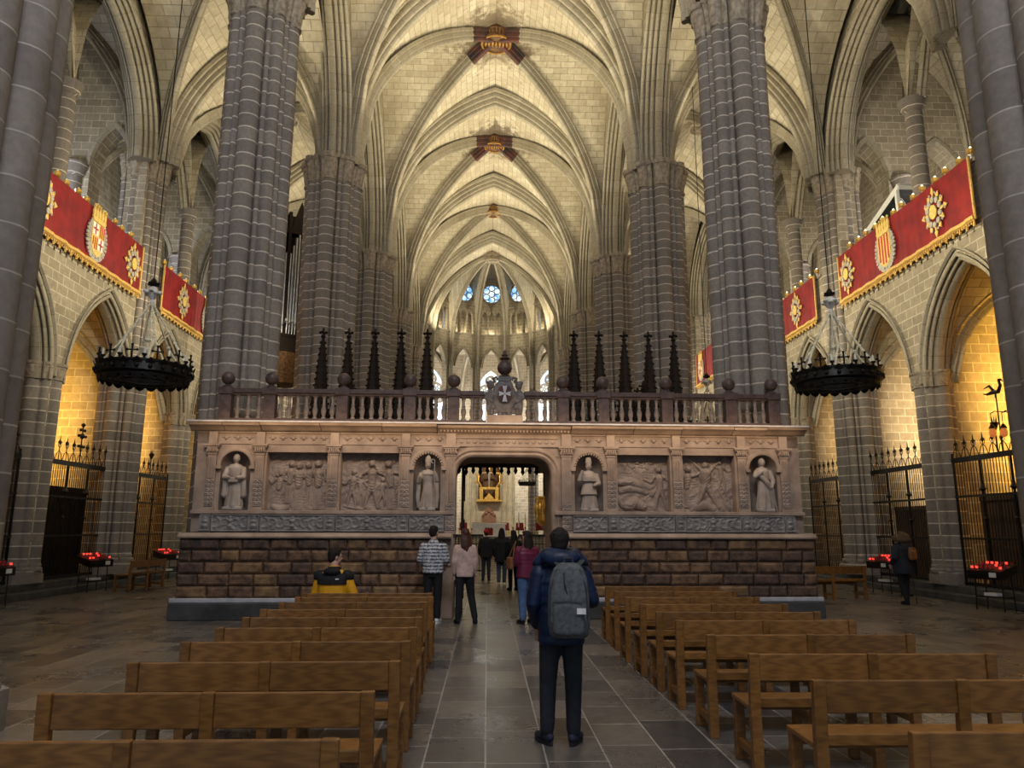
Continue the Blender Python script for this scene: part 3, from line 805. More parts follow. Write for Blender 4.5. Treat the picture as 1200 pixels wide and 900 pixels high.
# ambulatory: outer wall with tall tracery windows, ring ceiling
AM = thing('wall_ambulatory', 'curved outer wall with tall bright tracery windows behind the apse', 'wall', kind='structure')
for i in range(NS):
    a, t, n, L = side(i, vo)
    P = lambda u, z, d: tuple(a + t * u + n * d + Vector((0, 0, z)))
    mb = MB(); hw = 1.15; c = L / 2
    mb.wall(P, [(0, 0), (L, 0)], 9.2, 0.4); 
    mb.wall(P, [(0, 9.2), (c - hw, 9.2)] + arch(c - hw, c + hw, 14.0, 1.9, 8) + [(c + hw, 9.2), (L, 9.2)], 17.6, 0.4, uo=i)
    mb.build('bay_wall', M['wall'], AM, 30)
    g = MB(); O = a + t * c + n * 0.3
    g.prism([(u, z) for u, z in arch(-hw, hw, 14.0, 1.9, 8)] + [(hw, 9.2), (-hw, 9.2)], O, t, (0, 0, 1), n * 0.02)
    tr = MB(); pt = lambda u, z: tuple(O - n * 0.06 + t * u + Vector((0, 0, z)))
    for u in (-0.38, 0.38): tr.tube([pt(u, 9.2), pt(u, 13.2)], 0.09, 6)
    for u, z, r in ((0, 14.9, 0.45), (-0.55, 14.05, 0.45), (0.55, 14.05, 0.45), (0, 13.35, 0.42), (-0.76, 13.1, 0.3), (0.76, 13.1, 0.3)):
        tr.tube([pt(u + r * cos(2 * PI * j / 16), z + r * sin(2 * PI * j / 16)) for j in range(16)], 0.09, 5, closed=True)
        for k in range(5): tr.tube([pt(u + r * .55 * cos(2 * PI * k / 5) + r * 0.34 * cos(2 * PI * j / 8), z + r * 0.55 * sin(2 * PI * k / 5) + r * 0.34 * sin(2 * PI * j / 8)) for j in range(8)], 0.04, 4, closed=True)
    to = tr.build('tracery', M['carved'], AM, 40)
    g.build('pane', M['glass'], to)
    s = MB()
    q = side(i)[0], side(i)[0] + side(i)[1] * side(i)[3]
    s.add([(*q[0].xy, 17.35), (*q[1].xy, 17.35), (*vo[i + 1], 17.35), (*vo[i], 17.35)], [(0, 1, 2, 3)])
    s.build('ring_vault', M['vault'], AM)
    # radial arch between apse column and outer wall
    A_, B_ = Vector((*vert[i], 0)), Vector((*vo[i], 0)); e = (B_ - A_)
    r = MB(); r.sweep([tuple(A_ + e * (u) + Vector((0, 0, z))) for u, z in [(uu / e.length, zz) for uu, zz in arch(0, e.length, 12.4, 4.4, 10)]], (-e.y, e.x, 0), mould(0.4, 0.35, 2, 0.08), inward=-1); r.build('radial_arch', M['rib'], AM, 35)
mb = MB()
for sd in (-1, 1):
    mb.bb(*sorted((AX + sd * 5.2, AX + sd * 5.75)), 50, 54, ZS, 23.4)
    mb.bb(*sorted((AX + sd * 5.4, AX + sd * RO)), 50.4, 54, 17.3, 17.5)
    mb.bb(*sorted((AX + sd * RO, AX + sd * 17.4)), 52, 52.4, 0, 20.5)
mb.build('side_wall', M['wall'], AM)
w = MB()
pp = arch(AX - 5.4, AX + 5.4, ZN, 7.7, 20)
for (u0, z0), (u1, z1) in zip(pp, pp[1:]):
    w.add([(u0, 50.3, z0), (u1, 50.3, z1), (u1, 54.1, z1), (u0, 54.1, z0)], [(0, 1, 2, 3)], [[(50, u0 + z0), (50, u1 + z1), (54, u1 + z1), (54, u0 + z0)]])
w.build('web', M['vault'], AM, 30)
# unseen window frame and glowing pane, added round the fill lamp behind the camera
WN = thing('added_west_window', 'unseen round window added round the fill lamp behind the camera', 'window', (AX, -2.15, 16.0), kind='structure')
m = MB()
for r_, t in ((3.5, .22), (1.2, .12), (2.4, .1)): m.tube([(r_ * cos(2 * PI * j / 40), 0, r_ * sin(2 * PI * j / 40)) for j in range(40)], t, 8, closed=True)
for k in range(12): m.tube([(1.2 * cos(k * PI / 6), 0, 1.2 * sin(k * PI / 6)), (3.5 * cos(k * PI / 6), 0, 3.5 * sin(k * PI / 6))], .08, 6)
m.build('window_frame', M['carved'], WN, 40)
m = MB(); m.prism([(3.5 * cos(2 * PI * j / 40), 3.5 * sin(2 * PI * j / 40)) for j in range(40)], (0, -.05, 0), (1, 0, 0), (0, 0, 1), (0, -.02, 0)); m.build('pane', M['glass'], WN)
# ------------------------------------------------------------------ the marble choir screen
SX, SY = 0.33, 15.0          # centre of its front, seen from the nave
SW = 6.12                    # half length
SROT = rad(1.2)
def W2(x, y, z=0.0):         # screen-local metres -> world
    return (SX + x * cos(SROT) - y * sin(SROT), SY + x * sin(SROT) + y * cos(SROT), z)

def px(u):                   # place along the front read off the photograph's measurements
    return (u - 571.5) * 15.0 / 867 * 1.004 + 0.0 - SX + 0.05

screen = thing('choir_screen', 'long carved pinkish marble choir screen with an open doorway in the middle', 'choir screen', W2(0, 0), SROT)
DW, DT = 0.98, 3.14          # doorway half width and height
# rusticated brown base: five courses of cushion blocks either side of the doorway
rnd = random.Random(3)
for sd in (-1, 1):
    mb = MB()
    for k in range(5):
        z0 = 0.40 + k * 0.225; z1 = z0 + 0.215
        x = DW + 0.30 + (0.0 if k % 2 else 0.25) * 0; out = 0.0
        first = True
        while x < SW + 0.12:
            w = rnd.uniform(0.34, 0.62)
            if first and k % 2: w *= 0.5
            first = False
            x1 = min(x + w, SW + 0.12)
            if SW + 0.12 - x1 < 0.2: x1 = SW + 0.12
            a, b = sorted((sd * x, sd * (x1 - 0.012)))
            f, e = -0.16, 0.045
            q = [(a, f, z0), (b, f, z0), (b, f, z1), (a, f, z1)]
            q2 = [(a + e, f - 0.035, z0 + e), (b - e, f - 0.035, z0 + e), (b - e, f - 0.035, z1 - e), (a + e, f - 0.035, z1 - e)]
            q3 = [(p[0], 0.0, p[2]) for p in q]
            o = 0
            mb.add(q + q2 + q3, [(4, 5, 6, 7)] + [(i, (i + 1) % 4, 4 + (i + 1) % 4, 4 + i) for i in range(4)] + [(8 + i, 8 + (i + 1) % 4, (i + 1) % 4, i) for i in range(4)], None, rnd.choice((0, 0, 1, 1, 2)))
            x = x1
    a, b = sorted((sd * (DW + 0.3), sd * (SW + 0.1)))
    mb.bb(a, b, -0.12, 1.6, 0.38, 1.53)
    mb.build('base_course', RUST, screen, bevel=0.006)
    mb = MB(); a, b = sorted((sd * (DW + 0.28), sd * (SW + 0.2)))
    mb.bb(a, b, -0.26, 1.62, 0.0, 0.32); mb.build('plinth', M['plinth'], screen, bevel=0.02)
    mb = MB(); mb.bb(a, b, -0.22, 1.6, 0.32, 0.40); mb.build('plinth_moulding', M['lead'], screen, bevel=0.015)
    mb = MB(); a, b = sorted((sd * (DW + 0.05), sd * (SW + 0.14)))
    mb.sweep([(a, 0, 1.52), (b, 0, 1.52)], (0, 0, 1), [(0, 0.2 - 0.0), (0.0, 0.24), (0.03, 0.25), (0.06, 0.2), (0.1, 0.18), (0.1, 0)], inward=1)
    mb.build('base_moulding', M['marble'], screen, 40)
    mb = MB(); a, b = sorted((sd * (DW + 0.02), sd * SW))
    mb.bb(a, b, 0.34, 1.6, 1.53, 3.62); mb.build('core_wall', M['marble'], screen)
    mb = MB(); mb.bb(*sorted((sd * (DW + 0.03), sd * SW)), -0.08, 0.34, 1.98, 2.05); mb.build('niche_sill', M['marble'], screen, bevel=0.01)

PIL = [sorted((sd * v for v in [px(u) - 0.0 for u in (525,)] )) for sd in (1,)]
pil_u = {-1: [254, 307.5, 391.5, 473.5, 525.5], 1: [660.5, 713, 791, 869, 920]}
for sd in (-1, 1):
    for j, u in enumerate(pil_u[sd]):
        x = px(u); big = u in (525.5, 660.5)
        mb = MB(); w = 0.2 if big else 0.17
        z0, zc = (1.6, 3.14) if big else (2.05, 3.14)
        mb.bb(x - w / 2, x + w / 2, -0.03, 0.345, z0, zc)
        mb.bb(x - w / 2 - 0.025, x + w / 2 + 0.025, -0.05, 0.345, z0, z0 + 0.06)
        for k in (-1, 0, 1): mb.bb(x + k * w * 0.27 - 0.012, x + k * w * 0.27 + 0.012, -0.045, -0.03, z0 + 0.62, zc - 0.05)
        po = mb.build('pilaster', M['marble'], screen, bevel=0.006)
        c = MB()
        for k, (e, zz) in enumerate(((0.012, 0), (0.03, 0.05), (0.02, 0.08), (0.05, 0.14), (0.07, 0.17))):
            c.bb(x - w / 2 - e, x + w / 2 + e, -0.03 - e, 0.345, zc + zz, zc + zz + (0.05 if k < 4 else 0.04))
        for k in range(5): c.sphere((x + (k - 2) * w * 0.24, -0.06, zc + 0.1), (0.022, 0.03, 0.06), 6, 5)
        c.build('capital', M['marble'], po, bevel=0.005)
        f = MB(); f.bb(x - w / 2, x + w / 2, -0.05, 0.345, zc + 0.21, 3.6); f.build('frieze_block', M['marble'], po, bevel=0.006)
        def hf(X, Z, w=w):
            H = np.zeros_like(X); zz = 0.0
            for q in range(6):
                cz = 0.05 + q * 0.085; cx = w * 0.5
                for s_ in (-1, 1):
                    th = np.linspace(0, 5.2, 10); rr = 0.04 * (1 - th / 7)
                    H = np.maximum(H, seg_h(X, Z, [(cx + s_ * (0.035 + rr_ * math.cos(t)), cz + rr_ * math.sin(t)) for t, rr_ in zip(th, rr)], [0.011] * 10, 1.3))
            return H + 0.001
        mb = MB(); field(mb, lambda X, Z, d: (x - w / 2 + X, -0.048 - d, z0 + 0.08 + Z), w, 0.52, 22, 60, hf); mb.build('arabesque_panel', M['relief'], po, 60)

# grey arabesque panels under the reliefs and niches
def scroll(W, H, seed):
    rn = random.Random(seed)
    def hf(X, Z):
        Hh = np.zeros_like(X); cz = H * 0.5
        n = max(2, int(W / 0.28)); st = W / 2 / n
        for s_ in (-1, 1):
            for q in range(n):
                cx = W / 2 + s_ * (q + 0.62) * st; sg = 1 if q % 2 else -1
                th = np.linspace(-0.5, 6.6, 18)
                pts = [(cx + s_ * (H * 0.34) * (1 - t / 9) * math.cos(t * 1.0 + 2.4), cz + sg * H * 0.36 * (1 - t / 9) * math.sin(t + 2.4)) for t in th]
                Hh = np.maximum(Hh, seg_h(X, Z, pts, list(np.linspace(0.026, 0.014, 18)), 0.9))
                for _ in range(4):
                    a = rn.uniform(0, 6.28); r_ = H * 0.42
                    Hh = np.maximum(Hh, seg_h(X, Z, [(cx, cz), (cx + r_ * math.cos(a) * .7, cz + r_ * math.sin(a)), ], [0.008, 0.022], 0.8))
        for k in range(5):
            Hh = np.maximum(Hh, seg_h(X, Z, [(W / 2, cz - H * .3 + k * H * .15), (W / 2, cz - H * .27 + k * H * .15)], [0.03 + 0.025 * (k % 2), 0.04], 0.9))
        fr = np.minimum(np.minimum(X, W - X), np.minimum(Z, H - Z))
        return np.where(fr < 0.018, 0.03, Hh) + 0.001
    return hf
sp = {-1: [px(u) for u in pil_u[-1]], 1: [px(u) for u in pil_u[1]]}
for sd in (-1, 1):
    xs = sp[sd]
    for j in range(4):
        x0, x1 = xs[j] + 0.11, xs[j + 1] - 0.11
        mb = MB(); W_p = x1 - x0
        field(mb, lambda X, Z, d: (x0 + X, -0.09 - d, 1.65 + Z), W_p, 0.31, int(W_p * 62), 30, scroll(W_p, 0.31, j + 10 * sd)); mb.bb(x0, x1, -0.089, 0.345, 1.63, 1.97)
        mb.build('ornament_panel', M['panelgrey'], screen, 60)
    for j in range(5):
        if xs[j] in (sp[-1][4], sp[1][0]): continue
        mb = MB(); x0 = xs[j] - 0.1
        field(mb, lambda X, Z, d: (x0 + X, -0.14 - d, 1.66 + Z), 0.2, 0.29, 16, 26, scroll(0.2, 0.29, j + 30 * sd)); mb.bb(x0, x0 + 0.2, -0.139, 0.345, 1.63, 1.97)
        mb.build('pedestal_panel', M['panelgrey'], screen, 60)
# spandrel wall, frieze, cornice
for sd in (-1, 1):
    xs = sp[sd]
    mb = MB()
    for j in range(4):
        x0, x1 = xs[j] + 0.085, xs[j + 1] - 0.085
        niche = j in ((0, 3))
        if niche:
            c = (x0 + x1) / 2; hw = 0.29
            mb.wall(lambda u, z, d: (u, 0.02 + d, z), [(x0, 2.05), (c - hw, 2.05), (c - hw, 2.92)] + [(c - hw * cos(PI * k / 14), 2.92 + hw * sin(PI * k / 14)) for k in range(1, 14)] + [(c + hw, 2.92), (c + hw, 2.05), (x1, 2.05)], 3.36, 0.32)
        else:
            mb.bb(x0, x1, 0.3, 0.345, 2.05, 3.3); mb.bb(x0, x1, 0.02, 0.345, 3.2, 3.36); mb.bb(x0, x0 + 0.05, 0.02, 0.3, 2.05, 3.2); mb.bb(x1 - 0.05, x1, 0.02, 0.3, 2.05, 3.2)
    mb.bb(*sorted((xs[0 if sd < 0 else 4], sd * SW)), 0.03, 0.345, 1.63, 3.6)
    mb.build('panel_frame', M['marble'], screen, bevel=0.004)
    for j in (0, 3):
        x0, x1 = xs[j] + 0.085, xs[j + 1] - 0.085; c = (x0 + x1) / 2; hw = 0.29
        mb = MB()
        shell = (j == 3) if sd < 0 else (j == 0)
        # half-round niche with a (fluted) head
        n, rs = 16, []
        for z in (2.05, 2.5, 2.92): rs.append([(c - hw * cos(PI * k / n), 0.03 + hw * sin(PI * k / n), z) for k in range(n + 1)])
        for q in range(1, 7):
            a = PI / 2 * q / 6
            rs.append([(c - hw * cos(PI * k / n) * cos(a) * (1 - (0.08 if shell and k % 2 else 0)), 0.03 + hw * sin(PI * k / n) * cos(a) * (1 - (0.12 if shell and k % 2 else 0)), 2.92 + hw * sin(a)) for k in range(n + 1)])
        mb.rings(rs, False, closed=False)
        mb.build('niche', M['relief'], screen, 40)
        ar = MB(); ar.sweep([(c - (hw + 0.035) * cos(PI * k / 18), 0.02, 2.92 + (hw + 0.035) * sin(PI * k / 18)) for k in range(19)], (0, -1, 0), [(0, -0.04), (0.05, -0.04), (0.06, 0), (0.05, 0.03), (0, 0.035)], inward=1)
        if shell:
            for k in range(17): ar.sphere((c - (hw - 0.01) * cos(PI * k / 16), -0.02, 2.92 + (hw - 0.01) * sin(PI * k / 16)), 0.024, 6, 4)
        for s_ in (-1, 1): ar.bb(c + s_ * (hw + 0.035) - 0.05, c + s_ * (hw + 0.035) + 0.05, -0.05, 0.02, 2.86, 2.92)
        ar.build('niche_arch', M['marble'], screen, 40)
mb = MB()
mb.bb(-SW, SW, 0.03, 1.6, 3.36, 3.61)
for sd in (-1, 1): mb.bb(*sorted((sd * DW, sd * (DW + 0.3))), 0.05, 1.6, 0.0, 3.3)
mb.bb(-DW - 0.3, DW + 0.3, 0.04, 1.6, DT, 3.4)
mb.build('frieze', M['marble'], screen, bevel=0.006)
mb = MB()
for sd in (-1, 1):
    xs = sp[sd]
    for j in range(4):
        x0, x1 = xs[j] + 0.12, xs[j + 1] - 0.12
        n = max(3, int((x1 - x0) / 0.2))
        for k in range(n): 
            cx = x0 + (x1 - x0) * (k + 0.5) / n
            mb.sphere((cx, 0.02, 3.49), (0.04, 0.03, 0.05), 8, 6)
            mb.sphere((cx - 0.055, 0.025, 3.5), (0.03, 0.015, 0.018), 6, 4); mb.sphere((cx + 0.055, 0.025, 3.5), (0.03, 0.015, 0.018), 6, 4)
        mb.bb(x0 - 0.03, x1 + 0.03, 0.0, 0.03, 3.355, 3.385); mb.bb(x0 - 0.03, x1 + 0.03, 0.0, 0.03, 3.575, 3.605)
for k in range(16): mb.sphere((-1.0 + k * 2.0 / 15, 0.03, 3.44), (0.05, 0.02, 0.035), 8, 5)
mb.bb(-1.1, 1.1, 0.0, 0.04, 3.34, 3.365); mb.bb(-1.1, 1.1, 0.0, 0.04, 3.51, 3.54)
mb.build('carved_band', M['marble'], screen, 40)
# doorway moulding with rounded upper corners
path = [(-DW, 1.58), (-DW, 2.75)] + [(-DW + 0.36 - 0.36 * cos(PI / 2 * k / 8), 2.78 + 0.36 * sin(PI / 2 * k / 8)) for k in range(9)]
path = path + [(-a, b) for a, b in reversed(path)]
mb = MB(); mb.sweep([(a, 0.02, b) for a, b in path], (0, -1, 0), [(-0.3, 0.02), (-0.0, 0.02), (0.03, 0.0), (0.05, -0.04), (0.03, -0.08), (0.06, -0.12), (0.03, -0.16), (0.0, -0.2)], inward=1)
mb.build('doorway_moulding', M['marble'], screen, 40)
for sd in (-1, 1):
    mb = MB(); poly = [(0, 0)] + [(0.36 - 0.36 * cos(PI / 2 * k / 8), -0.36 + 0.36 * sin(PI / 2 * k / 8)) for k in range(9)]
    mb.prism([(sd * (-p[0]), p[1]) for p in poly], (sd * DW, 0.06, DT), (1, 0, 0), (0, 0, 1), (0, 1.5, 0)); mb.build('doorway_spandrel', M['marble'], screen)
    jb = MB(); jb.bb(*sorted((sd * (DW + 0.02), sd * (DW + 0.3))), -0.06, 0.1, 0.0, 1.62); jb.build('door_jamb', M['marble'], screen, bevel=0.01)
    mb = MB(); x0 = sd * 1.12 - 0.08
    field(mb, lambda X, Z, d: (x0 + X, -0.07 - d, 1.0 + Z), 0.16, 0.55, 14, 40, scroll(0.16, 0.55, 70 + sd)); mb.build('jamb_carving', M['relief'], screen, 60)
# cornice slabs of uneven length, with a wider break over the doorway
rnd = random.Random(5)
prof = [(0, 0.0), (0, 0.05), (0.03, 0.09), (0.06, 0.12), (0.09, 0.2), (0.1, 0.25), (0.12, 0.26), (0.15, 0.27), (0.15, 0.0)]
for sd in (-1, 1):
    x = 1.36
    while x < SW + 0.1:
        x1 = min(x + rnd.uniform(0.7, 1.35), SW + 0.14)
        if SW + 0.14 - x1 < 0.4: x1 = SW + 0.14
        mb = MB(); dz = rnd.uniform(-0.008, 0.008)
        mb.sweep([(min(sd * x, sd * x1) + 0.006, 0.04, 3.61 + dz), (max(sd * x, sd * x1) - 0.006, 0.04, 3.61 + dz)], (0, 0, 1), prof, inward=1)
        mb.build('cornice', M['marble'], screen, 40); x = x1
mb = MB(); mb.sweep([(-1.35, 0.04, 3.6), (1.35, 0.04, 3.6)], (0, 0, 1), [(a, b * 0.8) for a, b in prof], inward=1)
for k in range(38): mb.bb(-1.3 + k * 0.07, -1.265 + k * 0.07, -0.08, -0.03, 3.63, 3.67)
mb.build('cornice', M['marble'], screen, 40)
mb = MB(); mb.bb(-SW - 0.14, SW + 0.14, -0.27, 1.6, 3.765, 3.80); mb.build('ledge', M['lead'], screen, bevel=0.008)

# carved scenes: heads, bodies, limbs and drapery in relief
def figure_h(X, Z, cx, z0, h, pose, rn):
    """one standing / stooping robed figure in relief, height h, foot at (cx,z0)"""
    H = np.zeros_like(X)
    lean, armL, armR, robe = pose
    hip = (cx + lean * 0.3, z0 + h * 0.48); ch = (cx + lean * 0.7, z0 + h * 0.72); hd = (cx + lean, z0 + h * 0.92)
    H = np.maximum(H, seg_h(X, Z, [hip, ch], [h * 0.075, h * 0.1], 0.9))
    H = np.maximum(H, seg_h(X, Z, [hd, (hd[0], hd[1] - 0.01)], [h * 0.082] * 2, 1.25))
    H = np.maximum(H, seg_h(X, Z, [ch, (hd[0], hd[1] - h * 0.08)], [h * 0.06, h * 0.045], 0.9))
    for s_, arm in ((-1, armL), (1, armR)):
        sh = (ch[0] + s_ * h * 0.12, ch[1] + h * 0.03)
        el = (sh[0] + s_ * h * 0.16 * math.cos(arm[0]), sh[1] + h * 0.16 * math.sin(arm[0])); wr = (el[0] + s_ * h * 0.17 * math.cos(arm[1]), el[1] + h * 0.17 * math.sin(arm[1]))
        H = np.maximum(H, seg_h(X, Z, [sh, el, wr], [h * 0.05, h * 0.042, h * 0.03], 1.3))
    if robe:
        for k in range(6):
            u = (k - 2.5) / 2.5
            H = np.maximum(H, seg_h(X, Z, [(hip[0] + u * h * 0.045, hip[1] + h * .05), (cx + u * h * 0.065 + rn.uniform(-.015, .015), z0 + h * .2), (cx + u * h * 0.09, z0)], [h * 0.034, h * 0.028, h * 0.024], 1.05 - 0.25 * abs(u)))
    else:
        for s_ in (-1, 1):
            kn = (cx + s_ * h * 0.08 + lean * .3, z0 + h * 0.26)
            H = np.maximum(H, seg_h(X, Z, [hip, kn, (cx + s_ * h * 0.1 + rn.uniform(-.04, .04), z0 + 0.02)], [h * 0.07, h * 0.05, h * 0.03], 1.1))
    return H
def scene(kind, W, H0):
    rn = random.Random(kind)
    def hf(X, Z):
        H = 0.012 + 0.012 * np.sin(X * 23 + 3 * np.sin(Z * 9)) * np.sin(Z * 17)
        A = lambda *p: rn.uniform(*p)
        def fig(*a): 
            nonlocal H
            H = np.maximum(H, figure_h(X, Z, *a, rn) * 1.35)
        def stroke(p, r, d=1.0):
            nonlocal H
            H = np.maximum(H, seg_h(X, Z, p, r, d))
        for k in range(5):
            bgf = figure_h(X, Z, W * (0.1 + 0.2 * k) + A(-.04, .04), A(0.3, 0.42), 0.66, (A(-.06, .06), (A(-1.5, .2), A(-1, 1)), (A(-1.5, .2), A(-1, 1)), True), rn)
            H = np.maximum(H, bgf * 0.3)
        if kind == 1:
            fig(W * .5, 0.03, 0.95, (0.0, (-1.2, .6), (-1.0, 1.4), True)); fig(W * .84, 0.04, 0.98, (-.02, (-1.2, .4), (-1.3, .2), True)); fig(W * .16, 0.1, 0.7, (.05, (-.8, .9), (-.5, .3), True))
            fig(W * .34, 0.16, 0.84, (.04, (-1.2, .3), (-.9, .6), True)); fig(W * .68, 0.12, 0.86, (-.03, (-1.0, .5), (-1.2, .1), True))
            stroke([(W * .1, 0.08), (W * .2, 0.03), (W * .33, 0.06)], [0.06, 0.07, 0.05])
        elif kind == 2:
            fig(W * .52, 0.05, 0.98, (0, (-.5, -.2), (-.4, -.9), False)); fig(W * .87, 0.05, 0.97, (-.08, (.5, 1.2), (-.3, 1.1), True)); fig(W * .17, 0.06, 0.78, (.05, (-1.0, .2), (-.6, .4), False))
            fig(W * .34, 0.12, 0.62, (-.03, (-.7, .5), (-1.1, .1), False)); fig(W * .7, 0.08, 0.6, (.02, (-.9, .4), (-1.1, .2), False))
            stroke([(W * .52, .55), (W * .52, 1.1)], [.05, .06], .6)
            stroke([(W * .05, 0.1), (W * .3, 0.05), (W * .4, 0.03)], [.03, .03, .02])
        elif kind == 3:
            for q in range(5): stroke([(W * (.1 + .1 * q), .42 + .04 * q), (W * (.28 + .1 * q), .5 - .03 * q), (W * (.4 + .09 * q), .44)], [.06, .075, .04], .9)
            stroke([(W * .06, .6), (W * .3, .62), (W * .62, .5), (W * .72, .52)], [.07, .1, .08, .05], 1.0)
            fig(W * .86, 0.04, 0.9, (-.03, (-1.0, .5), (-.7, .4), False)); fig(W * .4, 0.62, 0.42, (.03, (-.6, .8), (-.4, .3), True)); fig(W * .18, 0.68, 0.4, (.02, (-.2, .8), (-.9, .3), True)); fig(W * .62, .7, .4, (-.02, (-.8, .3), (-.3, .9), True))
            stroke([(W * .2, .12), (W * .35, .18), (W * .52, .1)], [.1, .13, .08]); stroke([(W * .55, .25), (W * .9, .62)], [.03, .02], 1.2); stroke([(W * .03, .3), (W * .12, .12), (W * .3, .05)], [.05, .05, .04])
        else:
            stroke([(W * .18, 1.1), (W * .5, .55), (W * .82, 0.05)], [.045, .045, .045], .6); stroke([(W * .82, 1.12), (W * .5, .55), (W * .2, 0.05)], [.045, .045, .045], .6)
            stroke([(W * .5, .8), (W * .48, .55)], [.12, .09], 1.2); stroke([(W * .49, .97), (W * .49, .96)], [.075, .075], 1.5)
            stroke([(W * .42, .85), (W * .3, .98), (W * .2, 1.1)], [.05, .04, .03], 1.7); stroke([(W * .58, .85), (W * .7, .98), (W * .8, 1.1)], [.05, .04, .03], 1.7)
            stroke([(W * .45, .52), (W * .38, .3), (W * .27, .08)], [.075, .055, .035], 1.4); stroke([(W * .53, .52), (W * .62, .3), (W * .73, .1)], [.075, .055, .035], 1.4)
            fig(W * .1, 0.1, 0.85, (.06, (-.9, .5), (.3, .8), True)); fig(W * .82, .42, .66, (-.05, (.1, .9), (-.8, .3), False))
            stroke([(W * .72, .5), (W * .92, .04)], [.022, .022], 1.5); stroke([(W * .8, .55), (W * .99, .08)], [.022, .022], 1.5)
            for q in range(6): stroke([(W * (.74 + .035 * q), .44 - .07 * q), (W * (.81 + .035 * q), .5 - .075 * q)], [.016, .016], 1.6)
            stroke([(W * .3, .1), (W * .45, .14), (W * .62, .08)], [.08, .1, .06], .8)
        fold = 0.012 * np.abs(np.sin(X * 30 + 7 * np.sin(Z * 9 + kind) + 3 * np.sin(X * 14))) + 0.004 * np.abs(np.sin(X * 90 - Z * 40 + 3 * np.sin(Z * 15)))
        H = np.where(H > 0.035, H - fold * np.clip((H - 0.035) * 18, 0, 1), H + fold * 0.5)
        return np.minimum(H, 0.25)
    return hf
for sd in (-1, 1):
    xs = sp[sd]
    for j in (1, 2):
        x0, x1 = xs[j] + 0.135, xs[j + 1] - 0.135; W_p = x1 - x0
        kind = {(-1, 1): 1, (-1, 2): 2, (1, 1): 3, (1, 2): 4}[(sd, j)]
        mb = MB(); field(mb, lambda X, Z, d: (x0 + X, 0.27 - d, 2.05 + Z), W_p, 1.15, 150, 150, scene(kind, W_p, 1.15))
        o = mb.build('relief_panel', M['relief'], screen, 60)
        o['label'] = ['carved relief of standing robed figures', 'carved relief of a bound figure among tormentors', 'carved relief of a crowded tumbling scene', 'carved relief of a figure on a diagonal cross with a ladder'][kind - 1]

# ---- balustrade along the top
bal = thing('balustrade', 'dark stone balustrade with ball finials along the top of the marble screen', 'balustrade', W2(0, 0.05, 3.802), SROT)
posts = [266, 316, 399, 477, 528, 657, 705, 781, 858, 910]
bx = [px(u) * 1.006 for u in posts]
mb = MB(); mb.bb(-5.72, -0.38, -0.13, 0.13, 0.0, 0.07); mb.bb(0.38, 5.78, -0.13, 0.13, 0.0, 0.07); mb.build('bottom_rail', M['porphyry'], bal, bevel=0.01)
mb = MB()
for a, b in ((bx[0] - 0.14, -0.41), (0.41, bx[-1] + 0.14)):
    mb.bb(a, b, -0.12, 0.12, 0.59, 0.68); mb.bb(a, b, -0.09, 0.09, 0.55, 0.59)
mb.build('top_rail', M['porphyry'], bal, bevel=0.012)
bp = None
bprof = [(0.05, 0.0), (0.05, 0.04), (0.03, 0.06), (0.035, 0.08), (0.05, 0.15), (0.055, 0.19), (0.045, 0.24), (0.03, 0.28), (0.045, 0.3), (0.03, 0.32), (0.026, 0.38), (0.035, 0.42), (0.03, 0.44), (0.05, 0.46), (0.05, 0.49)]
for i, x in enumerate(bx):
    mb = MB(); mb.bb(x - 0.115, x + 0.115, -0.11, 0.11, 0.0, 0.56); mb.bb(x - 0.145, x + 0.145, -0.14, 0.14, 0.56, 0.70)
    po = mb.build('post', M['porphyry'], bal, bevel=0.01)
    f = MB(); f.lathe([(0.1, 0), (0.1, 0.03), (0.05, 0.06), (0.05, 0.09), (0.075, 0.1)], 16, (x, 0, 0.7)); f.sphere((x, 0, 0.90), 0.135, 20, 12); f.build('ball_finial', M['porphyry'], po, 40)
    if i < len(bx) - 1:
        a, b = x + 0.115, bx[i + 1] - 0.115
        gaps = [(a, b)] if i != 4 else [(a, -0.4), (0.4, b)]
        for a, b in gaps:
            n = max(2, round((b - a) / 0.185))
            for k in range(n):
                cx = a + (b - a) * (k + 0.5) / n
                if bp is None:
                    q = MB(); q.lathe(bprof, 12, (0, 0, 0)); bp = q.build('baluster', M['balus'], bal, 40); bp.location = (cx, 0, 0.065)
                else:
                    c = bp.copy(); COL.objects.link(c); c.location = (cx, 0, 0.065)

# ---- coat of arms with two cherubs
arm = thing('coat_of_arms', 'grey stone coat of arms held by two cherubs, midway along the balustrade', 'coat of arms', W2(0.0, -0.02, 3.803), SROT)
mb = MB(); mb.bb(-0.36, 0.36, -0.16, 0.16, 0, 0.17); mb.build('pedestal', M['marble'], arm, bevel=0.015)
mb = MB()
n = 28
rs = []
for d, k in ((0.1, 1.0), (0.0, 1.03), (-0.08, 0.96), (-0.1, 0.84)):
    rs.append([(0.25 * k * (1 + 0.08 * cos(5 * (2 * PI * j / n))) * cos(2 * PI * j / n), d, 0.56 + 0.36 * k * (1 + 0.06 * cos(6 * (2 * PI * j / n))) * sin(2 * PI * j / n)) for j in range(n)])
mb.rings(rs)
for j in range(9):
    a = PI * (0.05 + 0.1125 * j) + PI
    mb.sphere((0.27 * cos(a), -0.06, 0.53 + 0.36 * sin(a)), (0.06, 0.05, 0.06), 8, 6)
mb.bb(-0.13, 0.13, -0.1, 0.1, 0.88, 0.98)
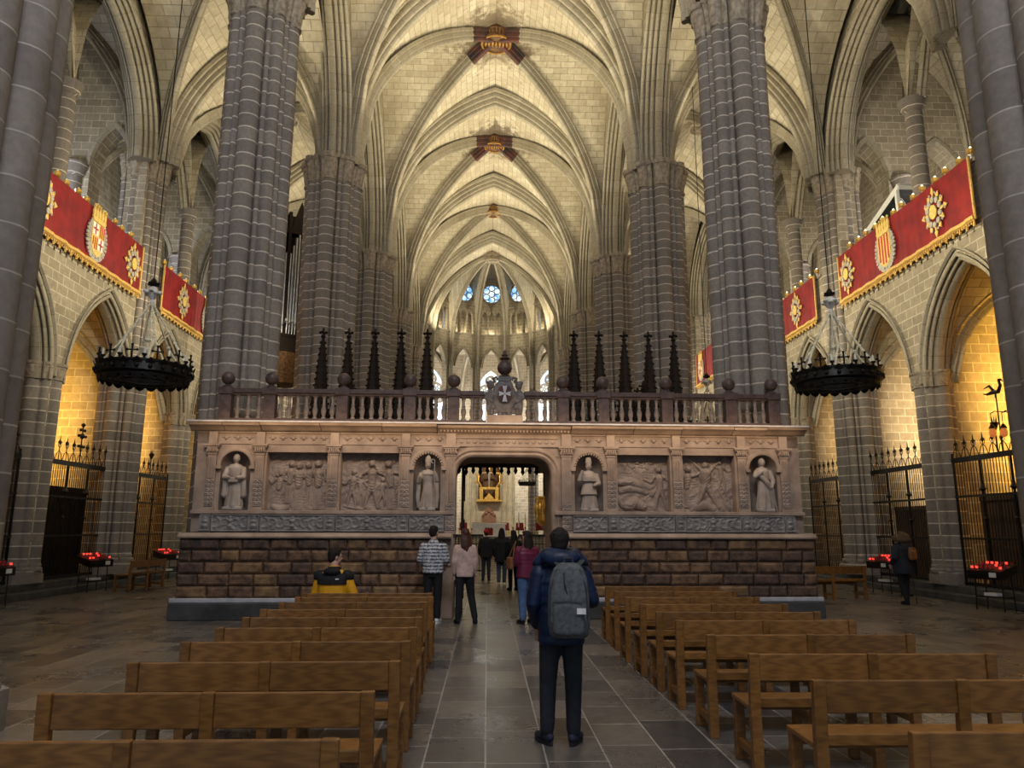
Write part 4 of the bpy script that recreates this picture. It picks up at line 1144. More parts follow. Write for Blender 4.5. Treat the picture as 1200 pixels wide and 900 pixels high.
mb.tube([(-0.2, -0.06, 0.85), (-0.24, -0.09, 0.93), (-0.17, -0.1, 0.96), (-0.14, -0.08, 0.9)], 0.03, 8); mb.tube([(0.2, -0.06, 0.85), (0.24, -0.09, 0.93), (0.17, -0.1, 0.96), (0.14, -0.08, 0.9)], 0.03, 8)
sh = mb.build('cartouche', M['arms'], arm, 40)
mb = MB(); poly = [(0.155 * cos(2 * PI * j / 24), 0.2 * sin(2 * PI * j / 24)) for j in range(24)]
mb.prism(poly, (0, -0.1, 0.6), (1, 0, 0), (0, 0, 1), (0, -0.025, 0)); q = mb.build('shield_field', M['ribred'], sh)
mb = MB()
for k in range(4):
    a = k * PI / 2; L = 0.12 if k % 2 == 0 else 0.17
    c_, s_ = cos(a), sin(a)
    po = [(0.012, -0.014), (L, -0.05), (L * 0.93, 0), (L, 0.05), (0.012, 0.014)]
    mb.prism([(u * c_ - v * s_, u * s_ + v * c_) for u, v in po], (0, -0.125, 0.61), (1, 0, 0), (0, 0, 1), (0, -0.02, 0))
mb.build('cross', M['lead'], sh)
mb = MB(); mb.lathe([(0.1, 0.98), (0.12, 1.0), (0.06, 1.03), (0.13, 1.09), (0.155, 1.16), (0.14, 1.24), (0.08, 1.3), (0.06, 1.34), (0.11, 1.37), (0.05, 1.41), (0.07, 1.45), (0.03, 1.48), (0.04, 1.52), (0.01, 1.56)], 18, (0, 0, 0)); mb.build('urn_finial', M['porphyry'], arm, 40)
for sd in (-1, 1):
    mb = MB(); X = sd * 0.3
    mb.sphere((X - sd * 0.01, -0.03, 0.80), (0.075, 0.075, 0.085), 14, 10)
    mb.capsule((X, -0.01, 0.6), (X, 0, 0.42), 0.085, 0.08); mb.capsule((X + sd * 0.02, -0.02, 0.4), (X + sd * 0.03, -0.07, 0.28), 0.06, 0.045); mb.capsule((X - sd * 0.04, -0.02, 0.4), (X - sd * 0.05, -0.03, 0.28), 0.06, 0.045)
    mb.capsule((X + sd * 0.03, -0.07, 0.28), (X + sd * 0.02, -0.03, 0.19), 0.042, 0.035); mb.capsule((X - sd * 0.05, -0.03, 0.28), (X - sd * 0.05, -0.02, 0.19), 0.042, 0.035)
    mb.capsule((X - sd * 0.06, -0.03, 0.64), (X - sd * 0.14, -0.09, 0.56), 0.042, 0.035); mb.capsule((X + sd * 0.07, -0.02, 0.63), (X + sd * 0.08, -0.08, 0.52), 0.042, 0.035); mb.capsule((X - sd * 0.14, -0.09, 0.56), (X - sd * 0.16, -0.11, 0.66), 0.033, 0.03)
    mb.capsule((X, 0, 0.66), (X, -0.01, 0.74), 0.045, 0.045)
    for k in range(7): mb.sphere((X + 0.06 * cos(k), -0.03 + 0.05 * sin(k * 2), 0.86 + 0.015 * sin(k * 3)), 0.03, 6, 5)
    blob(mb.build('cherub', M['arms'], arm), 0.014, 3)

# ---- statues in the four niches
def robed(name, label, x, kind, face=0.0):
    root = thing('niche_statue', label, 'statue', W2(x, 0.035, 2.056), SROT)
    root.scale = (0.8, 0.85, 0.87) if kind == 2 else (0.88, 0.9, 0.87) if kind == 3 else (0.92, 0.92, 0.97)
    rn = random.Random(kind)
    b = MB(); H = 1.08; n = 40; rs = []
    prof = [(0.0, .17, .13), (.04, .19, .14), (.2, .165, .125), (.45, .135, .105), (.6, .125, .1), (.7, .15, .11), (.8, .17, .11), (.86, .13, .085), (.885, .06, .055)]
    for z, rx, ry in [(prof[i][0] + (prof[i + 1][0] - prof[i][0]) * k / 4, *[prof[i][q] + (prof[i + 1][q] - prof[i][q]) * k / 4 for q in (1, 2)]) for i in range(len(prof) - 1) for k in range(4)]:
        f = 0.1 * max(0, 1 - z / .62)
        rs.append([(rx * (1 + f * sin(9 * a + 2 * z + kind) + f * .6 * sin(17 * a)) * cos(a) + 0.012 * sin(5 * z), ry * (1 + f * sin(8 * a + kind)) * sin(a), 0.05 + z) for a in [2 * PI * j / n for j in range(n)]])
    b.rings(rs)
    b.bb(-0.2, 0.2, -0.13, 0.12, 0, 0.06)
    zh = 1.03
    b.capsule((0, 0, 0.9), (0, -0.01, 0.98), 0.045, 0.042)
    b.sphere((0, -0.015, zh), (0.065, 0.075, 0.088), 18, 12)
    b.sphere((0, -0.09, zh - 0.005), (0.013, 0.02, 0.022), 8, 6); b.sphere((0, -0.075, zh - 0.045), (0.022, 0.012, 0.008), 8, 5)
    for s_ in (-1, 1):
        b.sphere((s_ * 0.026, -0.074, zh + 0.018), (0.013, 0.01, 0.008), 6, 5); b.sphere((s_ * 0.066, 0, zh), (0.012, 0.02, 0.028), 6, 5)
    arms = {1: (((-.17, -.02, .82), (-.2, -.1, .66), (-.08, -.16, .64)), ((.17, -.02, .82), (.2, -.1, .66), (.08, -.16, .64))),
            2: (((-.17, -.02, .82), (-.22, -.08, .66), (-.19, -.16, .76)), ((.17, -.02, .82), (.22, -.06, .7), (.17, -.14, .86))),
            3: (((-.17, -.02, .82), (-.22, -.1, .72), (-.17, -.15, .9)), ((.17, -.02, .82), (.22, -.06, .64), (.1, -.15, .58))),
            4: (((-.15, -.02, .82), (-.2, -.1, .74), (-.07, -.15, .82)), ((.16, -.02, .82), (.21, -.05, .64), (.14, -.14, .5)))}[kind]
    for A_, B_, C_ in arms:
        b.capsule(A_, B_, .062, .058); b.capsule(B_, C_, .055, .036); b.sphere(C_, (.034, .03, .036), 8, 6)
        for k in range(4): b.capsule((C_[0] + (k - 1.5) * .014, C_[1] - .01, C_[2] - .005), (C_[0] + (k - 1.5) * .016, C_[1] - .035, C_[2] + .015), .009, .007, 6)
    if kind == 1:      # deacon with a cloth across and short hair
        b.box((0, -.155, .6), (.2, .03, .1)); 
        b.sphere((0, .01, zh + .03), (.072, .075, .075), 14, 8)
        for s_ in (-1, 1): b.capsule((s_ * .19, -.05, .66), (s_ * .2, -.02, .3), .05, .07)
    if kind == 2:      # bishop: mitre, crozier, cope
        b.lathe([(.07, 0), (.082, .04), (.075, .12), (.03, .19), (.005, .21)], 16, (0, -.01, zh + .05), sy=.7)
        for s_ in (-1, 1): b.tube([(s_ * .17, .0, .86), (s_ * .22, -.02, .6), (s_ * .24, 0, .3), (s_ * .22, .02, .06)], [.05, .06, .06, .05], 8)
        b.sphere((0, -.02, .83), (.17, .11, .07), 14, 8)
    if kind == 3:      # bishop with short cape
        b.lathe([(.065, 0), (.078, .04), (.07, .1), (.06, .16), (.01, .17)], 16, (0, -.01, zh + .05), sy=.7)
        b.lathe([(.19, 0), (.18, .1), (.12, .19), (.06, .22)], 22, (0, -.01, .68), sy=.75)
        b.lathe([(.2, 0), (.17, .12), (.14, .25)], 22, (0, 0, .38), sy=.75)
    if kind == 4:      # young woman in a long mantle
        b.sphere((0, .02, zh + .01), (.078, .078, .095), 14, 10); b.capsule((0, .05, zh - .03), (0, .08, .86), .06, .05)
        b.tube([(-.12, -.1, .78), (.05, -.13, .6), (.16, -.08, .46), (.2, -.03, .2), (.2, 0, .06)], [.05, .06, .06, .055, .05], 8)
    body = blob(b.build('body', M['statue'], root), 0.0095, 2)
    if kind in (2, 4):
        s = MB()
        if kind == 2: s.tube([(.17, -.16, .06), (.17, -.165, 1.1)] + [(.13 + .045 * cos(t), -.165, 1.12 + .045 * sin(t)) for t in (0, .8, 1.6, 2.4, 3.2, 4.0, 4.8)], .011, 6)
        else: s.tube([(.24, -.12, .0), (.15, -.15, .5)], .012, 6)
        s.build('staff', M['statue'], root, 40)
    return root
ncx = lambda sd, j: (sp[sd][j] + sp[sd][j + 1]) / 2
robed('s', 'stone statue of a robed saint in the niche at the left end of the screen', ncx(-1, 0), 1)
robed('s', 'stone bishop statue with crozier and mitre, in the niche just left of the doorway', ncx(-1, 3), 2)
robed('s', 'stone bishop statue with one hand raised, in the niche just right of the doorway', ncx(1, 0), 3)
robed('s', 'stone statue of a mantled woman in the niche at the right end of the screen', ncx(1, 3), 4)
# ------------------------------------------------------------------ benches
def make_bench(label):
    root = thing('wooden_bench', label, 'bench')
    L = 1.8
    s = MB(); s.bb(-L / 2 + 0.0, L / 2, 0.02, 0.44, 0.43, 0.465); s.build('seat', M['oak'], root, bevel=0.008)
    for k in (-1, 1):
        b = MB(); a, c = sorted((k * 0.034, k * (L / 2 - 0.075))); b.bb(a, c, -0.03, 0.0, 0.635, 0.82); b.build('back_board', M['oak'], root, bevel=0.006)
        b = MB(); b.bb(a, c, -0.025, 0.005, 0.455, 0.52); b.build('back_rail', M['oak'], root, bevel=0.005)
    for x in (-L / 2 + 0.0375, 0, L / 2 - 0.0375):
        w = 0.075 if x else 0.07
        p = MB()
        p.add([(x + sx * w / 2, y, z) for z, ya, yb in ((0, -0.035, 0.035), (0.45, -0.03, 0.03), (0.825, -0.05, -0.005)) for y in (ya, yb) for sx in (-1, 1)],
              [(0, 2, 3, 1)] + [q for o in (0, 4) for q in ((o, o + 1, o + 5, o + 4), (o + 3, o + 2, o + 6, o + 7), (o + 2, o, o + 4, o + 6), (o + 1, o + 3, o + 7, o + 5))] + [(8, 9, 11, 10)])
        p.build('back_leg', M['oak'], root, bevel=0.006)
        f = MB(); f.bb(x - w / 2, x + w / 2, 0.36, 0.42, 0, 0.43); f.build('front_leg', M['oak'], root, bevel=0.006)
        c = MB(); c.bb(x - 0.022, x + 0.022, 0.03, 0.36, 0.1, 0.16); c.build('stretcher', M['oak'], root, bevel=0.005)
    a = MB(); a.bb(-L / 2 + 0.075, L / 2 - 0.075, 0.37, 0.4, 0.36, 0.43); a.build('apron', M['oak'], root, bevel=0.004)
    return root
rnd = random.Random(11)
order = ['nearest', 'second', 'third', 'fourth', 'fifth', 'sixth', 'seventh', 'eighth', 'ninth', 'tenth and farthest']
LY = [3.42, 4.36, 5.31, 6.22, 7.07, 7.87, 8.62, 9.45, 10.15, 10.75]; LX = [-1.52, -1.51, -1.48, -1.50, -1.53, -1.55, -1.6, -1.62, -1.6, -1.66]
RY = [3.47, 4.62, 5.57, 6.56, 7.57, 8.33, 9.18, 10.1, 11.05, 12.0]; RX = [2.78, 2.84, 2.79, 2.77, 2.76, 2.74, 2.73, 2.72, 2.74, 2.76]
bench0 = None
for nm, XS, YS, grp in (('left', LX, LY, 'benches left of the centre aisle'), ('right', RX, RY, 'benches right of the centre aisle')):
    for k, (x, y) in enumerate(zip(XS, YS)):
        lab = 'oak bench, %s from the camera in the row %s of the aisle' % (order[k], nm)
        if nm == 'left' and k == 9: lab = 'oak bench farthest from the camera left of the aisle, under the seated man'
        loc = (x, y, 0); rz = rnd.uniform(-0.012, 0.012) + (0.01 if nm == 'left' else -0.006)
        if bench0 is None:
            bench0 = make_bench(lab); bench0.location = loc; bench0.rotation_euler.z = rz; bench0['group'] = grp
        else: dup(bench0, loc, rz, lab, grp)
b = dup(bench0, (8.55, 18.6, 0), rad(8), 'oak bench standing alone in the right aisle beside the screen end', 'benches in the aisles')
b = dup(bench0, (-9.6, 21.9, 0), rad(84), 'oak bench seen end-on in the left aisle beside the pillar', 'benches in the aisles')

# ------------------------------------------------------------------ people
SKIN = plain_mat('skin', (0.55, 0.34, 0.25), 0.5, 0, 0.08, 5)
def cloth(name, c, rough=0.8, var=0.2, c2=None, ns=10, bmp=0.25): return plain_mat(name, c, rough, 0, var, ns, bmp, 0.3, c2)
HAIR = cloth('dark_hair', (0.014, 0.009, 0.007), 0.75, 0.3, ns=30); HAIR2 = cloth('auburn_hair', (0.06, 0.022, 0.012), 0.45, 0.3, ns=30)

def hand(mb, wr, d, up, side, s=1.0, curl=0.5):
    """palm and five fingers from the wrist along d, thumb towards side"""
    wr, d, up, side = Vector(wr), Vector(d).normalized(), Vector(up).normalized(), Vector(side).normalized()
    pal = wr + d * 0.085 * s
    mb.capsule(wr, pal, 0.026 * s, 0.034 * s, 10, flat=0.7)
    for k, L in enumerate((0.068, 0.076, 0.07, 0.055)):
        a = pal + side * (0.027 - 0.018 * k) * s
        m_ = a + (d * cos(curl * 0.6) - up * sin(curl * 0.6)) * L * 0.5 * s
        e = m_ + (d * cos(curl * 1.7) - up * sin(curl * 1.7)) * L * 0.55 * s
        mb.capsule(a, m_, 0.0095 * s, 0.0088 * s, 8); mb.capsule(m_, e, 0.0088 * s, 0.0075 * s, 8)
    a = wr + d * 0.03 * s + side * 0.024 * s; m_ = a + (d * 0.6 + side * 0.8 - up * 0.2).normalized() * 0.04 * s; e = m_ + (d * 0.95 + side * 0.2 - up * 0.3).normalized() * 0.032 * s
    mb.capsule(a, m_, 0.013 * s, 0.011 * s, 8); mb.capsule(m_, e, 0.011 * s, 0.009 * s, 8)

def head(mb, c, rz=0.0, tilt=0.0, s=1.0):
    """c = centre of the skull; looks along +y turned by rz"""
    R = Matrix.Rotation(rz, 3, 'Z') @ Matrix.Rotation(tilt, 3, 'X'); c = Vector(c)
    P = lambda x, y, z: tuple(c + R @ Vector((x * s, y * s, z * s)))
    mb.sphere(P(0, -0.01, 0.015), (0.074 * s, 0.094 * s, 0.1 * s), 18, 12, rot=R)
    mb.sphere(P(0, 0.028, -0.05), (0.056 * s, 0.062 * s, 0.07 * s), 14, 10, rot=R)
    mb.sphere(P(0, 0.055, -0.095), (0.026 * s, 0.024 * s, 0.022 * s), 10, 8, rot=R)
    mb.capsule(P(0, 0.082, 0.005), P(0, 0.104, -0.033), 0.009 * s, 0.015 * s, 8)
    mb.sphere(P(0, 0.082, -0.068), (0.026 * s, 0.012 * s, 0.009 * s), 10, 6, rot=R)
    for k in (-1, 1):
        mb.sphere(P(k * 0.031, 0.076, 0.008), (0.015 * s, 0.011 * s, 0.009 * s), 8, 6, rot=R)
        mb.sphere(P(k * 0.03, 0.08, 0.028), (0.022 * s, 0.008 * s, 0.006 * s), 8, 5, rot=R)
        mb.sphere(P(k * 0.077, -0.008, -0.012), (0.01 * s, 0.02 * s, 0.032 * s), 8, 8, rot=R)
    return P, R

def torso(mb, levels, seg=28, quilt=0.0, nq=0):
    rs = []
    for i in range(len(levels) - 1):
        for k in range(6):
            t = k / 6; q = [levels[i][j] + (levels[i + 1][j] - levels[i][j]) * t for j in range(5)]
            rs.append(q)
    rs.append(levels[-1]); z0, z1 = rs[0][0], rs[-1][0]
    out = []
    for z, rx, ry, cx, cy in rs:
        g = 1 + quilt * abs(sin(PI * nq * (z - z0) / (z1 - z0))) if nq else 1
        out.append([(cx + rx * g * math.copysign(abs(cos(a)) ** 0.85, cos(a)), cy + ry * g * math.copysign(abs(sin(a)) ** 0.85, sin(a)), z) for a in [2 * PI * j / seg for j in range(seg)]])
    mb.rings(out)

def limb(mb, pts, r, quilt=0.0, nq=0, n=22):
    """smooth limb through joints with tapering radius"""
    P = [Vector(p) for p in pts]; L = [0]
    for i in range(1, len(P)): L.append(L[-1] + (P[i] - P[i - 1]).length)
    pp, rr = [], []
    for i in range(n + 1):
        d = L[-1] * i / n; k = 0
        while k < len(L) - 2 and d > L[k + 1]: k += 1
        t = (d - L[k]) / max(1e-6, L[k + 1] - L[k])
        pp.append(tuple(P[k].lerp(P[k + 1], t))); q = r[k] + (r[k + 1] - r[k]) * t
        rr.append(q * (1 + quilt * abs(sin(PI * nq * i / n))) if nq else q)
    mb.tube(pp, rr, 14)
    for a, q in ((pp[0], rr[0]), (pp[-1], rr[-1])): mb.sphere(a, q * 0.98, 12, 8)
    for a, q in zip(P[1:-1], r[1:-1]): mb.sphere(tuple(a), q * 0.99, 12, 8)

def shoe(parent, a, yaw, mat, sole, s=1.0):
    R = Matrix.Rotation(yaw, 3, 'Z'); A = Vector(a)
    P = lambda x, y, z: tuple(A + R @ Vector((x * s, y * s, z * s)))
    mb = MB()
    mb.sphere(P(0, -0.02, 0.062), (0.042 * s, 0.062 * s, 0.045 * s), 12, 8, rot=R); mb.sphere(P(0, 0.1, 0.048), (0.047 * s, 0.1 * s, 0.034 * s), 14, 8, rot=R)
    mb.capsule(P(0, -0.015, 0.06), P(0, -0.01, 0.11), 0.046 * s, 0.047 * s, 12); mb.capsule(P(0, 0.0, 0.07), P(0, 0.09, 0.055), 0.044 * s, 0.04 * s, 12)
    o = blob(mb.build('shoe', mat, parent), 0.008, 3)
    mb = MB(); poly = [(0.046 * cos(t) * (1.0 if sin(t) > 0 else 0.85), 0.062 + (0.142 if sin(t) > 0 else 0.142) * sin(t)) for t in [2 * PI * j / 20 for j in range(20)]]
    mb.prism([(x * s, y * s) for x, y in poly], tuple(A), tuple(R @ Vector((1, 0, 0))), tuple(R @ Vector((0, 1, 0))), (0, 0, 0.032 * s)); mb.build('sole', sole, o)

def person(label, loc, rz, H, c):
    s = H / 1.75
    root = thing('person', label, 'person', loc, rz)
    V = lambda p: (p[0] * s, p[1] * s, p[2] * s)
    hips = c.get('hips', 0.92); hw = 0.088
    lean = c.get('lean', 0.0)
    legs = c.get('legs') or [((-hw, 0, hips), (-hw - 0.005, 0.012, 0.5), (-0.1, -0.02, 0.085), 0.12), ((hw, 0, hips), (hw + 0.005, 0.012, 0.5), (0.1, -0.02, 0.085), -0.12)]
    shy = lean
    arms = c.get('arms') or [((-0.19, shy, 1.42), (-0.235, -0.02, 1.14), (-0.225, 0.06, 0.9)), ((0.19, shy, 1.42), (0.235, -0.02, 1.14), (0.225, 0.06, 0.9))]
    nf = c.get('narrow', 1.0); arms = [((A_[0] * 0.92 * nf, A_[1], A_[2] - 0.035), (B_[0] * nf, B_[1], B_[2]), (C_[0] * nf, C_[1], C_[2])) for A_, B_, C_ in arms]
    dz = hips - 0.92
    hc = c.get('head', (0, lean + 0.02, 1.645 + dz))
    # one continuous body
    b = MB()
    P, R = head(b, V(hc), c.get('turn', 0.0), c.get('tilt', 0.0), s)
    limb(b, [V((0, lean - 0.005, 1.42 + dz)), V((hc[0], hc[1] - 0.025, hc[2] - 0.08))], [0.06 * s, 0.053 * s], n=8)
    torso(b, [[(hips - 0.06) * s, .13 * s, .09 * s, 0, 0], [(hips + .12) * s, .125 * s, .085 * s, 0, lean * .3 * s], [(1.25 + dz) * s, .14 * s, .095 * s, 0, lean * .7 * s], [(1.4 + dz) * s, .14 * s, .08 * s, 0, lean * s], [(1.47 + dz) * s, .06 * s, .055 * s, 0, lean * s]])
    for A_, B_, C_ in arms: limb(b, [V(A_), V(B_), V(C_)], [.046 * s, .04 * s, .029 * s], n=12)
    for (A_, B_, C_), hs in zip(arms, (1, -1)):
        d = (Vector(C_) - Vector(B_)).normalized(); up = Vector((0, 0, 1)) if abs(d.z) < 0.8 else Vector((-hs * 1.0, 0, 0)) * -1
        side = d.cross(up) * (1 if abs(d.z) < 0.8 else 0) * -hs + (Vector((0, 1, 0)) if abs(d.z) >= 0.8 else Vector((0, 0, 0)))
        side = (side - d * side.dot(d)); up = (up - d * up.dot(d))
        hand(b, V(C_), d, up, side, s, c.get('curl', 0.5))
    for A_, B_, C_, _ in legs: limb(b, [V(A_), V(B_), V(C_)], [.075 * s, .05 * s, .036 * s], n=12)
    blob(b.build('body', SKIN, root), c.get('vox', 0.0085), 2)
    # trousers
    t = MB(); w = c.get('tw', 1.0)
    torso(t, [[(hips - .08) * s, .15 * s, .105 * s, 0, -.01 * s], [(hips + .02) * s, .165 * s, .115 * s, 0, -.005 * s], [(hips + .16) * s, .15 * s, .105 * s, 0, lean * .3 * s]])
    for A_, B_, C_, _ in legs: limb(t, [V(A_), V(B_), V((C_[0], C_[1], C_[2] + 0.03))], [.098 * s * w, .072 * s * w, .058 * s * w], 0.025, 9, 30)
    blob(t.build('trousers', c['trousers'], root), 0.012, 4)
    # jacket or sweater
    j = MB(); hem = c.get('hem', 0.84) ; q, nq = c.get('quilt', (0, 0)); f = c.get('fat', 1.0)
    torso(j, [[hem * s, .19 * s * f, .145 * s * f, 0, -.005 * s], [(hem + .03) * s, .195 * s * f, .148 * s * f, 0, 0], [(1.12 + dz) * s, .185 * s * f, .135 * s * f, 0, lean * .6 * s], [(1.32 + dz) * s, .2 * s * f, .13 * s * f, 0, lean * .9 * s], [(1.42 + dz) * s, .165 * s * f, .105 * s * f, 0, lean * s], [(1.475 + dz) * s, .09 * s, .08 * s, 0, lean * s], [(1.52 + dz) * s, .074 * s, .072 * s, 0, (lean + .005) * s]], 32, q, nq)
    for A_, B_, C_ in arms:
        d = (Vector(C_) - Vector(B_)).normalized(); C2 = tuple(Vector(C_) - d * 0.02)
        limb(j, [V(A_), V(B_), V(C2)], [.083 * s * f, .066 * s * f, .048 * s * f], q, max(0, nq + 2) if nq else 0, 30)
    blob(j.build('jacket' if c.get('jk', 1) else 'sweater', c['top'], root), c.get('jvox', 0.011), 2 if nq else 4)
    # hair
    h = MB(); kind = c.get('hair', 'short')
    h.sphere(P(0, -0.022, 0.03), (0.084 * s, 0.096 * s, 0.098 * s), 18, 12, rot=R)
    h.sphere(P(0, -0.05, -0.015), (0.074 * s, 0.062 * s, 0.075 * s), 14, 10, rot=R); h.sphere(P(0, 0.045, 0.085), (0.06 * s, 0.045 * s, 0.035 * s), 12, 8, rot=R)
    rn = random.Random(H)
    if kind == 'long':
        for k in range(9):
            x = (k - 4) * 0.017
            h.tube([P(x, -0.075 + 0.004 * abs(k - 4), 0.02), P(x * 1.25, -0.105 + abs(k - 4) * 0.008, -0.1), P(x * 1.35 + rn.uniform(-.01, .01), -0.125 + abs(k - 4) * 0.01, -0.22), P(x * 0.9 + rn.uniform(-.01, .01), -0.135 + abs(k - 4) * 0.01, -0.33)], [.025 * s, .027 * s, .024 * s, .008 * s], 8)
    else:
        for k in range(40):
            a = rn.uniform(0, 2 * PI); e = rn.uniform(0.1, 1.4)
            h.sphere(P(0.076 * cos(a) * cos(e), -0.024 + 0.088 * sin(a) * cos(e), 0.034 + 0.09 * sin(e)), 0.016 * s, 6, 4)
    blob(h.build('hair', c.get('haircol', HAIR), root), 0.009, 2)
    for (A_, B_, C_, yaw) in legs: shoe(root, V((C_[0], C_[1] + 0.01, C_[2] - 0.085)), yaw, c['shoes'], c.get('sole', c['shoes']), s)
    return root, P, R, s

def local(mb_pts, loc, rz):
    return [(loc[0] + x * cos(rz) - y * sin(rz), loc[1] + x * sin(rz) + y * cos(rz), loc[2] + z) for x, y, z in mb_pts]

BLK = cloth('black_cloth', (0.012, 0.012, 0.014)); DARKJ = cloth('dark_denim', (0.02, 0.022, 0.028)); NAVY = cloth('navy_quilted_nylon', (0.006, 0.015, 0.046), 0.45, 0.3, ns=4)
JEAN = cloth('blue_denim', (0.07, 0.13, 0.26), 0.85, 0.25, ns=14); WSHOE = cloth('white_leather', (0.7, 0.68, 0.66), 0.5); MAROON = cloth('maroon_quilted_nylon', (0.13, 0.016, 0.045), 0.45, 0.25, ns=5)
PINK = cloth('pale_pink_wool', (0.52, 0.36, 0.32)); GREYP = cloth('grey_canvas', (0.088, 0.095, 0.1), 0.85, 0.3, ns=30); GREYD = cloth('dark_grey_canvas', (0.04, 0.043, 0.047), 0.85); YELJ = cloth('yellow_nylon', (0.75, 0.36, 0.015), 0.5, 0.12); BROWNL = cloth('tan_leather', (0.2, 0.085, 0.03), 0.55); REDC = cloth('red_cotton', (0.4, 0.02, 0.03)); FUR = cloth('brown_fur', (0.11, 0.07, 0.04), 0.9, 0.4, ns=60, bmp=0.8); SOLE = cloth('black_rubber', (0.02, 0.02, 0.022), 0.6); SHOEB = cloth('dark_blue_mesh', (0.02, 0.024, 0.04), 0.7)
def knit_mat():
    m, nt, b = new_mat('patterned_knit')
    ob = coords(nt, 'Object'); mp = nt.nodes.new('ShaderNodeMapping'); mp.inputs['Scale'].default_value = (1, 1, 1); nt.links.new(ob, mp.inputs[0])
    br = nt.nodes.new('ShaderNodeTexWave'); br.wave_type = 'BANDS'; br.bands_direction = 'Z'; br.inputs['Scale'].default_value = 5.2; br.inputs['Distortion'].default_value = 0.0
    ch = nt.nodes.new('ShaderNodeTexChecker'); ch.inputs['Scale'].default_value = 26; ch.inputs[1].default_value = (1, 1, 1, 1); ch.inputs[2].default_value = (0, 0, 0, 1)
    nt.links.new(mp.outputs[0], br.inputs[0]); nt.links.new(mp.outputs[0], ch.inputs[0])
    wh = ramp(nt, br.outputs['Fac'], [(0.5, (0.05, 0.06, 0.1)), (0.56, (0.62, 0.62, 0.62))])
    zz = noise(nt, mp.outputs[0], 28, 1)
    pat = ramp(nt, zz, [(0.49, (0.05, 0.06, 0.1)), (0.53, (0.66, 0.66, 0.66))])
    c = mix(nt, 'MIX', 0.42, wh, pat); nt.links.new(c, b.inputs['Base Color']); b.inputs['Roughness'].default_value = 0.9
    return m
KNIT = knit_mat()

# the man in front
ML, MR = (0.62, 6.4, 0), rad(-4)
man, P, R, s_ = person('man seen from behind in a blue hooded puffer jacket and dark jeans, nearest the camera', ML, MR, 1.69, dict(
    top=NAVY, trousers=DARKJ, shoes=SHOEB, sole=SOLE, quilt=(0.05, 9), fat=0.99, hem=0.8, tw=1.03, turn=rad(-14), vox=0.007, jvox=0.009, lean=0.0,
    legs=[((-0.09, 0, 0.92), (-0.115, 0.015, 0.5), (-0.125, -0.02, 0.085), 0.5), ((0.09, 0, 0.92), (0.1, 0.015, 0.5), (0.095, -0.03, 0.085), -0.35)],
    arms=[((-0.2, -0.01, 1.42), (-0.235, -0.06, 1.13), (-0.21, 0.13, 0.93)), ((0.2, -0.01, 1.42), (0.265, -0.04, 1.16), (0.17, 0.22, 1.13))]))
hd = MB()
hd.tube([(0.125 * cos(t), 0.02 + 0.115 * sin(t), 1.49 + 0.012 * sin(2 * t)) for t in [2 * PI * k / 20 for k in range(20)]], 0.05, 12, closed=True)
hd.sphere((0, -0.115, 1.455), (0.145, 0.065, 0.07), 18, 10); hd.sphere((0.08, -0.095, 1.47), (0.09, 0.06, 0.06), 14, 8); hd.sphere((-0.08, -0.095, 1.47), (0.09, 0.06, 0.06), 14, 8)
hd.capsule((-0.13, 0.0, 1.47), (-0.19, 0.0, 1.42), 0.06, 0.05); hd.capsule((0.13, 0.0, 1.47), (0.19, 0.0, 1.42), 0.06, 0.05)
blob(hd.build('hood', NAVY, man), 0.01, 3)
bp_ = thing('backpack', 'grey canvas backpack on the back of the man in the blue jacket', 'backpack', local([(0.06, -0.185, 0.86)], ML, MR)[0], MR + rad(-3))
mb = MB(); rs = []
for z, rx, ry, cy in ((0.0, .13, .07, -.1), (.02, .155, .09, -.105), (.12, .168, .108, -.11), (.3, .165, .105, -.105), (.45, .15, .09, -.09), (.53, .12, .072, -.075), (.575, .07, .04, -.06)):
    rs.append([(rx * math.copysign(abs(cos(a)) ** 0.6, cos(a)), cy + ry * math.copysign(abs(sin(a)) ** 0.7, sin(a)), z) for a in [2 * PI * j / 32 for j in range(32)]])
mb.rings(rs); blob(mb.build('main_compartment', GREYP, bp_), 0.012, 4)
mb = MB(); rs = []
for z, k in ((.03, .8), (.05, 1), (.24, 1), (.27, .75)):
    rs.append([(.125 * k * math.copysign(abs(cos(a)) ** 0.6, cos(a)), -.2 + .038 * k * math.copysign(abs(sin(a)) ** 0.7, sin(a)), z) for a in [2 * PI * j / 24 for j in range(24)]])
mb.rings(rs); blob(mb.build('front_pocket', GREYP, bp_), 0.01, 3)
mb = MB()
mb.tube([(-.135, -.17, .06), (-.15, -.19, .2), (-.14, -.175, .38), (-.09, -.135, .53)], .005, 6); mb.tube([(.135, -.17, .06), (.15, -.19, .2), (.14, -.175, .38), (.09, -.135, .53)], .005, 6)
mb.tube([(-.12, -.222, .275), (0, -.232, .285), (.12, -.222, .275)], .005, 6); mb.build('zip_seam', GREYD, bp_)
for k in (-1, 1):
    mb = MB(); mb.tube([(k * .075, -.02, .55), (k * .11, .045, .585), (k * .135, .12, .55)], [.026, .028, .026], 8, sq=0.4); mb.build('shoulder_strap', GREYD, bp_, 40)
mb = MB(); mb.tube([(-.035, -.06, .57), (-.03, -.06, .61), (.03, -.06, .61), (.035, -.06, .57)], .01, 8); mb.build('top_handle', GREYD, bp_, 40)
mb = MB(); mb.box((.1, -.245, .215), (.07, .006, .045)); mb.build('sewn_patch', WSHOE, bp_)
mb = MB(); mb.tube([(.0, -.19, .3), (-.03, -.2, .42), (-.035, -.17, .5)], [.012, .013, .01], 8, sq=0.4); mb.build('webbing', GREYD, bp_, 40)

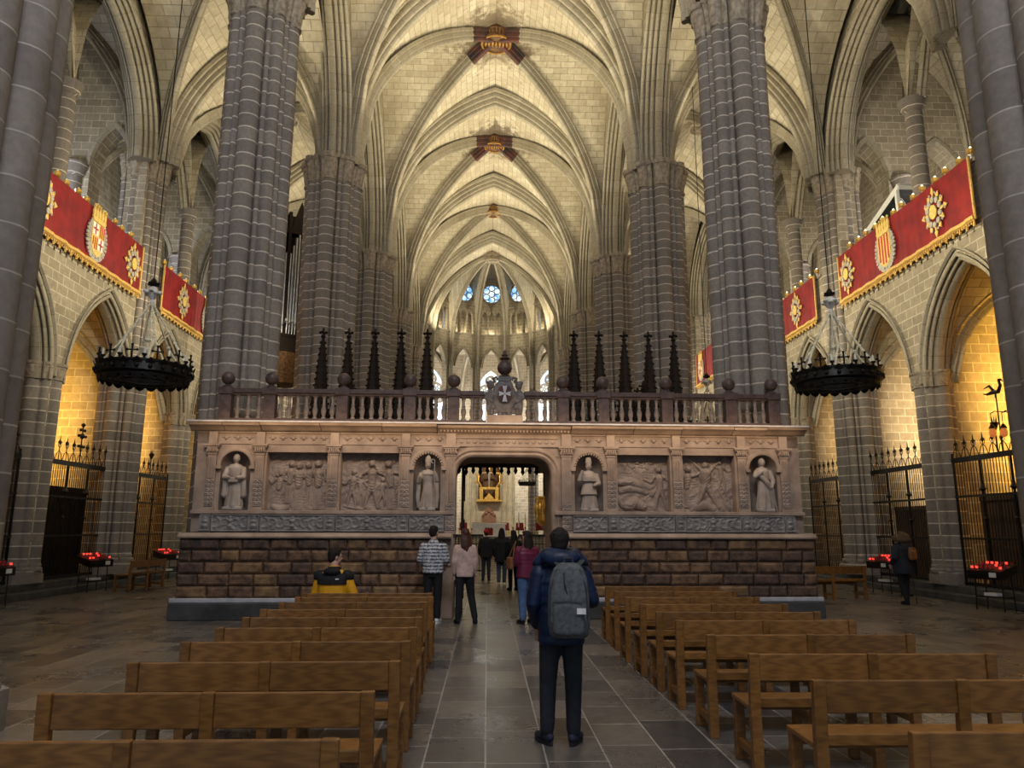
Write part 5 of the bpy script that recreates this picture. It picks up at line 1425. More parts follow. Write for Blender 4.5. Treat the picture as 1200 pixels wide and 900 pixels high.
person('man with dark hair in a black and white patterned sweater, standing before the doorway', (-1.0, 14.2, 0), rad(-6), 1.74, dict(top=KNIT, jk=0, trousers=BLK, shoes=WSHOE, fat=1.02, hem=0.9, turn=rad(-20), arms=[((-0.19, 0, 1.42), (-0.25, -0.01, 1.15), (-0.2, 0.15, 1.02)), ((0.19, 0, 1.42), (0.25, -0.01, 1.15), (0.2, 0.16, 1.04))]))
person('woman with long auburn hair in a pale pink sweater beside the patterned sweater man', (-0.41, 14.15, 0), rad(6), 1.70, dict(top=PINK, jk=0, trousers=BLK, shoes=BLK, hair='long', haircol=HAIR2, narrow=0.86, fat=0.9, hem=0.86, turn=rad(12),
    legs=[((-0.085, 0, 0.92), (-0.1, 0.0, 0.5), (-0.12, -0.02, 0.085), 0.2), ((0.085, 0, 0.92), (0.13, 0.05, 0.5), (0.2, -0.03, 0.085), -0.2)]))
wm, P, R, s_ = person('woman in a maroon puffer jacket and blue jeans at the doorway edge', (0.74, 14.1, 0), rad(24), 1.66, dict(top=MAROON, trousers=JEAN, shoes=BLK, quilt=(0.05, 8), fat=1.05, hem=0.86, tw=1.15, hair='long', turn=rad(10), arms=[((-0.19, 0, 1.42), (-0.24, 0.04, 1.15), (-0.12, 0.24, 1.12)), ((0.19, 0, 1.42), (0.25, 0, 1.14), (0.16, 0.2, 1.06))]))
bg_ = thing('shoulder_bag', 'small tan bag hanging at the side of the woman in maroon', 'bag', local([(-0.38, -0.06, 0.98)], (0.74, 14.1, 0), rad(24))[0], rad(24))
mb = MB(); mb.box((0, 0, 0.11), (0.08, 0.2, 0.22), top=0.9); mb.build('pouch', BROWNL, bg_, bevel=0.025); mb = MB(); mb.tube([(0.02, -.09, .2), (.06, -.06, .38), (.12, 0, .5), (.08, .05, .38), (0.02, .09, .2)], .009, 6); mb.build('strap', BROWNL, bg_, 40)
person('person in a long black coat half hidden behind the blue jacket man', (1.36, 13.9, 0), rad(10), 1.66, dict(top=BLK, trousers=BLK, shoes=BLK, fat=1.15, hem=0.6, hair='long'))
pr, P, R, s_ = person('person in a dark coat and red cap standing inside beyond the doorway', (-0.03, 25.6, 0), rad(0), 1.66, dict(top=BLK, trousers=DARKJ, shoes=BLK, fat=1.12, hem=0.8, vox=0.012))
mb = MB(); mb.sphere(P(0, -0.015, 0.06), (0.095, 0.108, 0.08), 18, 10); mb.sphere(P(0, 0.11, 0.05), (0.06, 0.06, 0.012), 14, 6); blob(mb.build('cap', REDC, pr), 0.01, 2)
person('person with long black hair in a black coat and jeans walking inside beyond the doorway', (0.45, 23.4, 0), rad(-4), 1.72, dict(top=BLK, trousers=cloth('slate_denim', (0.045, 0.06, 0.09)), shoes=WSHOE, sole=WSHOE, fat=1.15, hem=0.72, hair='long', vox=0.012, legs=[((-0.085, 0, 0.92), (-0.09, 0.06, 0.5), (-0.08, -0.1, 0.1), 0.0), ((0.085, 0, 0.92), (0.09, 0.07, 0.5), (0.08, 0.05, 0.085), 0.0)]))
person('distant visitor in dark clothes deep inside, right of the long haired walker', (0.75, 21.6, 0), rad(20), 1.66, dict(top=BLK, trousers=BLK, shoes=BLK, hair='long', haircol=HAIR, fat=1.05, vox=0.012))
# seated man
sx, sy = -2.2, 11.03
sm, P, R, s_ = person('man seated on the far left bench in a black and yellow jacket, looking right', (sx, sy, 0), rad(-6), 1.74, dict(top=YELJ, trousers=BLK, shoes=BLK, hips=0.585, hem=0.52, fat=1.1, turn=rad(-50), lean=0.02, vox=0.01,
    legs=[((-0.1, 0.0, 0.585), (-0.11, 0.42, 0.57), (-0.11, 0.44, 0.085), 0.1), ((0.1, 0, 0.585), (0.11, 0.42, 0.57), (0.12, 0.44, 0.085), -0.1)],
    arms=[((-0.2, 0.02, 1.04), (-0.27, 0.05, 0.78), (-0.12, 0.26, 0.7)), ((0.2, 0.02, 1.04), (0.29, 0.04, 0.78), (0.12, 0.26, 0.7))]))
mb = MB(); torso(mb, [[0.92, .232, .165, 0, 0.015], [1.0, .235, .16, 0, 0.02], [1.06, .2, .13, 0, 0.02], [1.11, .11, .1, 0, 0.02], [1.17, .085, .09, 0, 0.02]], 32)
for k in (-1, 1): mb.sphere((k * 0.2, 0.02, 1.03), (0.1, 0.1, 0.09), 14, 10)
mb.sphere((0, -0.09, 1.1), (0.13, 0.07, 0.06), 14, 8); blob(mb.build('black_yoke', BLK, sm), 0.011, 4)
mb = MB(); mb.box((0.1, -0.148, 1.0), (0.05, 0.006, 0.016)); mb.build('white_mark', WSHOE, sm)
# lady with a stick
LL, LR = (9.75, 17.5, 0), rad(16)
ld, P, R, s_ = person('woman in a dark fur hooded coat walking with a stick in the right aisle', LL, LR, 1.66, dict(top=cloth('black_padded', (0.018, 0.02, 0.028)), trousers=BLK, shoes=BLK, fat=1.3, hem=0.74, hair='long', haircol=FUR, vox=0.01,
    legs=[((-0.085, 0, 0.92), (-0.08, 0.05, 0.5), (-0.05, -0.06, 0.095), 0.0), ((0.085, 0, 0.92), (0.085, 0.06, 0.5), (0.06, 0.05, 0.085), 0.0)],
    arms=[((-0.2, 0, 1.4), (-0.28, -0.03, 1.14), (-0.22, 0.14, 0.98)), ((0.2, 0, 1.4), (0.3, -0.04, 1.14), (0.33, 0.1, 0.93))]))
mb = MB(); mb.tube([(0.15 * cos(t), 0.005 + 0.13 * sin(t), 1.5 + 0.02 * sin(t)) for t in [2 * PI * k / 20 for k in range(20)]], 0.07, 10, closed=True); mb.sphere((0, -0.09, 1.52), (0.15, 0.09, 0.13), 14, 10); blob(mb.build('fur_hood', FUR, ld), 0.014, 1)
rk = thing('rucksack', 'small brown rucksack on the back of the woman with a stick', 'backpack', local([(0.03, -0.2, 1.03)], LL, LR)[0], LR)
mb = MB(); rs = []
for z, k in ((0, .8), (.03, 1), (.2, .95), (.28, .7)): rs.append([(.115 * k * math.copysign(abs(cos(a)) ** .6, cos(a)), -.055 + .06 * k * sin(a), z) for a in [2 * PI * j / 24 for j in range(24)]])
mb.rings(rs); mb.build('pouch', BROWNL, rk, 40); mb = MB(); mb.box((0, -.115, .16), (.15, .012, .09)); mb.build('flap', BROWNL, rk, bevel=.01)
st = thing('walking_stick', 'thin walking stick held by the woman in the right aisle', 'walking stick', local([(0.42, 0.22, 0)], LL, LR)[0], LR)
mb = MB(); mb.tube([(0.06, -0.03, 0), (-0.055, -0.06, 0.9)], 0.011, 8); mb.build('shaft', M['brownwood'], st); mb = MB(); mb.tube([(-0.055, -0.06, 0.9), (-0.06, -0.05, 0.925), (-0.06, 0.0, 0.93), (-0.06, 0.05, 0.915)], 0.014, 8); mb.build('handle', M['brownwood'], st); mb = MB(); mb.lathe([(.014, 0), (.015, .03), (.011, .04)], 8, (0.06, -0.03, 0)); mb.build('rubber_tip', SOLE, st)
# ------------------------------------------------------------------ banners hung from the tribunes
def wallframe(sd, y, z, off=11.5):
    """(u to the viewer's right, v up, d out of the wall) -> xyz around a point on the tribune front"""
    return lambda u, v, d: (AX + sd * (off - d), y + (u if sd < 0 else -u), z + v)

def plate(mb, poly, F, d0, d1, m=0):
    n = len(poly)
    vs = [F(u, v, d0) for u, v in poly] + [F(u, v, d1) for u, v in poly]
    mb.add(vs, [tuple(range(n - 1, -1, -1)), tuple(range(n, 2 * n))] + [(i, (i + 1) % n, n + (i + 1) % n, n + i) for i in range(n)], m=m)

def disc(cx, cy, rx, ry, n=16, a0=0.0):
    return [(cx + rx * cos(a0 + 2 * PI * j / n), cy + ry * sin(a0 + 2 * PI * j / n)) for j in range(n)]

def star_emblem(F, parent, sx=1.0):
    mb = MB()
    for k in range(12):
        a = 2 * PI * k / 12; r = (0.68 if k % 3 == 0 else 0.56); c_, s_ = cos(a), sin(a)
        po = [(0.3, -.07), (r * .72, -.025), (r * .78, -.085), (r, 0), (r * .78, .085), (r * .72, .025), (0.3, .07)]
        plate(mb, [((u * c_ - v * s_) * .82, (u * s_ + v * c_) * 1.02) for u, v in po], F, 0.02, 0.045)
    plate(mb, disc(0, 0, .15, .19), F, 0.05, 0.085)
    o = mb.build('gold_star', M['goldcloth'], parent, 30); o['label'] = 'gold embroidered star medallion'
    mb = MB()
    for k in range(10):
        a = 2 * PI * (k + .5) / 10
        plate(mb, disc(.27 * cos(a), .34 * sin(a), .07, .085, 9, k), F, 0.03, 0.07)
        plate(mb, disc(.41 * cos(a + .3), .5 * sin(a + .3), .03, .04, 7, k), F, 0.046, 0.06)
    mb.build('silver_leaves', M['silvercloth'], o, 30)

def arms_emblem(F, parent, kind):
    mb = MB()
    rn = random.Random(2)
    for k in range(26):
        a = -PI * 0.5 + (k - 12.5) / 12.5 * 2.45; r = 1.0
        for q in (0.86, 1.04): plate(mb, disc(.47 * q * cos(a), -.08 + .58 * q * sin(a), .065, .05, 8, a + q), F, 0.02, 0.05 + .01 * (k % 2))
    o = mb.build('silver_wreath', M['silvercloth'], parent, 30); o['label'] = 'silver scrollwork round a crowned shield'
    sh = [(-.32, .36), (.32, .36), (.33, -.1)] + [(.33 * cos(t), -.12 - .46 * sin(t)) for t in (0.3, .7, 1.1, PI / 2, PI - 1.1, PI - .7, PI - .3)] + [(-.33, -.1)]
    mb = MB(); plate(mb, sh, F, 0.03, 0.07); so = mb.build('shield', M['goldcloth'], o)
    mb = MB()
    if kind == 'bars':
        for k in range(4):
            u = -.225 + .15 * k; bot = -.12 - .42 * math.sqrt(max(0, 1 - (u / .33) ** 2))
            plate(mb, [(u - .035, .35), (u + .035, .35), (u + .035, bot + .03), (u - .035, bot + .03)], F, 0.07, 0.078)
        mb.build('red_bars', M['redpaint'], so)
    else:
        for u0, v0 in ((.02, -.02),(-.3, -.42)):
            for k in range(3): plate(mb, [(u0 + .04 + k * .1, v0 + .36), (u0 + .085 + k * .1, v0 + .36), (u0 + .085 + k * .1, v0 + .02 + (.1 if v0 < -.1 and k == 0 else 0)), (u0 + .04 + k * .1, v0 + .02 + (.1 if v0 < -.1 and k == 0 else 0))], F, 0.07, 0.078)
        mw = MB()
        for u0, v0 in ((-.3, -.02), (.02, -.4)):
            plate(mw, [(u0, v0 + .02), (u0 + .28, v0 + .02), (u0 + .28, v0 + .36), (u0, v0 + .36)], F, 0.068, 0.074)
            plate(mb, [(u0 + .115, v0 + .03), (u0 + .165, v0 + .03), (u0 + .165, v0 + .35), (u0 + .115, v0 + .35)], F, 0.074, 0.08); plate(mb, [(u0 + .02, v0 + .165), (u0 + .26, v0 + .165), (u0 + .26, v0 + .215), (u0 + .02, v0 + .215)], F, 0.074, 0.08)
        mw.build('white_quarters', M['white'], so); mb.build('red_bars', M['redpaint'], so)
    mb = MB()
    plate(mb, [(-.3, .38), (.3, .38), (.36, .5), (-.36, .5)], F, 0.03, 0.075)
    cr = [(-.36, .5)]
    for k in range(5):
        x0 = -.36 + .144 * k; cr += [(x0 + .02, .52), (x0 + .01, .68), (x0 + .072, .8 + .03 * (k == 2)), (x0 + .134, .68), (x0 + .124, .52)]
    plate(mb, cr + [(.36, .5)], F, 0.03, 0.065)
    for k in range(5): plate(mb, disc(-.288 + .144 * k, .83 + .03 * (k == 2), .03, .04, 8), F, 0.03, 0.07)
    mb.build('crown', M['goldcloth'], o, 30)

def banner(label, sd, y0, y1, z0, z1, ems, off=11.5):
    yc = (y0 + y1) / 2; root = thing('banner', label, 'banner', (AX + sd * off, yc, z0), group='red banners on the galleries')
    F0 = wallframe(sd, 0, 0, 0.0); G = lambda u, v, d: (-sd * d, u if sd < 0 else -u, v)
    L = y1 - y0; H = z1 - z0; nx, nz = int(L * 14), 10
    rn = random.Random(int(y0 * 10))
    ph = [rn.uniform(0, 6) for _ in range(4)]
    fold = lambda u, v: 0.018 * sin(u * 9 + ph[0] + .5 * sin(v * 2)) * (1.1 - v / H) + 0.012 * sin(u * 21 + ph[1]) * (0.4 + .6 * (1 - v / H))
    vs = []
    for d in (0.0, -0.02):
        for j in range(nz + 1):
            for i in range(nx + 1):
                u = -L / 2 + L * i / nx; v = H * j / nz; vs.append(G(u, v, 0.045 + d + fold(u, v)))
    k = (nx + 1) * (nz + 1); fs = []
    for j in range(nz):
        for i in range(nx):
            a = j * (nx + 1) + i; fs.append((a, a + 1, a + nx + 2, a + nx + 1)); fs.append((k + a + nx + 1, k + a + nx + 2, k + a + 1, k + a))
    mb = MB(); mb.add(vs, fs); c = mb.build('cloth', M['redcloth'], root, 60)
    mb = MB(); n = int(L / .09)
    mb.tube([G(-L / 2 + L * i / 60, .09, .06 + fold(-L / 2 + L * i / 60, 0)) for i in range(61)], .075, 6, sq=1.0)
    for i in range(n):
        u = -L / 2 + L * (i + .5) / n
        if i % 3 == 0: mb.tube([G(u, .03, .06), G(u, -.07, .06), G(u, -.13, .06)], [.02, .035, .03], 6)
        else: mb.tube([G(u, .03, .06), G(u, -.05, .06)], [.02, .022], 5)
    mb.build('bottom_fringe', M['fringe'], root, 40)
    for e in (-1, 1):
        mb = MB(); mb.tube([G(e * L / 2, 0.05, .05), G(e * L / 2, H, .05)], .035, 6); mb.build('side_braid', M['fringe'], root, 40)
    for kind, y in ems:
        F = lambda u, v, d: G((y - yc) * (1 if sd < 0 else -1) + u, H * .52 + v * 1.02, .055 + d)
        if kind == 'star': star_emblem(F, root)
        else: arms_emblem(F, root, kind)
    return root
ZB0, ZB1 = 9.0, 10.66
banner('long red velvet banner with a crowned barred shield on the right gallery', 1, 16.3, 23.15, ZB0, ZB1, [('star', 17.75), ('bars', 20.2), ('star', 22.55)])
banner('red velvet banner on the right gallery, mostly behind the big pillar and wall pillar', 1, 25.0, 31.7, ZB0, ZB1, [('star', 26.6), ('bars', 28.5), ('star', 30.3)])
banner('small-looking red banner far down the right gallery, seen above the stone railing', 1, 33.6, 40.2, ZB0 + .45, ZB1 + .62, [('star', 36.4), ('quarters', 39.2)], 11.5)
banner('red velvet banner with a quartered crowned shield on the left gallery', -1, 15.9, 23.15, ZB0, ZB1, [('star', 17.75), ('quarters', 20.3), ('star', 22.5)])
banner('shorter looking red banner on the left gallery just past the wall pillar', -1, 24.75, 31.7, ZB0, ZB1, [('star', 26.45), ('quarters', 28.8), ('star', 30.6)])

# candle lamps along the parapets
def gallery_lamp(label, loc, sd, grp):
    r = thing('gallery_lamp', label, 'lamp', loc, group=grp)
    b = MB(); b.lathe([(.07, 0), (.07, .02), (.025, .05), (.02, .2), (.035, .23)], 10); b.build('stem', M['paper'] if sd > 0 else M['iron'], r, 40)
    c = MB(); c.lathe([(.04, .22), (.085, .25), (.085, .36), (.06, .37), (.05, .28)], 10); c.build('cup', M['gold'], r, 40)
    w = MB(); w.lathe([(.03, .27), (.03, .40), (.005, .43)], 8); w.build('candle', M['bulb'] if sd > 0 else M['wax'], r, 40)
    return r
for sd, nm in ((-1, 'left'), (1, 'right')):
    p0 = None
    for y0, n, where in ((16.55, 13, 'first'), (25.3, 9, 'second'), (34.1, 7, 'third')):
        for k in range(n):
            lab = 'small gilt candle lamp on the ledge above the %s %s red banner' % (where, nm)
            loc = (AX + sd * (11.72 + .05 * (k % 2)), y0 + k * (.52 if where == 'first' else .68), 10.642)
            g = 'candle lamps above the %s %s banner' % (where, nm)
            if p0 is None: p0 = gallery_lamp(lab, loc, sd, g)
            else: dup(p0, loc, 0, lab, g)
cb = thing('storage_box', 'dark blue box standing on the left gallery behind the banner', 'box', (AX - 12.75, 21.9, 9.505)); mb = MB(); mb.bb(-.25, .25, -.55, .55, 0, 1.75); mb.build('case', plain_mat('blue_grey_paint', (.05, .075, .11), .6), cb, bevel=.02); mb = MB(); mb.bb(-.27, .27, -.57, .57, 1.75, 1.79); mb.build('lid', plain_mat('dark_blue_grey_paint', (.03, .045, .07), .6), cb, bevel=.01)
gb = thing('glass_cabin', 'small glazed cabin with a white sloping frame on the right gallery', 'booth', (AX + 13.2, 21.7, 9.505))
mb = MB()
for x in (-.9, .9):
    for y in (-.9, .9): mb.bb(x - .05, x + .05, y - .05, y + .05, 0, 1.9 if y > 0 else 2.5)
for x in (-.9, .9): mb.tube([(x, -1.05, 2.55), (x, 1.05, 1.9)], .09, 4)
for y, z in ((-1.0, 2.53), (1.0, 1.93)): mb.tube([(-.95, y, z), (.95, y, z)], .09, 4)
mb.build('frame', M['paper'], gb)
mb = MB(); mb.add([(-.9, -1.0, 2.5), (.9, -1.0, 2.5), (.9, 1.0, 1.9), (-.9, 1.0, 1.9)], [(0, 1, 2, 3)]); mb.bb(-.86, -.84, -.85, .85, .1, 1.8); mb.bb(-.85, .85, .84, .86, .1, 1.8)
gm, nt, b_ = new_mat('clear_glass'); b_.inputs['Transmission Weight'].default_value = 1; b_.inputs['Roughness'].default_value = .03; b_.inputs['Base Color'].default_value = (.8, .88, .9, 1)
mb.build('glazing', gm, gb)

# ------------------------------------------------------------------ iron crown chandeliers
def chandelier(label, loc, ztop):
    r = thing('chandelier', label, 'chandelier', loc)
    R_, n = .83, 36
    b = MB()
    for z, rr, t in ((.0, R_ * .93, .035), (.12, R_, .022), (.25, R_ * 1.0, .03), (.0, R_ * .72, .025)):
        b.tube([(rr * cos(2 * PI * j / n), rr * sin(2 * PI * j / n), z) for j in range(n)], t, 6, closed=True)
    rs = []
    for z, rr in ((-.02, R_ * .9), (.06, R_ * 1.04), (.26, R_ * 1.0), (.26, R_ * .97), (.06, R_ * .99), (-.02, R_ * .86)): rs.append([(rr * cos(2 * PI * j / n), rr * sin(2 * PI * j / n), z) for j in range(n)])
    rs.append(rs[0]); b.rings(rs, False)
    for k in range(24):
        a = 2 * PI * k / 24; c_, s_ = cos(a), sin(a)
        po = [(-.1, 0), (-.075, -.06), (0, -.1), (.075, -.06), (.1, 0)]
        b.prism(po, (R_ * .98 * c_, R_ * .98 * s_, 0), (-s_, c_, 0), (c_ * .25, s_ * .25, 1), (c_ * .012, s_ * .012, 0))
        b.prism([(-.09, 0), (-.05, .06), (0, .1), (.05, .06), (.09, 0)], (R_ * 1.03 * c_, R_ * 1.03 * s_, .2), (-s_, c_, 0), (c_ * .5, s_ * .5, .9), (c_ * .012, s_ * .012, 0))
        b.sphere((R_ * 1.05 * c_, R_ * 1.05 * s_, .13), (.04, .04, .05), 8, 5)
        if k % 2 == 0: b.tube([(R_ * .93 * c_, R_ * .93 * s_, 0), (R_ * .5 * c_, R_ * .5 * s_, -.02)], .012, 5)
    b.tube([(R_ * .5 * cos(2 * PI * j / 20), R_ * .5 * sin(2 * PI * j / 20), -.02) for j in range(20)], .02, 6, closed=True)
    ro = b.build('iron_ring', M['iron'], r, 40)
    for k in range(12):
        a = 2 * PI * (k + .25) / 12; x, y = R_ * cos(a), R_ * sin(a)
        c = MB(); c.bb(x - .012, x + .012, y - .012, y + .012, .26, .5)
        tx, ty = -sin(a), cos(a)
        c.tube([(x - tx * .09, y - ty * .09, .42), (x + tx * .09, y + ty * .09, .42)], .014, 6)
        for px_, py_, pz in ((x - tx * .09, y - ty * .09, .42), (x + tx * .09, y + ty * .09, .42), (x, y, .52)): c.sphere((px_, py_, pz), .026, 8, 6)
        c.build('cross', M['iron'], r, 40)
        a += PI / 12; x, y = R_ * cos(a), R_ * sin(a)
        c = MB(); c.lathe([(.015, 0), (.02, .06), (.05, .09), (.045, .11)], 10, (x, y, .25)); h = c.build('candle_cup', M['iron'], r, 40)
        w = MB(); w.lathe([(.022, 0), (.022, .1), (.004, .13)], 8, (x, y, .36)); w.build('candle', M['wax'], h, 40)
    zt = 1.55
    for k in range(6):
        a = 2 * PI * (k + .1) / 6; c = MB(); A_ = Vector((R_ * .97 * cos(a), R_ * .97 * sin(a), .27)); B_ = Vector((.03 * cos(a), .03 * sin(a), zt))
        md = A_.lerp(B_, .38) 
        c.tube([A_ + Vector((-sin(a) * .14, cos(a) * .14, 0)), md], .021, 6); c.tube([A_ + Vector((sin(a) * .14, -cos(a) * .14, 0)), md], .021, 6)
        c.sphere(md, .04, 8, 6)
        for q in range(12):
            t0 = q / 12; p = md.lerp(B_, t0); p2 = md.lerp(B_, t0 + .075); c.tube([p, p2], .024 if q % 2 else .017, 5)
        c.build('chain', M['rope'], r, 40)
    c = MB(); c.lathe([(.01, .42), (.05, .5), (.075, .6), (.03, .66), (.02, .75), (.06, .8), (.03, .86), (.012, .9), (.012, 1.55)], 10); c.build('centre_drop', M['rope'], r, 40)
    c = MB(); c.lathe([(.02, 0), (.05, .05), (.03, .12), (.09, .2), (.13, .27), (.1, .33), (.04, .4)], 12, (0, 0, zt - .03))
    for k in range(9): 
        a = 2 * PI * k / 9; c.sphere((.13 * cos(a), .13 * sin(a), zt + .22 + .04 * (k % 2)), (.055, .055, .04), 8, 5)
    c.build('leafy_knob', M['white'], r, 40)
    c = MB(); c.lathe([(.05, 0), (.09, .06), (.05, .14), (.02, .18)], 10, (0, 0, zt + .36)); 
    for k in range(6): a = 2 * PI * k / 6; c.sphere((.09 * cos(a), .09 * sin(a), zt + .42), .035, 6, 5)
    c.build('iron_crown', M['iron'], r, 40)
    c = MB(); c.tube([(0, 0, zt + .5), (0, 0, ztop - loc[2])], .012, 6); c.build('cable', M['iron'], r)
    return r
ch0 = chandelier('black iron ring chandelier on pale chains in the left aisle', (-6.75, 14.45, 4.55), 18.6)
dup(ch0, (7.18, 14.75, 4.62), rad(8), 'black iron ring chandelier on pale chains in the right aisle')
dup(ch0, (7.1, 23.4, 4.62), rad(4), 'iron ring chandelier farther back in the right aisle, seen just over the stone railing')

# ------------------------------------------------------------------ chapel grilles
def grille(label, sd, yc, style):
    r = thing('iron_grille', label, 'iron grille', (AX + sd * 11.95, yc, .34))
    G = lambda u, v, d=0.0: (-sd * d, u, v)
    hw = 1.6; zr = 3.12
    b = MB(); nb = 30
    for k in range(nb):
        u = -hw + 2 * hw * (k + .5) / nb; b.tube([G(u, .06), G(u, zr)], .011, 5)
    b.build('bars', M['iron'], r)
    f = MB()
    for z, t in ((.04, .03), (1.15, .018), (2.2, .02), (zr, .05)): 
        f.add([G(-hw - .03, z - t, -.03), G(hw + .03, z - t, -.03), G(hw + .03, z + t * 1.6, -.03), G(-hw - .03, z + t * 1.6, -.03), G(-hw - .03, z - t, .03), G(hw + .03, z - t, .03), G(hw + .03, z + t * 1.6, .03), G(-hw - .03, z + t * 1.6, .03)], [(0, 1, 2, 3), (7, 6, 5, 4), (0, 4, 5, 1), (1, 5, 6, 2), (2, 6, 7, 3), (3, 7, 4, 0)])
    f.build('rails', M['iron'], r)
    for u in (-hw, -.55, .55, hw):
        p = MB(); p.tube([G(u, 0), G(u, zr + (.2 if abs(u) > 1 else .0))], .03, 6)
        if abs(u) < 1:
            p.lathe([(.03, 0), (.09, .06), (.05, .12), (.03, .2)], 8, G(u, 2.3)); p.lathe([(.03, 0), (.07, .04), (.03, .09)], 8, G(u, 1.6))
        p.build('post', M['iron'], r, 40)
    c = MB(); n = 9
    for k in range(n):
        u = -hw + 2 * hw * (k + .5) / n; h = .62 if style == 'spikes' else .8
        c.tube([G(u, zr + .05), G(u, zr + h * .72)], .012, 5)
        c.lathe([(.012, 0), (.045, .07), (.02, .12), (.012, .2), (.002, .28)], 6, G(u, zr + h * .6))
        for e in (-1, 1): c.tube([G(u, zr + h * .5), G(u + e * .06, zr + h * .55), G(u + e * .085, zr + h * .68), G(u + e * .06, zr + h * .74)], .009, 5)
        c.tube([G(u - hw / n, zr + .06), G(u - hw / n * .5, zr + .26), G(u, zr + .33), G(u + hw / n * .5, zr + .26), G(u + hw / n, zr + .06)], .011, 5)
    c.build('cresting', M['iron'], r, 40)
    if style == 'cross' :
        c = MB(); c.tube([G(0, zr), G(0, zr + 1.15)], .02, 6)
        for z, w in ((.55, .14), (.85, .18), (1.02, .1)):
            c.tube([G(-w, zr + z), G(w, zr + z)], .018, 6); c.sphere(G(-w, zr + z), .045, 8, 6); c.sphere(G(w, zr + z), .045, 8, 6)
        c.sphere(G(0, zr + 1.17), .06, 8, 6); c.sphere(G(0, zr + .85), (.07, .07, .09), 8, 6); c.build('cross_finial', M['iron'], r, 40)
    if style == 'spikes':
        c = MB(); c.lathe([(.02, 0), (.02, .5), (.05, .55), (.1, .68), (.06, .7), (.03, .62)], 8, G(.15 * -sd, zr + .1)); 
        for e in (-1, 0, 1): c.tube([G(.15 * -sd + e * .06, zr + .78), G(.15 * -sd + e * .09, zr + .95)], [.02, .003], 6)
        c.build('cup_finial', M['iron'], r, 40)
    return r
grille('iron grille with a flowered cresting closing the nearest chapel on the right', 1, 17.38, 'spikes')
grille('iron grille with thin thorny cresting closing the second chapel on the right', 1, 21.72, 'thorn')
grille('iron grille of the right chapel beyond the wall pillar', 1, 26.1, 'thorn')
grille('iron grille at the left edge of the photo closing the nearest left chapel', -1, 17.38, 'thorn')
grille('tall iron grille with a cross finial closing the second chapel on the left', -1, 21.72, 'cross')
grille('iron grille closing the third left chapel beside the screen pillar', -1, 26.1, 'spikes')
# wooden screens and furnishings inside the chapels
def panel_screen(label, sd, yc, x, w, h, mat, arches):
    r = thing('wooden_screen', label, 'wooden screen', (AX + sd * x, yc, .341))
    b = MB(); b.bb(-.04, .04, -w / 2, w / 2, 0, h); b.build('panel', mat, r)
    m = MB(); n = max(2, int(w / .55))
    for k in range(n + 1): u = -w / 2 + w * k / n; m.bb(-sd * .04 - .025, -sd * .04 + .025, u - .035, u + .035, 0, h)
    m.bb(*sorted((-sd * .02, -sd * .09)), -w / 2 - .04, w / 2 + .04, h - .06, h + .06); m.bb(*sorted((-sd * .02, -sd * .07)), -w / 2, w / 2, .9, .98); m.bb(*sorted((-sd * .02, -sd * .08)), -w / 2, w / 2, 0, .14)
    m.build('moulding', mat, r, bevel=.008)
    if arches:
        a = MB()
        for k in range(n):
            u = -w / 2 + w * (k + .5) / n; a.tube([(-sd * .06, q, z) for q, z in arch(u - w / n * .4, u + w / n * .4, h * .72, h * .18, 6)], .02, 6)
        a.build('tracery_arch', mat, r, 40)
    return r
panel_screen('brown wooden screen behind the nearest right grille', 1, 17.75, 12.45, 1.9, 2.15, M['brownwood'], False)
panel_screen('brown wooden screen behind the second right grille', 1, 21.8, 12.45, 1.9, 2.0, M['brownwood'], False)
panel_screen('almost black wooden screen with pointed tracery behind the tall left grille', -1, 21.72, 12.35, 2.2, 2.45, M['darkwood'], True)
panel_screen('dark wooden screen behind the grille at the left edge', -1, 17.9, 12.5, 1.5, 1.5, M['darkwood'], False)
for sd, yc, lab in ((-1, 26.1, 'gilded altarpiece glowing in the third left chapel'), (1, 26.1, 'dark gilded altarpiece in the third right chapel'), (-1, 20.6, 'small gilded altarpiece glimpsed behind the tall left grille')):
    r = thing('altarpiece', lab, 'altarpiece', (AX + sd * 15.9, yc, .345))
    mb = MB(); mb.bb(-.5, .5, -1.1, 1.1, 0, 1.0); mb.build('altar_block', M['brownwood'], r, bevel=.02)
    mb = MB()
    for k in (-1, 0, 1): mb.bb(-sd * .1 - .06, -sd * .1 + .06, k * .72 - .3, k * .72 + .3, 1.02, 2.6 + .4 * (k == 0))
    po = mb.build('painted_panel', M['bosspaint'], r)
    mb = MB()
    for k in range(4): mb.lathe([(.06, 0), (.05, .1), (.045, 1.6), (.07, 1.7)], 8, (-sd * .2, -1.08 + .72 * k, 1.02))
    mb.bb(-.25, .25, -1.2, 1.2, 2.72, 2.85)
    for k in (-1, 0, 1): mb.prism([(k * .72 - .3, 2.85), (k * .72 + .3, 2.85), (k * .72, 3.35 + .3 * (k == 0))], (-sd * .1, 0, 0), (0, 1, 0), (0, 0, 1), (-sd * .08, 0, 0))
    mb.build('gilt_frame', M['gold'], r, 40)
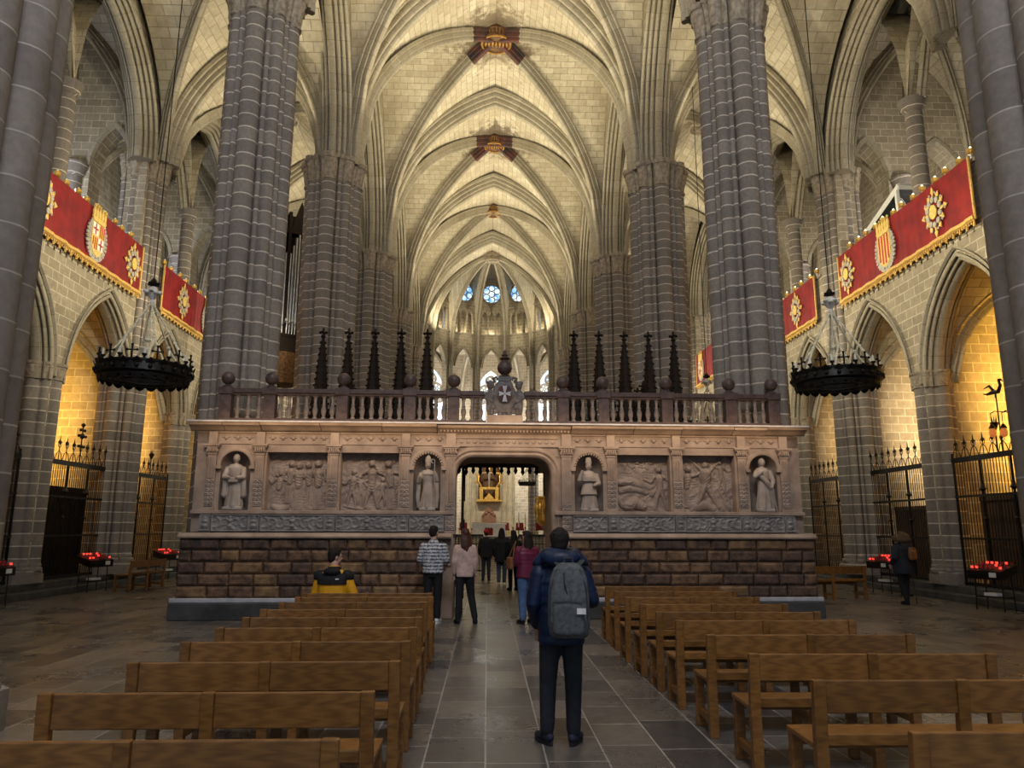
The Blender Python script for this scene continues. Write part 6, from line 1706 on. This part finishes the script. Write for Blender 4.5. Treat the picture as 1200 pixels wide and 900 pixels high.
for sd, yc, z, x, lab, n_ in ((1, 21.3, 3.05, 12.9, 'small lit yellow lantern hanging behind the second right grille', 1), (1, 16.1, 3.75, 11.35, 'amber glass lamp hanging at the right edge beside the nearest grille', 2), (1, 16.4, 3.78, 11.3, 'second amber glass lamp hanging beside the nearest right grille', 2)):
    r = thing('hanging_lamp', lab, 'lamp', (AX + sd * x, yc, z))
    mb = MB(); mb.lathe([(.02, 0), (.07, .04), (.08, .12), (.05, .2)], 10); mb.build('glass_bowl', M['bulb'] if n_ == 1 else glow_mat('amber_glass', (.8, .22, .04), .5), r, 40)
    mb = MB(); mb.lathe([(.085, .2), (.06, .24), (.02, .3)], 10); mb.tube([(0, 0, .3), (0, 0, .55)], .008, 5); mb.tube([(0, 0, .55), (sd * .1, 0, .6), (sd * .55, 0, .58)], .012, 5); mb.build('bracket', M['iron'], r, 40)
ir = thing('iron_bird_finial', 'wrought iron winged creature on a rod above the nearest right grille', 'ironwork', (AX + 12.3, 17.55, 3.46))
mb = MB(); mb.tube([(0, 0, 0), (0, .0, 1.55)], .018, 6); mb.build('rod', M['iron'], ir)
mb = MB(); mb.tube([(0, .45, 1.62), (0, .3, 1.58), (0, .1, 1.6), (0, -.1, 1.58), (0, -.2, 1.72), (0, -.16, 1.86)], [.01, .03, .055, .05, .035, .03], 8); mb.tube([(0, -.16, 1.86), (0, -.24, 1.86), (0, -.3, 1.8)], [.035, .025, .008], 6); mb.tube([(0, .05, 1.62), (0, .2, 1.78), (0, .42, 1.74)], [.04, .03, .006], 6); mb.tube([(0, 0, 1.58), (0, .02, 1.45)], .02, 6); mb.build('creature', M['iron'], ir, 50)
ip = thing('information_panel', 'narrow white information panel standing beside the slim right column', 'sign', (11.12, 19.95, 0)); mb = MB(); mb.bb(-.03, .03, -.16, .16, .55, 1.5); mb.build('board', M['paper'], ip, bevel=.01); mb = MB(); mb.lathe([(.16, 0), (.16, .03), (.02, .05), (.02, .56)], 12); mb.build('stand', M['iron'], ip, 40)

# ------------------------------------------------------------------ votive candle stands
def votive(label, loc, rz):
    r = thing('votive_stand', label, 'candle stand', loc, rz)
    for x in (-.32, .32):
        for y in (-.17, .17):
            m = MB(); m.tube([(x, y, 0), (x * .95, y * .9, .72)], .014, 6); m.build('leg', M['iron'], r)
    m = MB(); m.bb(-.33, .33, -.17, .17, .28, .3); m.build('shelf', M['iron'], r)
    m = MB(); m.add([(x, y, z) for x in (-.4, .4) for y, z in ((-.25, .66), (.25, .8), (.25, .98), (-.25, .84))], [(0, 1, 2, 3), (7, 6, 5, 4), (0, 4, 5, 1), (1, 5, 6, 2), (2, 6, 7, 3), (3, 7, 4, 0)]); m.build('tray', M['iron'], r)
    m = MB(); m.box((.0, -.03, .34), (.3, .2, .06)); m.build('leaflet_box', M['paper'], r)
    m = MB(); m.box((.2, -.262, .76), (.16, .006, .1)); m.build('notice', M['paper'], r)
    rn = random.Random(int(loc[1] * 7))
    for i in range(7):
        for j in range(3):
            x, y = -.33 + .11 * i, -.17 + .17 * j; z = .862 + (y + .25) * .28
            m = MB(); m.lathe([(.024, 0), (.028, .02), (.028, .05), (.022, .05), (.018, .02)], 8, (x, y, z)); m.build('votive_cup', M['redglow'] if rn.random() < .4 else M['redpaint'], r, 40)
    return r
v0 = votive('black votive stand with glowing red candles by the nearest right grille', (11.0, 16.25, 0), rad(-72))
dup(v0, (11.0, 20.7, 0), rad(-72), 'black votive stand with red candles behind the woman with a stick')
dup(v0, (-10.75, 21.2, 0), rad(72), 'black votive stand with red candles in front of the tall left grille')
dup(v0, (-10.7, 25.8, 0), rad(72), 'black votive stand with glowing red candles beyond the left wall pillar')
dup(v0, (-10.85, 17.05, 0), rad(80), 'votive stand cut off by the left edge of the photo')

# ------------------------------------------------------------------ choir stalls with crocketed spires
def stall(label, loc, rz):
    r = thing('choir_stall', label, 'choir stall', loc, rz, 'choir stalls behind the screen')
    m = MB(); m.bb(-.32, .32, -.06, .06, 0, 4.2); m.bb(-.33, -.28, -.1, .5, 0, 1.4); m.bb(.28, .33, -.1, .5, 0, 1.4); m.build('back_panel', M['darkwood'], r, bevel=.008)
    m = MB(); m.bb(-.28, .28, .06, .45, .45, .5); m.build('seat', M['darkwood'], r, bevel=.008)
    m = MB(); m.prism([(-.33, 3.1)] + [(u, z) for u, z in arch(-.28, .28, 3.2, .45, 6)] + [(.33, 3.1), (.33, 4.2), (-.33, 4.2)], (0, .42, 0), (1, 0, 0), (0, 0, 1), (0, .06, 0)); m.bb(-.33, .33, -.06, .48, 4.18, 4.26)
    m.prism([(-.33, 4.2), (.33, 4.2), (0, 4.85)], (0, .4, 0), (1, 0, 0), (0, 0, 1), (0, .05, 0)); m.build('canopy', M['darkwood'], r)
    m = MB(); m.lathe([(.24, 4.2), (.22, 4.5), (.16, 5.2), (.09, 5.9), (.035, 6.25)], 6, (0, .2, 0))
    for k in range(6):
        a = 2 * PI * k / 6
        for q in range(13):
            t = (q + .5) / 13; z = 4.25 + 1.95 * t; rr = .235 - .2 * t
            m.sphere(((rr + .03) * cos(a), .2 + (rr + .03) * sin(a), z), (.045 - .018 * t, .045 - .018 * t, .03), 6, 4)
    m.sphere((0, .2, 6.28), (.07, .07, .05), 8, 6); m.sphere((0, .2, 6.42), (.035, .035, .09), 8, 6)
    for k in range(4): m.sphere((.08 * cos(k * PI / 2), .2 + .08 * sin(k * PI / 2), 6.38), (.05, .05, .035), 6, 5)
    m.build('crocketed_spire', M['darkwood'], r, 40)
    for e in (-1, 1):
        m = MB(); m.lathe([(.035, 4.2), (.03, 4.6), (.05, 4.63), (.005, 5.0)], 6, (e * .27, .44, 0)); m.build('pinnacle', M['darkwood'], r)
    return r
s0 = None
for k, x in enumerate((-4.02, -3.4, -2.77, -2.13, -1.5, 2.08, 2.7, 3.32, 3.92, 4.54)):
    lab = 'dark choir stall, spire %s, above the stone railing' % ['farthest left', 'second from left', 'third from left', 'fourth from left', 'last before the coat of arms', 'first right of the coat of arms', 'second right of the coat of arms', 'third right of the coat of arms', 'fourth right of the coat of arms', 'farthest right'][k]
    if s0 is None: s0 = stall(lab, (x, 17.35, 0), 0); s0.scale = (0.88, 1, 1)
    else: dup(s0, (x, 17.35, 0), 0, lab)
for sd in (-1, 1):
    for k in range(4):
        dup(s0, (AX + sd * 4.15, 18.7 + .72 * k, 0), rad(90) * sd, 'dark wooden choir stall along the %s side behind the screen, %s from the screen' % ('left' if sd < 0 else 'right', order[k] if k else 'first'), scale=(0.88, 1, .86))
va = thing('carved_valance', 'dark carved wooden valance hanging inside the top of the doorway', 'valance', (AX + .12, 17.3, 2.86))
m = MB(); m.bb(-1.25, 1.25, -.05, .05, .25, 1.1)
for k in range(15): m.lathe([(.004, 0), (.05, .08), (.03, .14), (.07, .26)], 6, (-1.15 + k * 2.3 / 14, 0, .06 + .03 * (k % 2)))
m.build('fretwork', M['darkwood'], va, 40)
for e in (-1, 1):
    m = MB(); m.bb(e * 1.25 - .05, e * 1.25 + .05, -.06, .06, -2.86, .3); m.build('post', M['darkwood'], va)
dr = thing('open_door_leaf', 'dark door leaf folded back inside the left of the doorway', 'door', (SX - .85, 15.72, 0), rad(2)); dr['kind'] = 'thing'
m = MB(); m.bb(-.03, .03, -.05, 1.15, .02, 3.0); m.build('panel', M['darkwood'], dr); m = MB()
for z in (.3, 1.3, 2.3): m.bb(.03, .05, 0, 1.1, z, z + .6)
m.build('raised_panel', M['darkwood'], dr, bevel=.01)
dup(bench0, (1.3, 19.6, 0), rad(88), 'wooden bench just inside the doorway on the right', 'benches in the aisles')

# ------------------------------------------------------------------ organ seen through the left arcade
og = thing('pipe_organ', 'pipe organ with tall tin pipes seen between the left pillars', 'organ', (-8.25, 29.0, 8.9), rad(28)); og.scale = (0.7, 0.7, 0.76)
m = MB(); m.bb(-2.6, 2.6, -.3, 1.0, -.6, .5); m.bb(-2.7, 2.7, -.4, -.3, .4, .55); m.bb(-2.4, 2.4, .35, 1.0, .5, 7.4)
for x in (-2.4, -1.2, 0, 1.2, 2.4): m.bb(x - .09, x + .09, -.25, .4, .5, 6.8 + .6 * (x == 0))
for k, x in enumerate((-1.8, -.6, .6, 1.8)):
    m.prism([(x - .55, 6.2), (x + .55, 6.2), (x + .4, 6.9), (x, 7.6 + .5 * (k in (1, 2))), (x - .4, 6.9)], (0, -.2, 0), (1, 0, 0), (0, 0, 1), (0, .3, 0))
m.build('case', M['darkwood'], og, bevel=.02)
for k, x in enumerate((-1.8, -.6, .6, 1.8)):
    for q in range(7):
        u = x - .48 + .16 * q; h = 4.0 + 1.4 * (1 - abs(q - 3) / 3) + .5 * (k in (1, 2))
        m = MB(); m.lathe([(.015, 0), (.065, .45), (.065, h), (.06, h)], 10, (u, -.12, .56)); m.build('pipe', M['pipe'], og, 40)
m = MB()
for q in range(12): m.lathe([(.02, 0), (.025, .7), (.08, 1.0)], 8, (0, 0, 0)); break
for q in range(14):
    u = -2.1 + q * .32; m.tube([(u, -.2, .95), (u, -1.0, 1.0), (u, -1.5, 1.02)], [.02, .035, .09], 8)
m.build('trumpet_rank', M['pipe'], og, 40)
m = MB(); m.lathe([(1.0, 0), (1.6, 1.5)], 12, (0, .3, -2.1)); m.build('corbel', M['bosspaint'], og)
for x in (-1.7, 1.7): m = MB(); m.lathe([(.3, -11.7), (.3, -11.4), (.2, -11.2), (.2, -1.2), (.32, -.9), (.34, -.6)], 12, (x, .4, 0)); m.build('gallery_column', M['darkwood'], og, 40)

# ------------------------------------------------------------------ chancel seen through the doorway
pf = thing('chancel_platform', 'raised stone chancel floor with a low front wall, beyond the doorway', 'platform', (AX, 47.5, 0))
m = MB(); m.bb(-4.3, 4.3, -2.5, 5.5, 0, 1.25); m.build('platform', M['wall'], pf, bevel=.02); m = MB(); m.bb(-4.35, 4.35, -2.62, -2.4, 1.25, 1.33); m.build('edge', M['white'], pf, bevel=.02)
for k in range(6):
    m = MB(); m.bb(-1.6, 1.6, -2.5 - .3 * (6 - k), -2.5 - .3 * (5 - k), 0, .2 * (k + 1)); m.build('step', M['wall'], pf)
al = thing('altar_table', 'white draped altar table framed by the doorway', 'altar', (AX - .1, 46.4, 1.26))
m = MB(); m.bb(-1.0, 1.0, -.4, .4, .0, .72); m.build('block', M['white'], al, bevel=.02); m = MB(); m.bb(-1.08, 1.08, -.46, .46, .72, .8); m.build('cloth_top', M['white'], al, bevel=.02)
m = MB()
for k in range(14): m.bb(-1.05 + k * .15, -.95 + k * .15, -.475, -.44, .5, .74)
m.build('lace_front', M['paper'], al); m = MB(); m.box((0, -.42, .3), (.5, .05, .5)); m.build('red_frontal', M['redcloth'], al)
th = thing('cathedra', 'carved reddish stone throne behind the altar', 'throne', (AX - .1, 49.6, 1.26))
m = MB(); m.bb(-.45, .45, -.3, .3, 0, .55); m.bb(-.5, -.4, -.3, .3, .55, .85); m.bb(.4, .5, -.3, .3, .55, .85); m.build('seat', M['marble'], th, bevel=.02)
m = MB(); m.prism([(-.45, .5), (.45, .5), (.48, 1.3), (.3, 1.55), (.25, 1.75), (0, 1.9), (-.25, 1.75), (-.3, 1.55), (-.48, 1.3)], (0, .25, 0), (1, 0, 0), (0, 0, 1), (0, .1, 0))
for k in range(5): m.sphere((-.36 + .18 * k, .22, 1.35 + .25 * (1 - abs(k - 2) / 2)), (.09, .05, .1), 8, 6)
m.build('carved_back', M['throne'], th, 40)
for x, lab in ((-1.75, 'red velvet seat left of the altar'), (.95, 'red velvet seat right of the throne'), (1.9, 'red velvet seat farther right of the altar'), (-.95, 'red velvet seat left of the throne'), (3.2, 'red velvet seat at the far right of the chancel')):
    r = thing('red_chair', lab, 'chair', (AX + x, 48.6, 1.26), group='red chairs round the altar')
    m = MB(); m.bb(-.28, .28, -.25, .25, .36, .48); m.build('seat', M['redcloth'], r, bevel=.03); m = MB(); m.bb(-.25, .25, .2, .28, .48, .85); m.build('backrest', M['redcloth'], r, bevel=.02)
    for a in (-1, 1):
        for b2 in (-1, 1): m = MB(); m.bb(a * .25 - .025, a * .25 + .025, b2 * .22 - .025, b2 * .22 + .025, 0, .36); m.build('leg', M['gold'], r)
rt = thing('retable', 'pale stone retable with a tall pointed niche behind the altar', 'retable', (AX - .1, 50.4, 1.26))
m = MB()
m.wall(lambda u, z, d: (u, d, z), [(-1.75, 0), (-.72, 0), (-.72, 2.35), (-.719, 2.35)] and [(-1.75, 0), (1.75, 0)], 2.35, .5)
m.wall(lambda u, z, d: (u, d, z), [(-1.75, 2.35), (-.72, 2.35)] + arch(-.72, .72, 4.3, 1.0, 8) + [(.72, 2.35), (1.75, 2.35)], 6.0, .5); 
nb = MB(); nb.bb(-.75, .75, .45, .5, 2.36, 5.6); nb.build('niche_back', M['bosspaint'], rt)
m.build('stone_panel', M['pale'], rt)
m = MB()
for x in (-1.6, -1.2, -.85, .85, 1.2, 1.6):
    for q in (-.06, .06): m.lathe([(.06, 0), (.045, .1), (.045, 5.4), (.08, 5.6), (.05, 5.7), (.005, 6.6)], 8, (x + q, -.04, 0))
m.build('shafts', M['pale'], rt, 40)
cg = thing('gilded_crucifix_group', 'gilded crucifix under golden arched wings, standing in the retable niche', 'crucifix', (AX - .1, 50.0, 3.61))
m = MB(); m.bb(-.85, .85, -.3, .3, -.12, .0); m.bb(-.65, -.4, -.2, .2, 0, .7); m.bb(.4, .65, -.2, .2, 0, .7); m.prism([(-.4, 0), (.4, 0), (0, .45)], (0, -.2, 0), (1, 0, 0), (0, 0, 1), (0, .3, 0)); m.bb(-.66, .66, -.2, .2, .68, .84); m.build('golden_base', M['gold'], cg, bevel=.015)
m = MB(); m.bb(-.05, .05, -.15, -.05, .8, 2.3); m.bb(-.55, .55, -.14, -.06, 1.75, 1.85); m.build('cross', M['gold'], cg)
m = MB(); m.capsule((0, -.2, 1.75), (0, -.2, 1.3), .08, .07); m.capsule((0, -.2, 1.3), (0, -.2, .95), .06, .04); m.sphere((0, -.21, 1.93), .08, 10, 8); m.capsule((.06, -.2, 1.75), (.45, -.18, 1.83), .035, .025); m.capsule((-.06, -.2, 1.75), (-.45, -.18, 1.83), .035, .025); m.build('figure', M['statue'], cg, 60)
for e in (-1, 1):
    m = MB(); m.tube([(e * .5, -.1, .85), (e * .75, -.1, 1.2), (e * .7, -.1, 1.6), (e * .95, -.1, 1.75)], [.05, .1, .08, .03], 8); m.tube([(e * .75, -.1, 1.2), (e * 1.0, -.1, 1.1)], [.08, .03], 8); m.sphere((e * .62, -.12, 1.75), .09, 8, 6); m.build('golden_angel', M['gold'], cg, 50)
for i, (x, lab) in enumerate(((-1.75, 'tall white candle at the far left of the chancel'), (-2.25, 'tall white candle beside the left door leaf'), (1.35, 'tall white candle right of the altar, nearest it'), (1.7, 'tall white candle in the middle of the right three'), (2.1, 'tall white candle, last of the right three'))):
    r = thing('altar_candle', lab, 'candle', (AX + x, 45.6, 1.26), group='tall candles on the chancel')
    m = MB(); m.lathe([(.14, 0), (.14, .04), (.03, .08), (.03, .5), (.08, .55)], 10); m.build('holder', M['iron'], r, 40); m = MB(); m.lathe([(.045, .55), (.045, 1.25 + .1 * (i % 2)), (.005, 1.33 + .1 * (i % 2))], 8); m.build('wax', M['wax'], r, 40)
pu = thing('gilded_pulpit', 'gilded pulpit on a slender foot to the right of the altar', 'pulpit', (AX + 3.2, 44.1, 0))
m = MB(); m.lathe([(.4, 0), (.4, .15), (.15, .3), (.12, 1.6), (.3, 1.9)], 8); m.build('foot', M['marble'], pu); m = MB(); m.lathe([(.3, 1.9), (.5, 2.1), (.55, 2.25), (.52, 3.4), (.6, 3.5), (.6, 3.6)], 8); po = m.build('gilt_drum', M['gold'], pu)
m = MB()
for k in range(8):
    a = 2 * PI * k / 8; m.sphere((.51 * cos(a), .51 * sin(a), 2.85), (.16, .16, .38), 10, 6); m.lathe([(.05, 2.2), (.04, 3.4)], 6, (.53 * cos(a + PI / 8), .53 * sin(a + PI / 8), 0))
m.build('carved_figure', M['gold'], po, 40)
m = MB(); m.lathe([(.7, 0), (.6, .15), (.35, .5), (.3, 1.2), (.15, 1.9), (.02, 2.6)], 8, (0, 0, 5.0)); m.bb(-.08, .08, .45, .55, 3.4, 5.2); m.build('sounding_board', M['darkwood'], pu)
lc = dup(ch0, (AX + 2.15, 44.5, 4.3), 0, 'small ring chandelier hanging in the chancel, seen through the doorway', scale=(.6, .6, .6))
rl = thing('iron_railing', 'black iron railing across the chancel entrance, behind the visitors', 'railing', (AX, 29.0, 0))
for a, b2 in ((-4.5, -.35), (1.0, 4.6)):
    m = MB(); m.bb(a, b2, -.025, .025, 1.42, 1.5); m.bb(a, b2, -.02, .02, .12, .17); m.bb(a, b2, -.015, .015, 1.12, 1.15); m.build('rail', M['iron'], rl)
    m = MB(); n = int((b2 - a) / .13)
    for k in range(n + 1): m.tube([(a + (b2 - a) * k / n, 0, .0), (a + (b2 - a) * k / n, 0, 1.45)], .013, 5)
    m.build('bars', M['iron'], rl)
# ------------------------------------------------------------------ light, sky, camera
def lamp(kind, loc, power, col, size=0.1, target=None, angle=120, blend=0.6, sy=None):
    l = bpy.data.lights.new('lamp', kind); o = bpy.data.objects.new('flood_lamp' if kind != 'POINT' else 'lamp_bulb', l); COL.objects.link(o)
    o.location = loc; l.energy = power; l.color = col
    if kind == 'AREA':
        l.size = size
        if sy: l.shape = 'RECTANGLE'; l.size_y = sy
    else: l.shadow_soft_size = size
    if kind == 'SPOT': l.spot_size = rad(angle); l.spot_blend = blend
    if target is not None:
        d = Vector(target) - Vector(loc); o.rotation_euler = d.to_track_quat('-Z', 'Y').to_euler()
    return o
WARM = (1.0, 0.89, 0.62); YEL = (1.0, 0.57, 0.11); COOL = (0.78, 0.86, 1.0)
for i, y in enumerate(YN):
    if y < 5: continue
    for sd in (-1, 1):      # floods standing on the nave capitals
        for dy in (-1, 1):
            if y > 48 and dy > 0: continue
            lamp('SPOT', (AX + sd * 4.2, y + dy * 0.8, ZS + 0.5), 1150, WARM, 0.08, (AX - sd * 2.5, y + dy * 4.2, ZS + 9), 125, 0.8)
            lamp('SPOT', (AX + sd * 6.9, y + dy * 0.7, ZS + 0.3), 520, WARM, 0.08, (AX + sd * 9.5, y + dy * 3.5, ZS + 5), 140, 0.8)
            if 10 < y < 45: lamp('SPOT', (AX + sd * 6.85, y + dy * 0.6, 9.4), 900, WARM, 0.1, (AX + sd * 11.6, y + dy * 3.4, 8.8), 110, 0.8)
for sd in (-1, 1):
    lamp('SPOT', (AX + sd * 4.6, 54.6, 16.9), 900, WARM, 0.08, (AX - sd * 1, 58, 22), 130, 0.8)
for k in range(NS):         # lamps low in the ambulatory
    a = PI * (k + 0.5) / NS
    lamp('POINT', (AX + 8.6 * cos(a), APY + 8.6 * sin(a), 9.0), 900, (1.0, 0.95, 0.84), 0.2)
    lamp('POINT', (AX + 5.85 * cos(a), APY + 5.85 * sin(a), 17.52), 40, WARM, 0.08)
CH = {(-1, 17.38): (300, 0.9), (-1, 21.72): (2300, 1), (-1, 26.07): (2900, 1), (1, 17.38): (3600, 1), (1, 21.72): (2000, 0.4), (1, 26.07): (1500, 0.7)}
for i in range(3, 2 * len(YK) - 3):
    y = YK[0] + (i + 0.5) * BAY / 2
    for sd in (-1, 1):
        pw, t = next((v for (s_, q), v in CH.items() if s_ == sd and abs(q - y) < 0.3), (500, 1))
        col = tuple(a * t + b * (1 - t) for a, b in zip(YEL, (1, 0.86, 0.62)))
        lamp('SPOT', (AX + sd * 12.75, y - 1.6, 4.4), pw, col, 0.08, (AX + sd * 16.5, y + 0.5, 5.0), 135, 0.7)
for i in range(1, len(YK) - 1):
    y = YK[i] + BAY / 2
    for sd in (-1, 1):
        lamp('POINT', (AX + sd * 14.5, y + 1.5, 12.2), 260, COOL if sd < 0 else (1, .93, .8), 0.15)
for x in (-2.2, 2.2): lamp('SPOT', (AX + x, 45.5, 7.2), 500, (1.0, .88, .66), .08, (AX, 50.2, 4.2), 70, .6)
lamp('SPOT', (AX + 4.6, 41.5, 6.5), 160, (1.0, .85, .55), .08, (AX + 3.2, 44.1, 2.6), 60, .6)
# added fill lamp high behind the camera, brightening the pillar fronts
lamp('AREA', (AX, -1.8, 16.0), 2300, (0.9, 0.93, 1.0), 6.0, (AX, 16, 8.0), sy=6.0)
# warm strip lighting the upper part of the marble screen
lamp('AREA', W2(0, -0.8, 3.74), 62, (1.0, 0.68, 0.38), 12.0, W2(0, 0.2, 3.25), sy=0.1)

W_ = bpy.data.worlds.new('World'); SC.world = W_; W_.use_nodes = True
bg = W_.node_tree.nodes['Background']; bg.inputs[0].default_value = (0.72, 0.82, 1.0, 1); bg.inputs[1].default_value = 0.45

cd = bpy.data.cameras.new('camera'); cam = bpy.data.objects.new('camera', cd); COL.objects.link(cam)
cd.sensor_width = 36; cd.lens = 36 * 867 / 1200; cd.clip_end = 300; cd.clip_start = 0.05
cam.location = (0, 0, 1.7)
cam.rotation_mode = 'XYZ'
cam.rotation_euler = (rad(90 + 11.1), 0, rad(-1.85))
cam.matrix_world = Matrix.Translation((0, 0, 1.7)) @ Matrix.Rotation(rad(-1.85), 4, 'Z') @ Matrix.Rotation(rad(90 + 11.1), 4, 'X') @ Matrix.Rotation(rad(0.15), 4, 'Z')
SC.camera = cam
vs = SC.view_settings
SC.display_settings.display_device = 'sRGB'
vs.view_transform = 'Standard'; vs.look = 'None'; vs.exposure = 0.0; vs.gamma = 1.0
vs.use_curve_mapping = False
SC.cycles.use_denoising = True
SC.cycles.max_bounces = 6; SC.cycles.diffuse_bounces = 4; SC.cycles.glossy_bounces = 3; SC.cycles.transmission_bounces = 2
SC.cycles.sample_clamp_indirect = 6
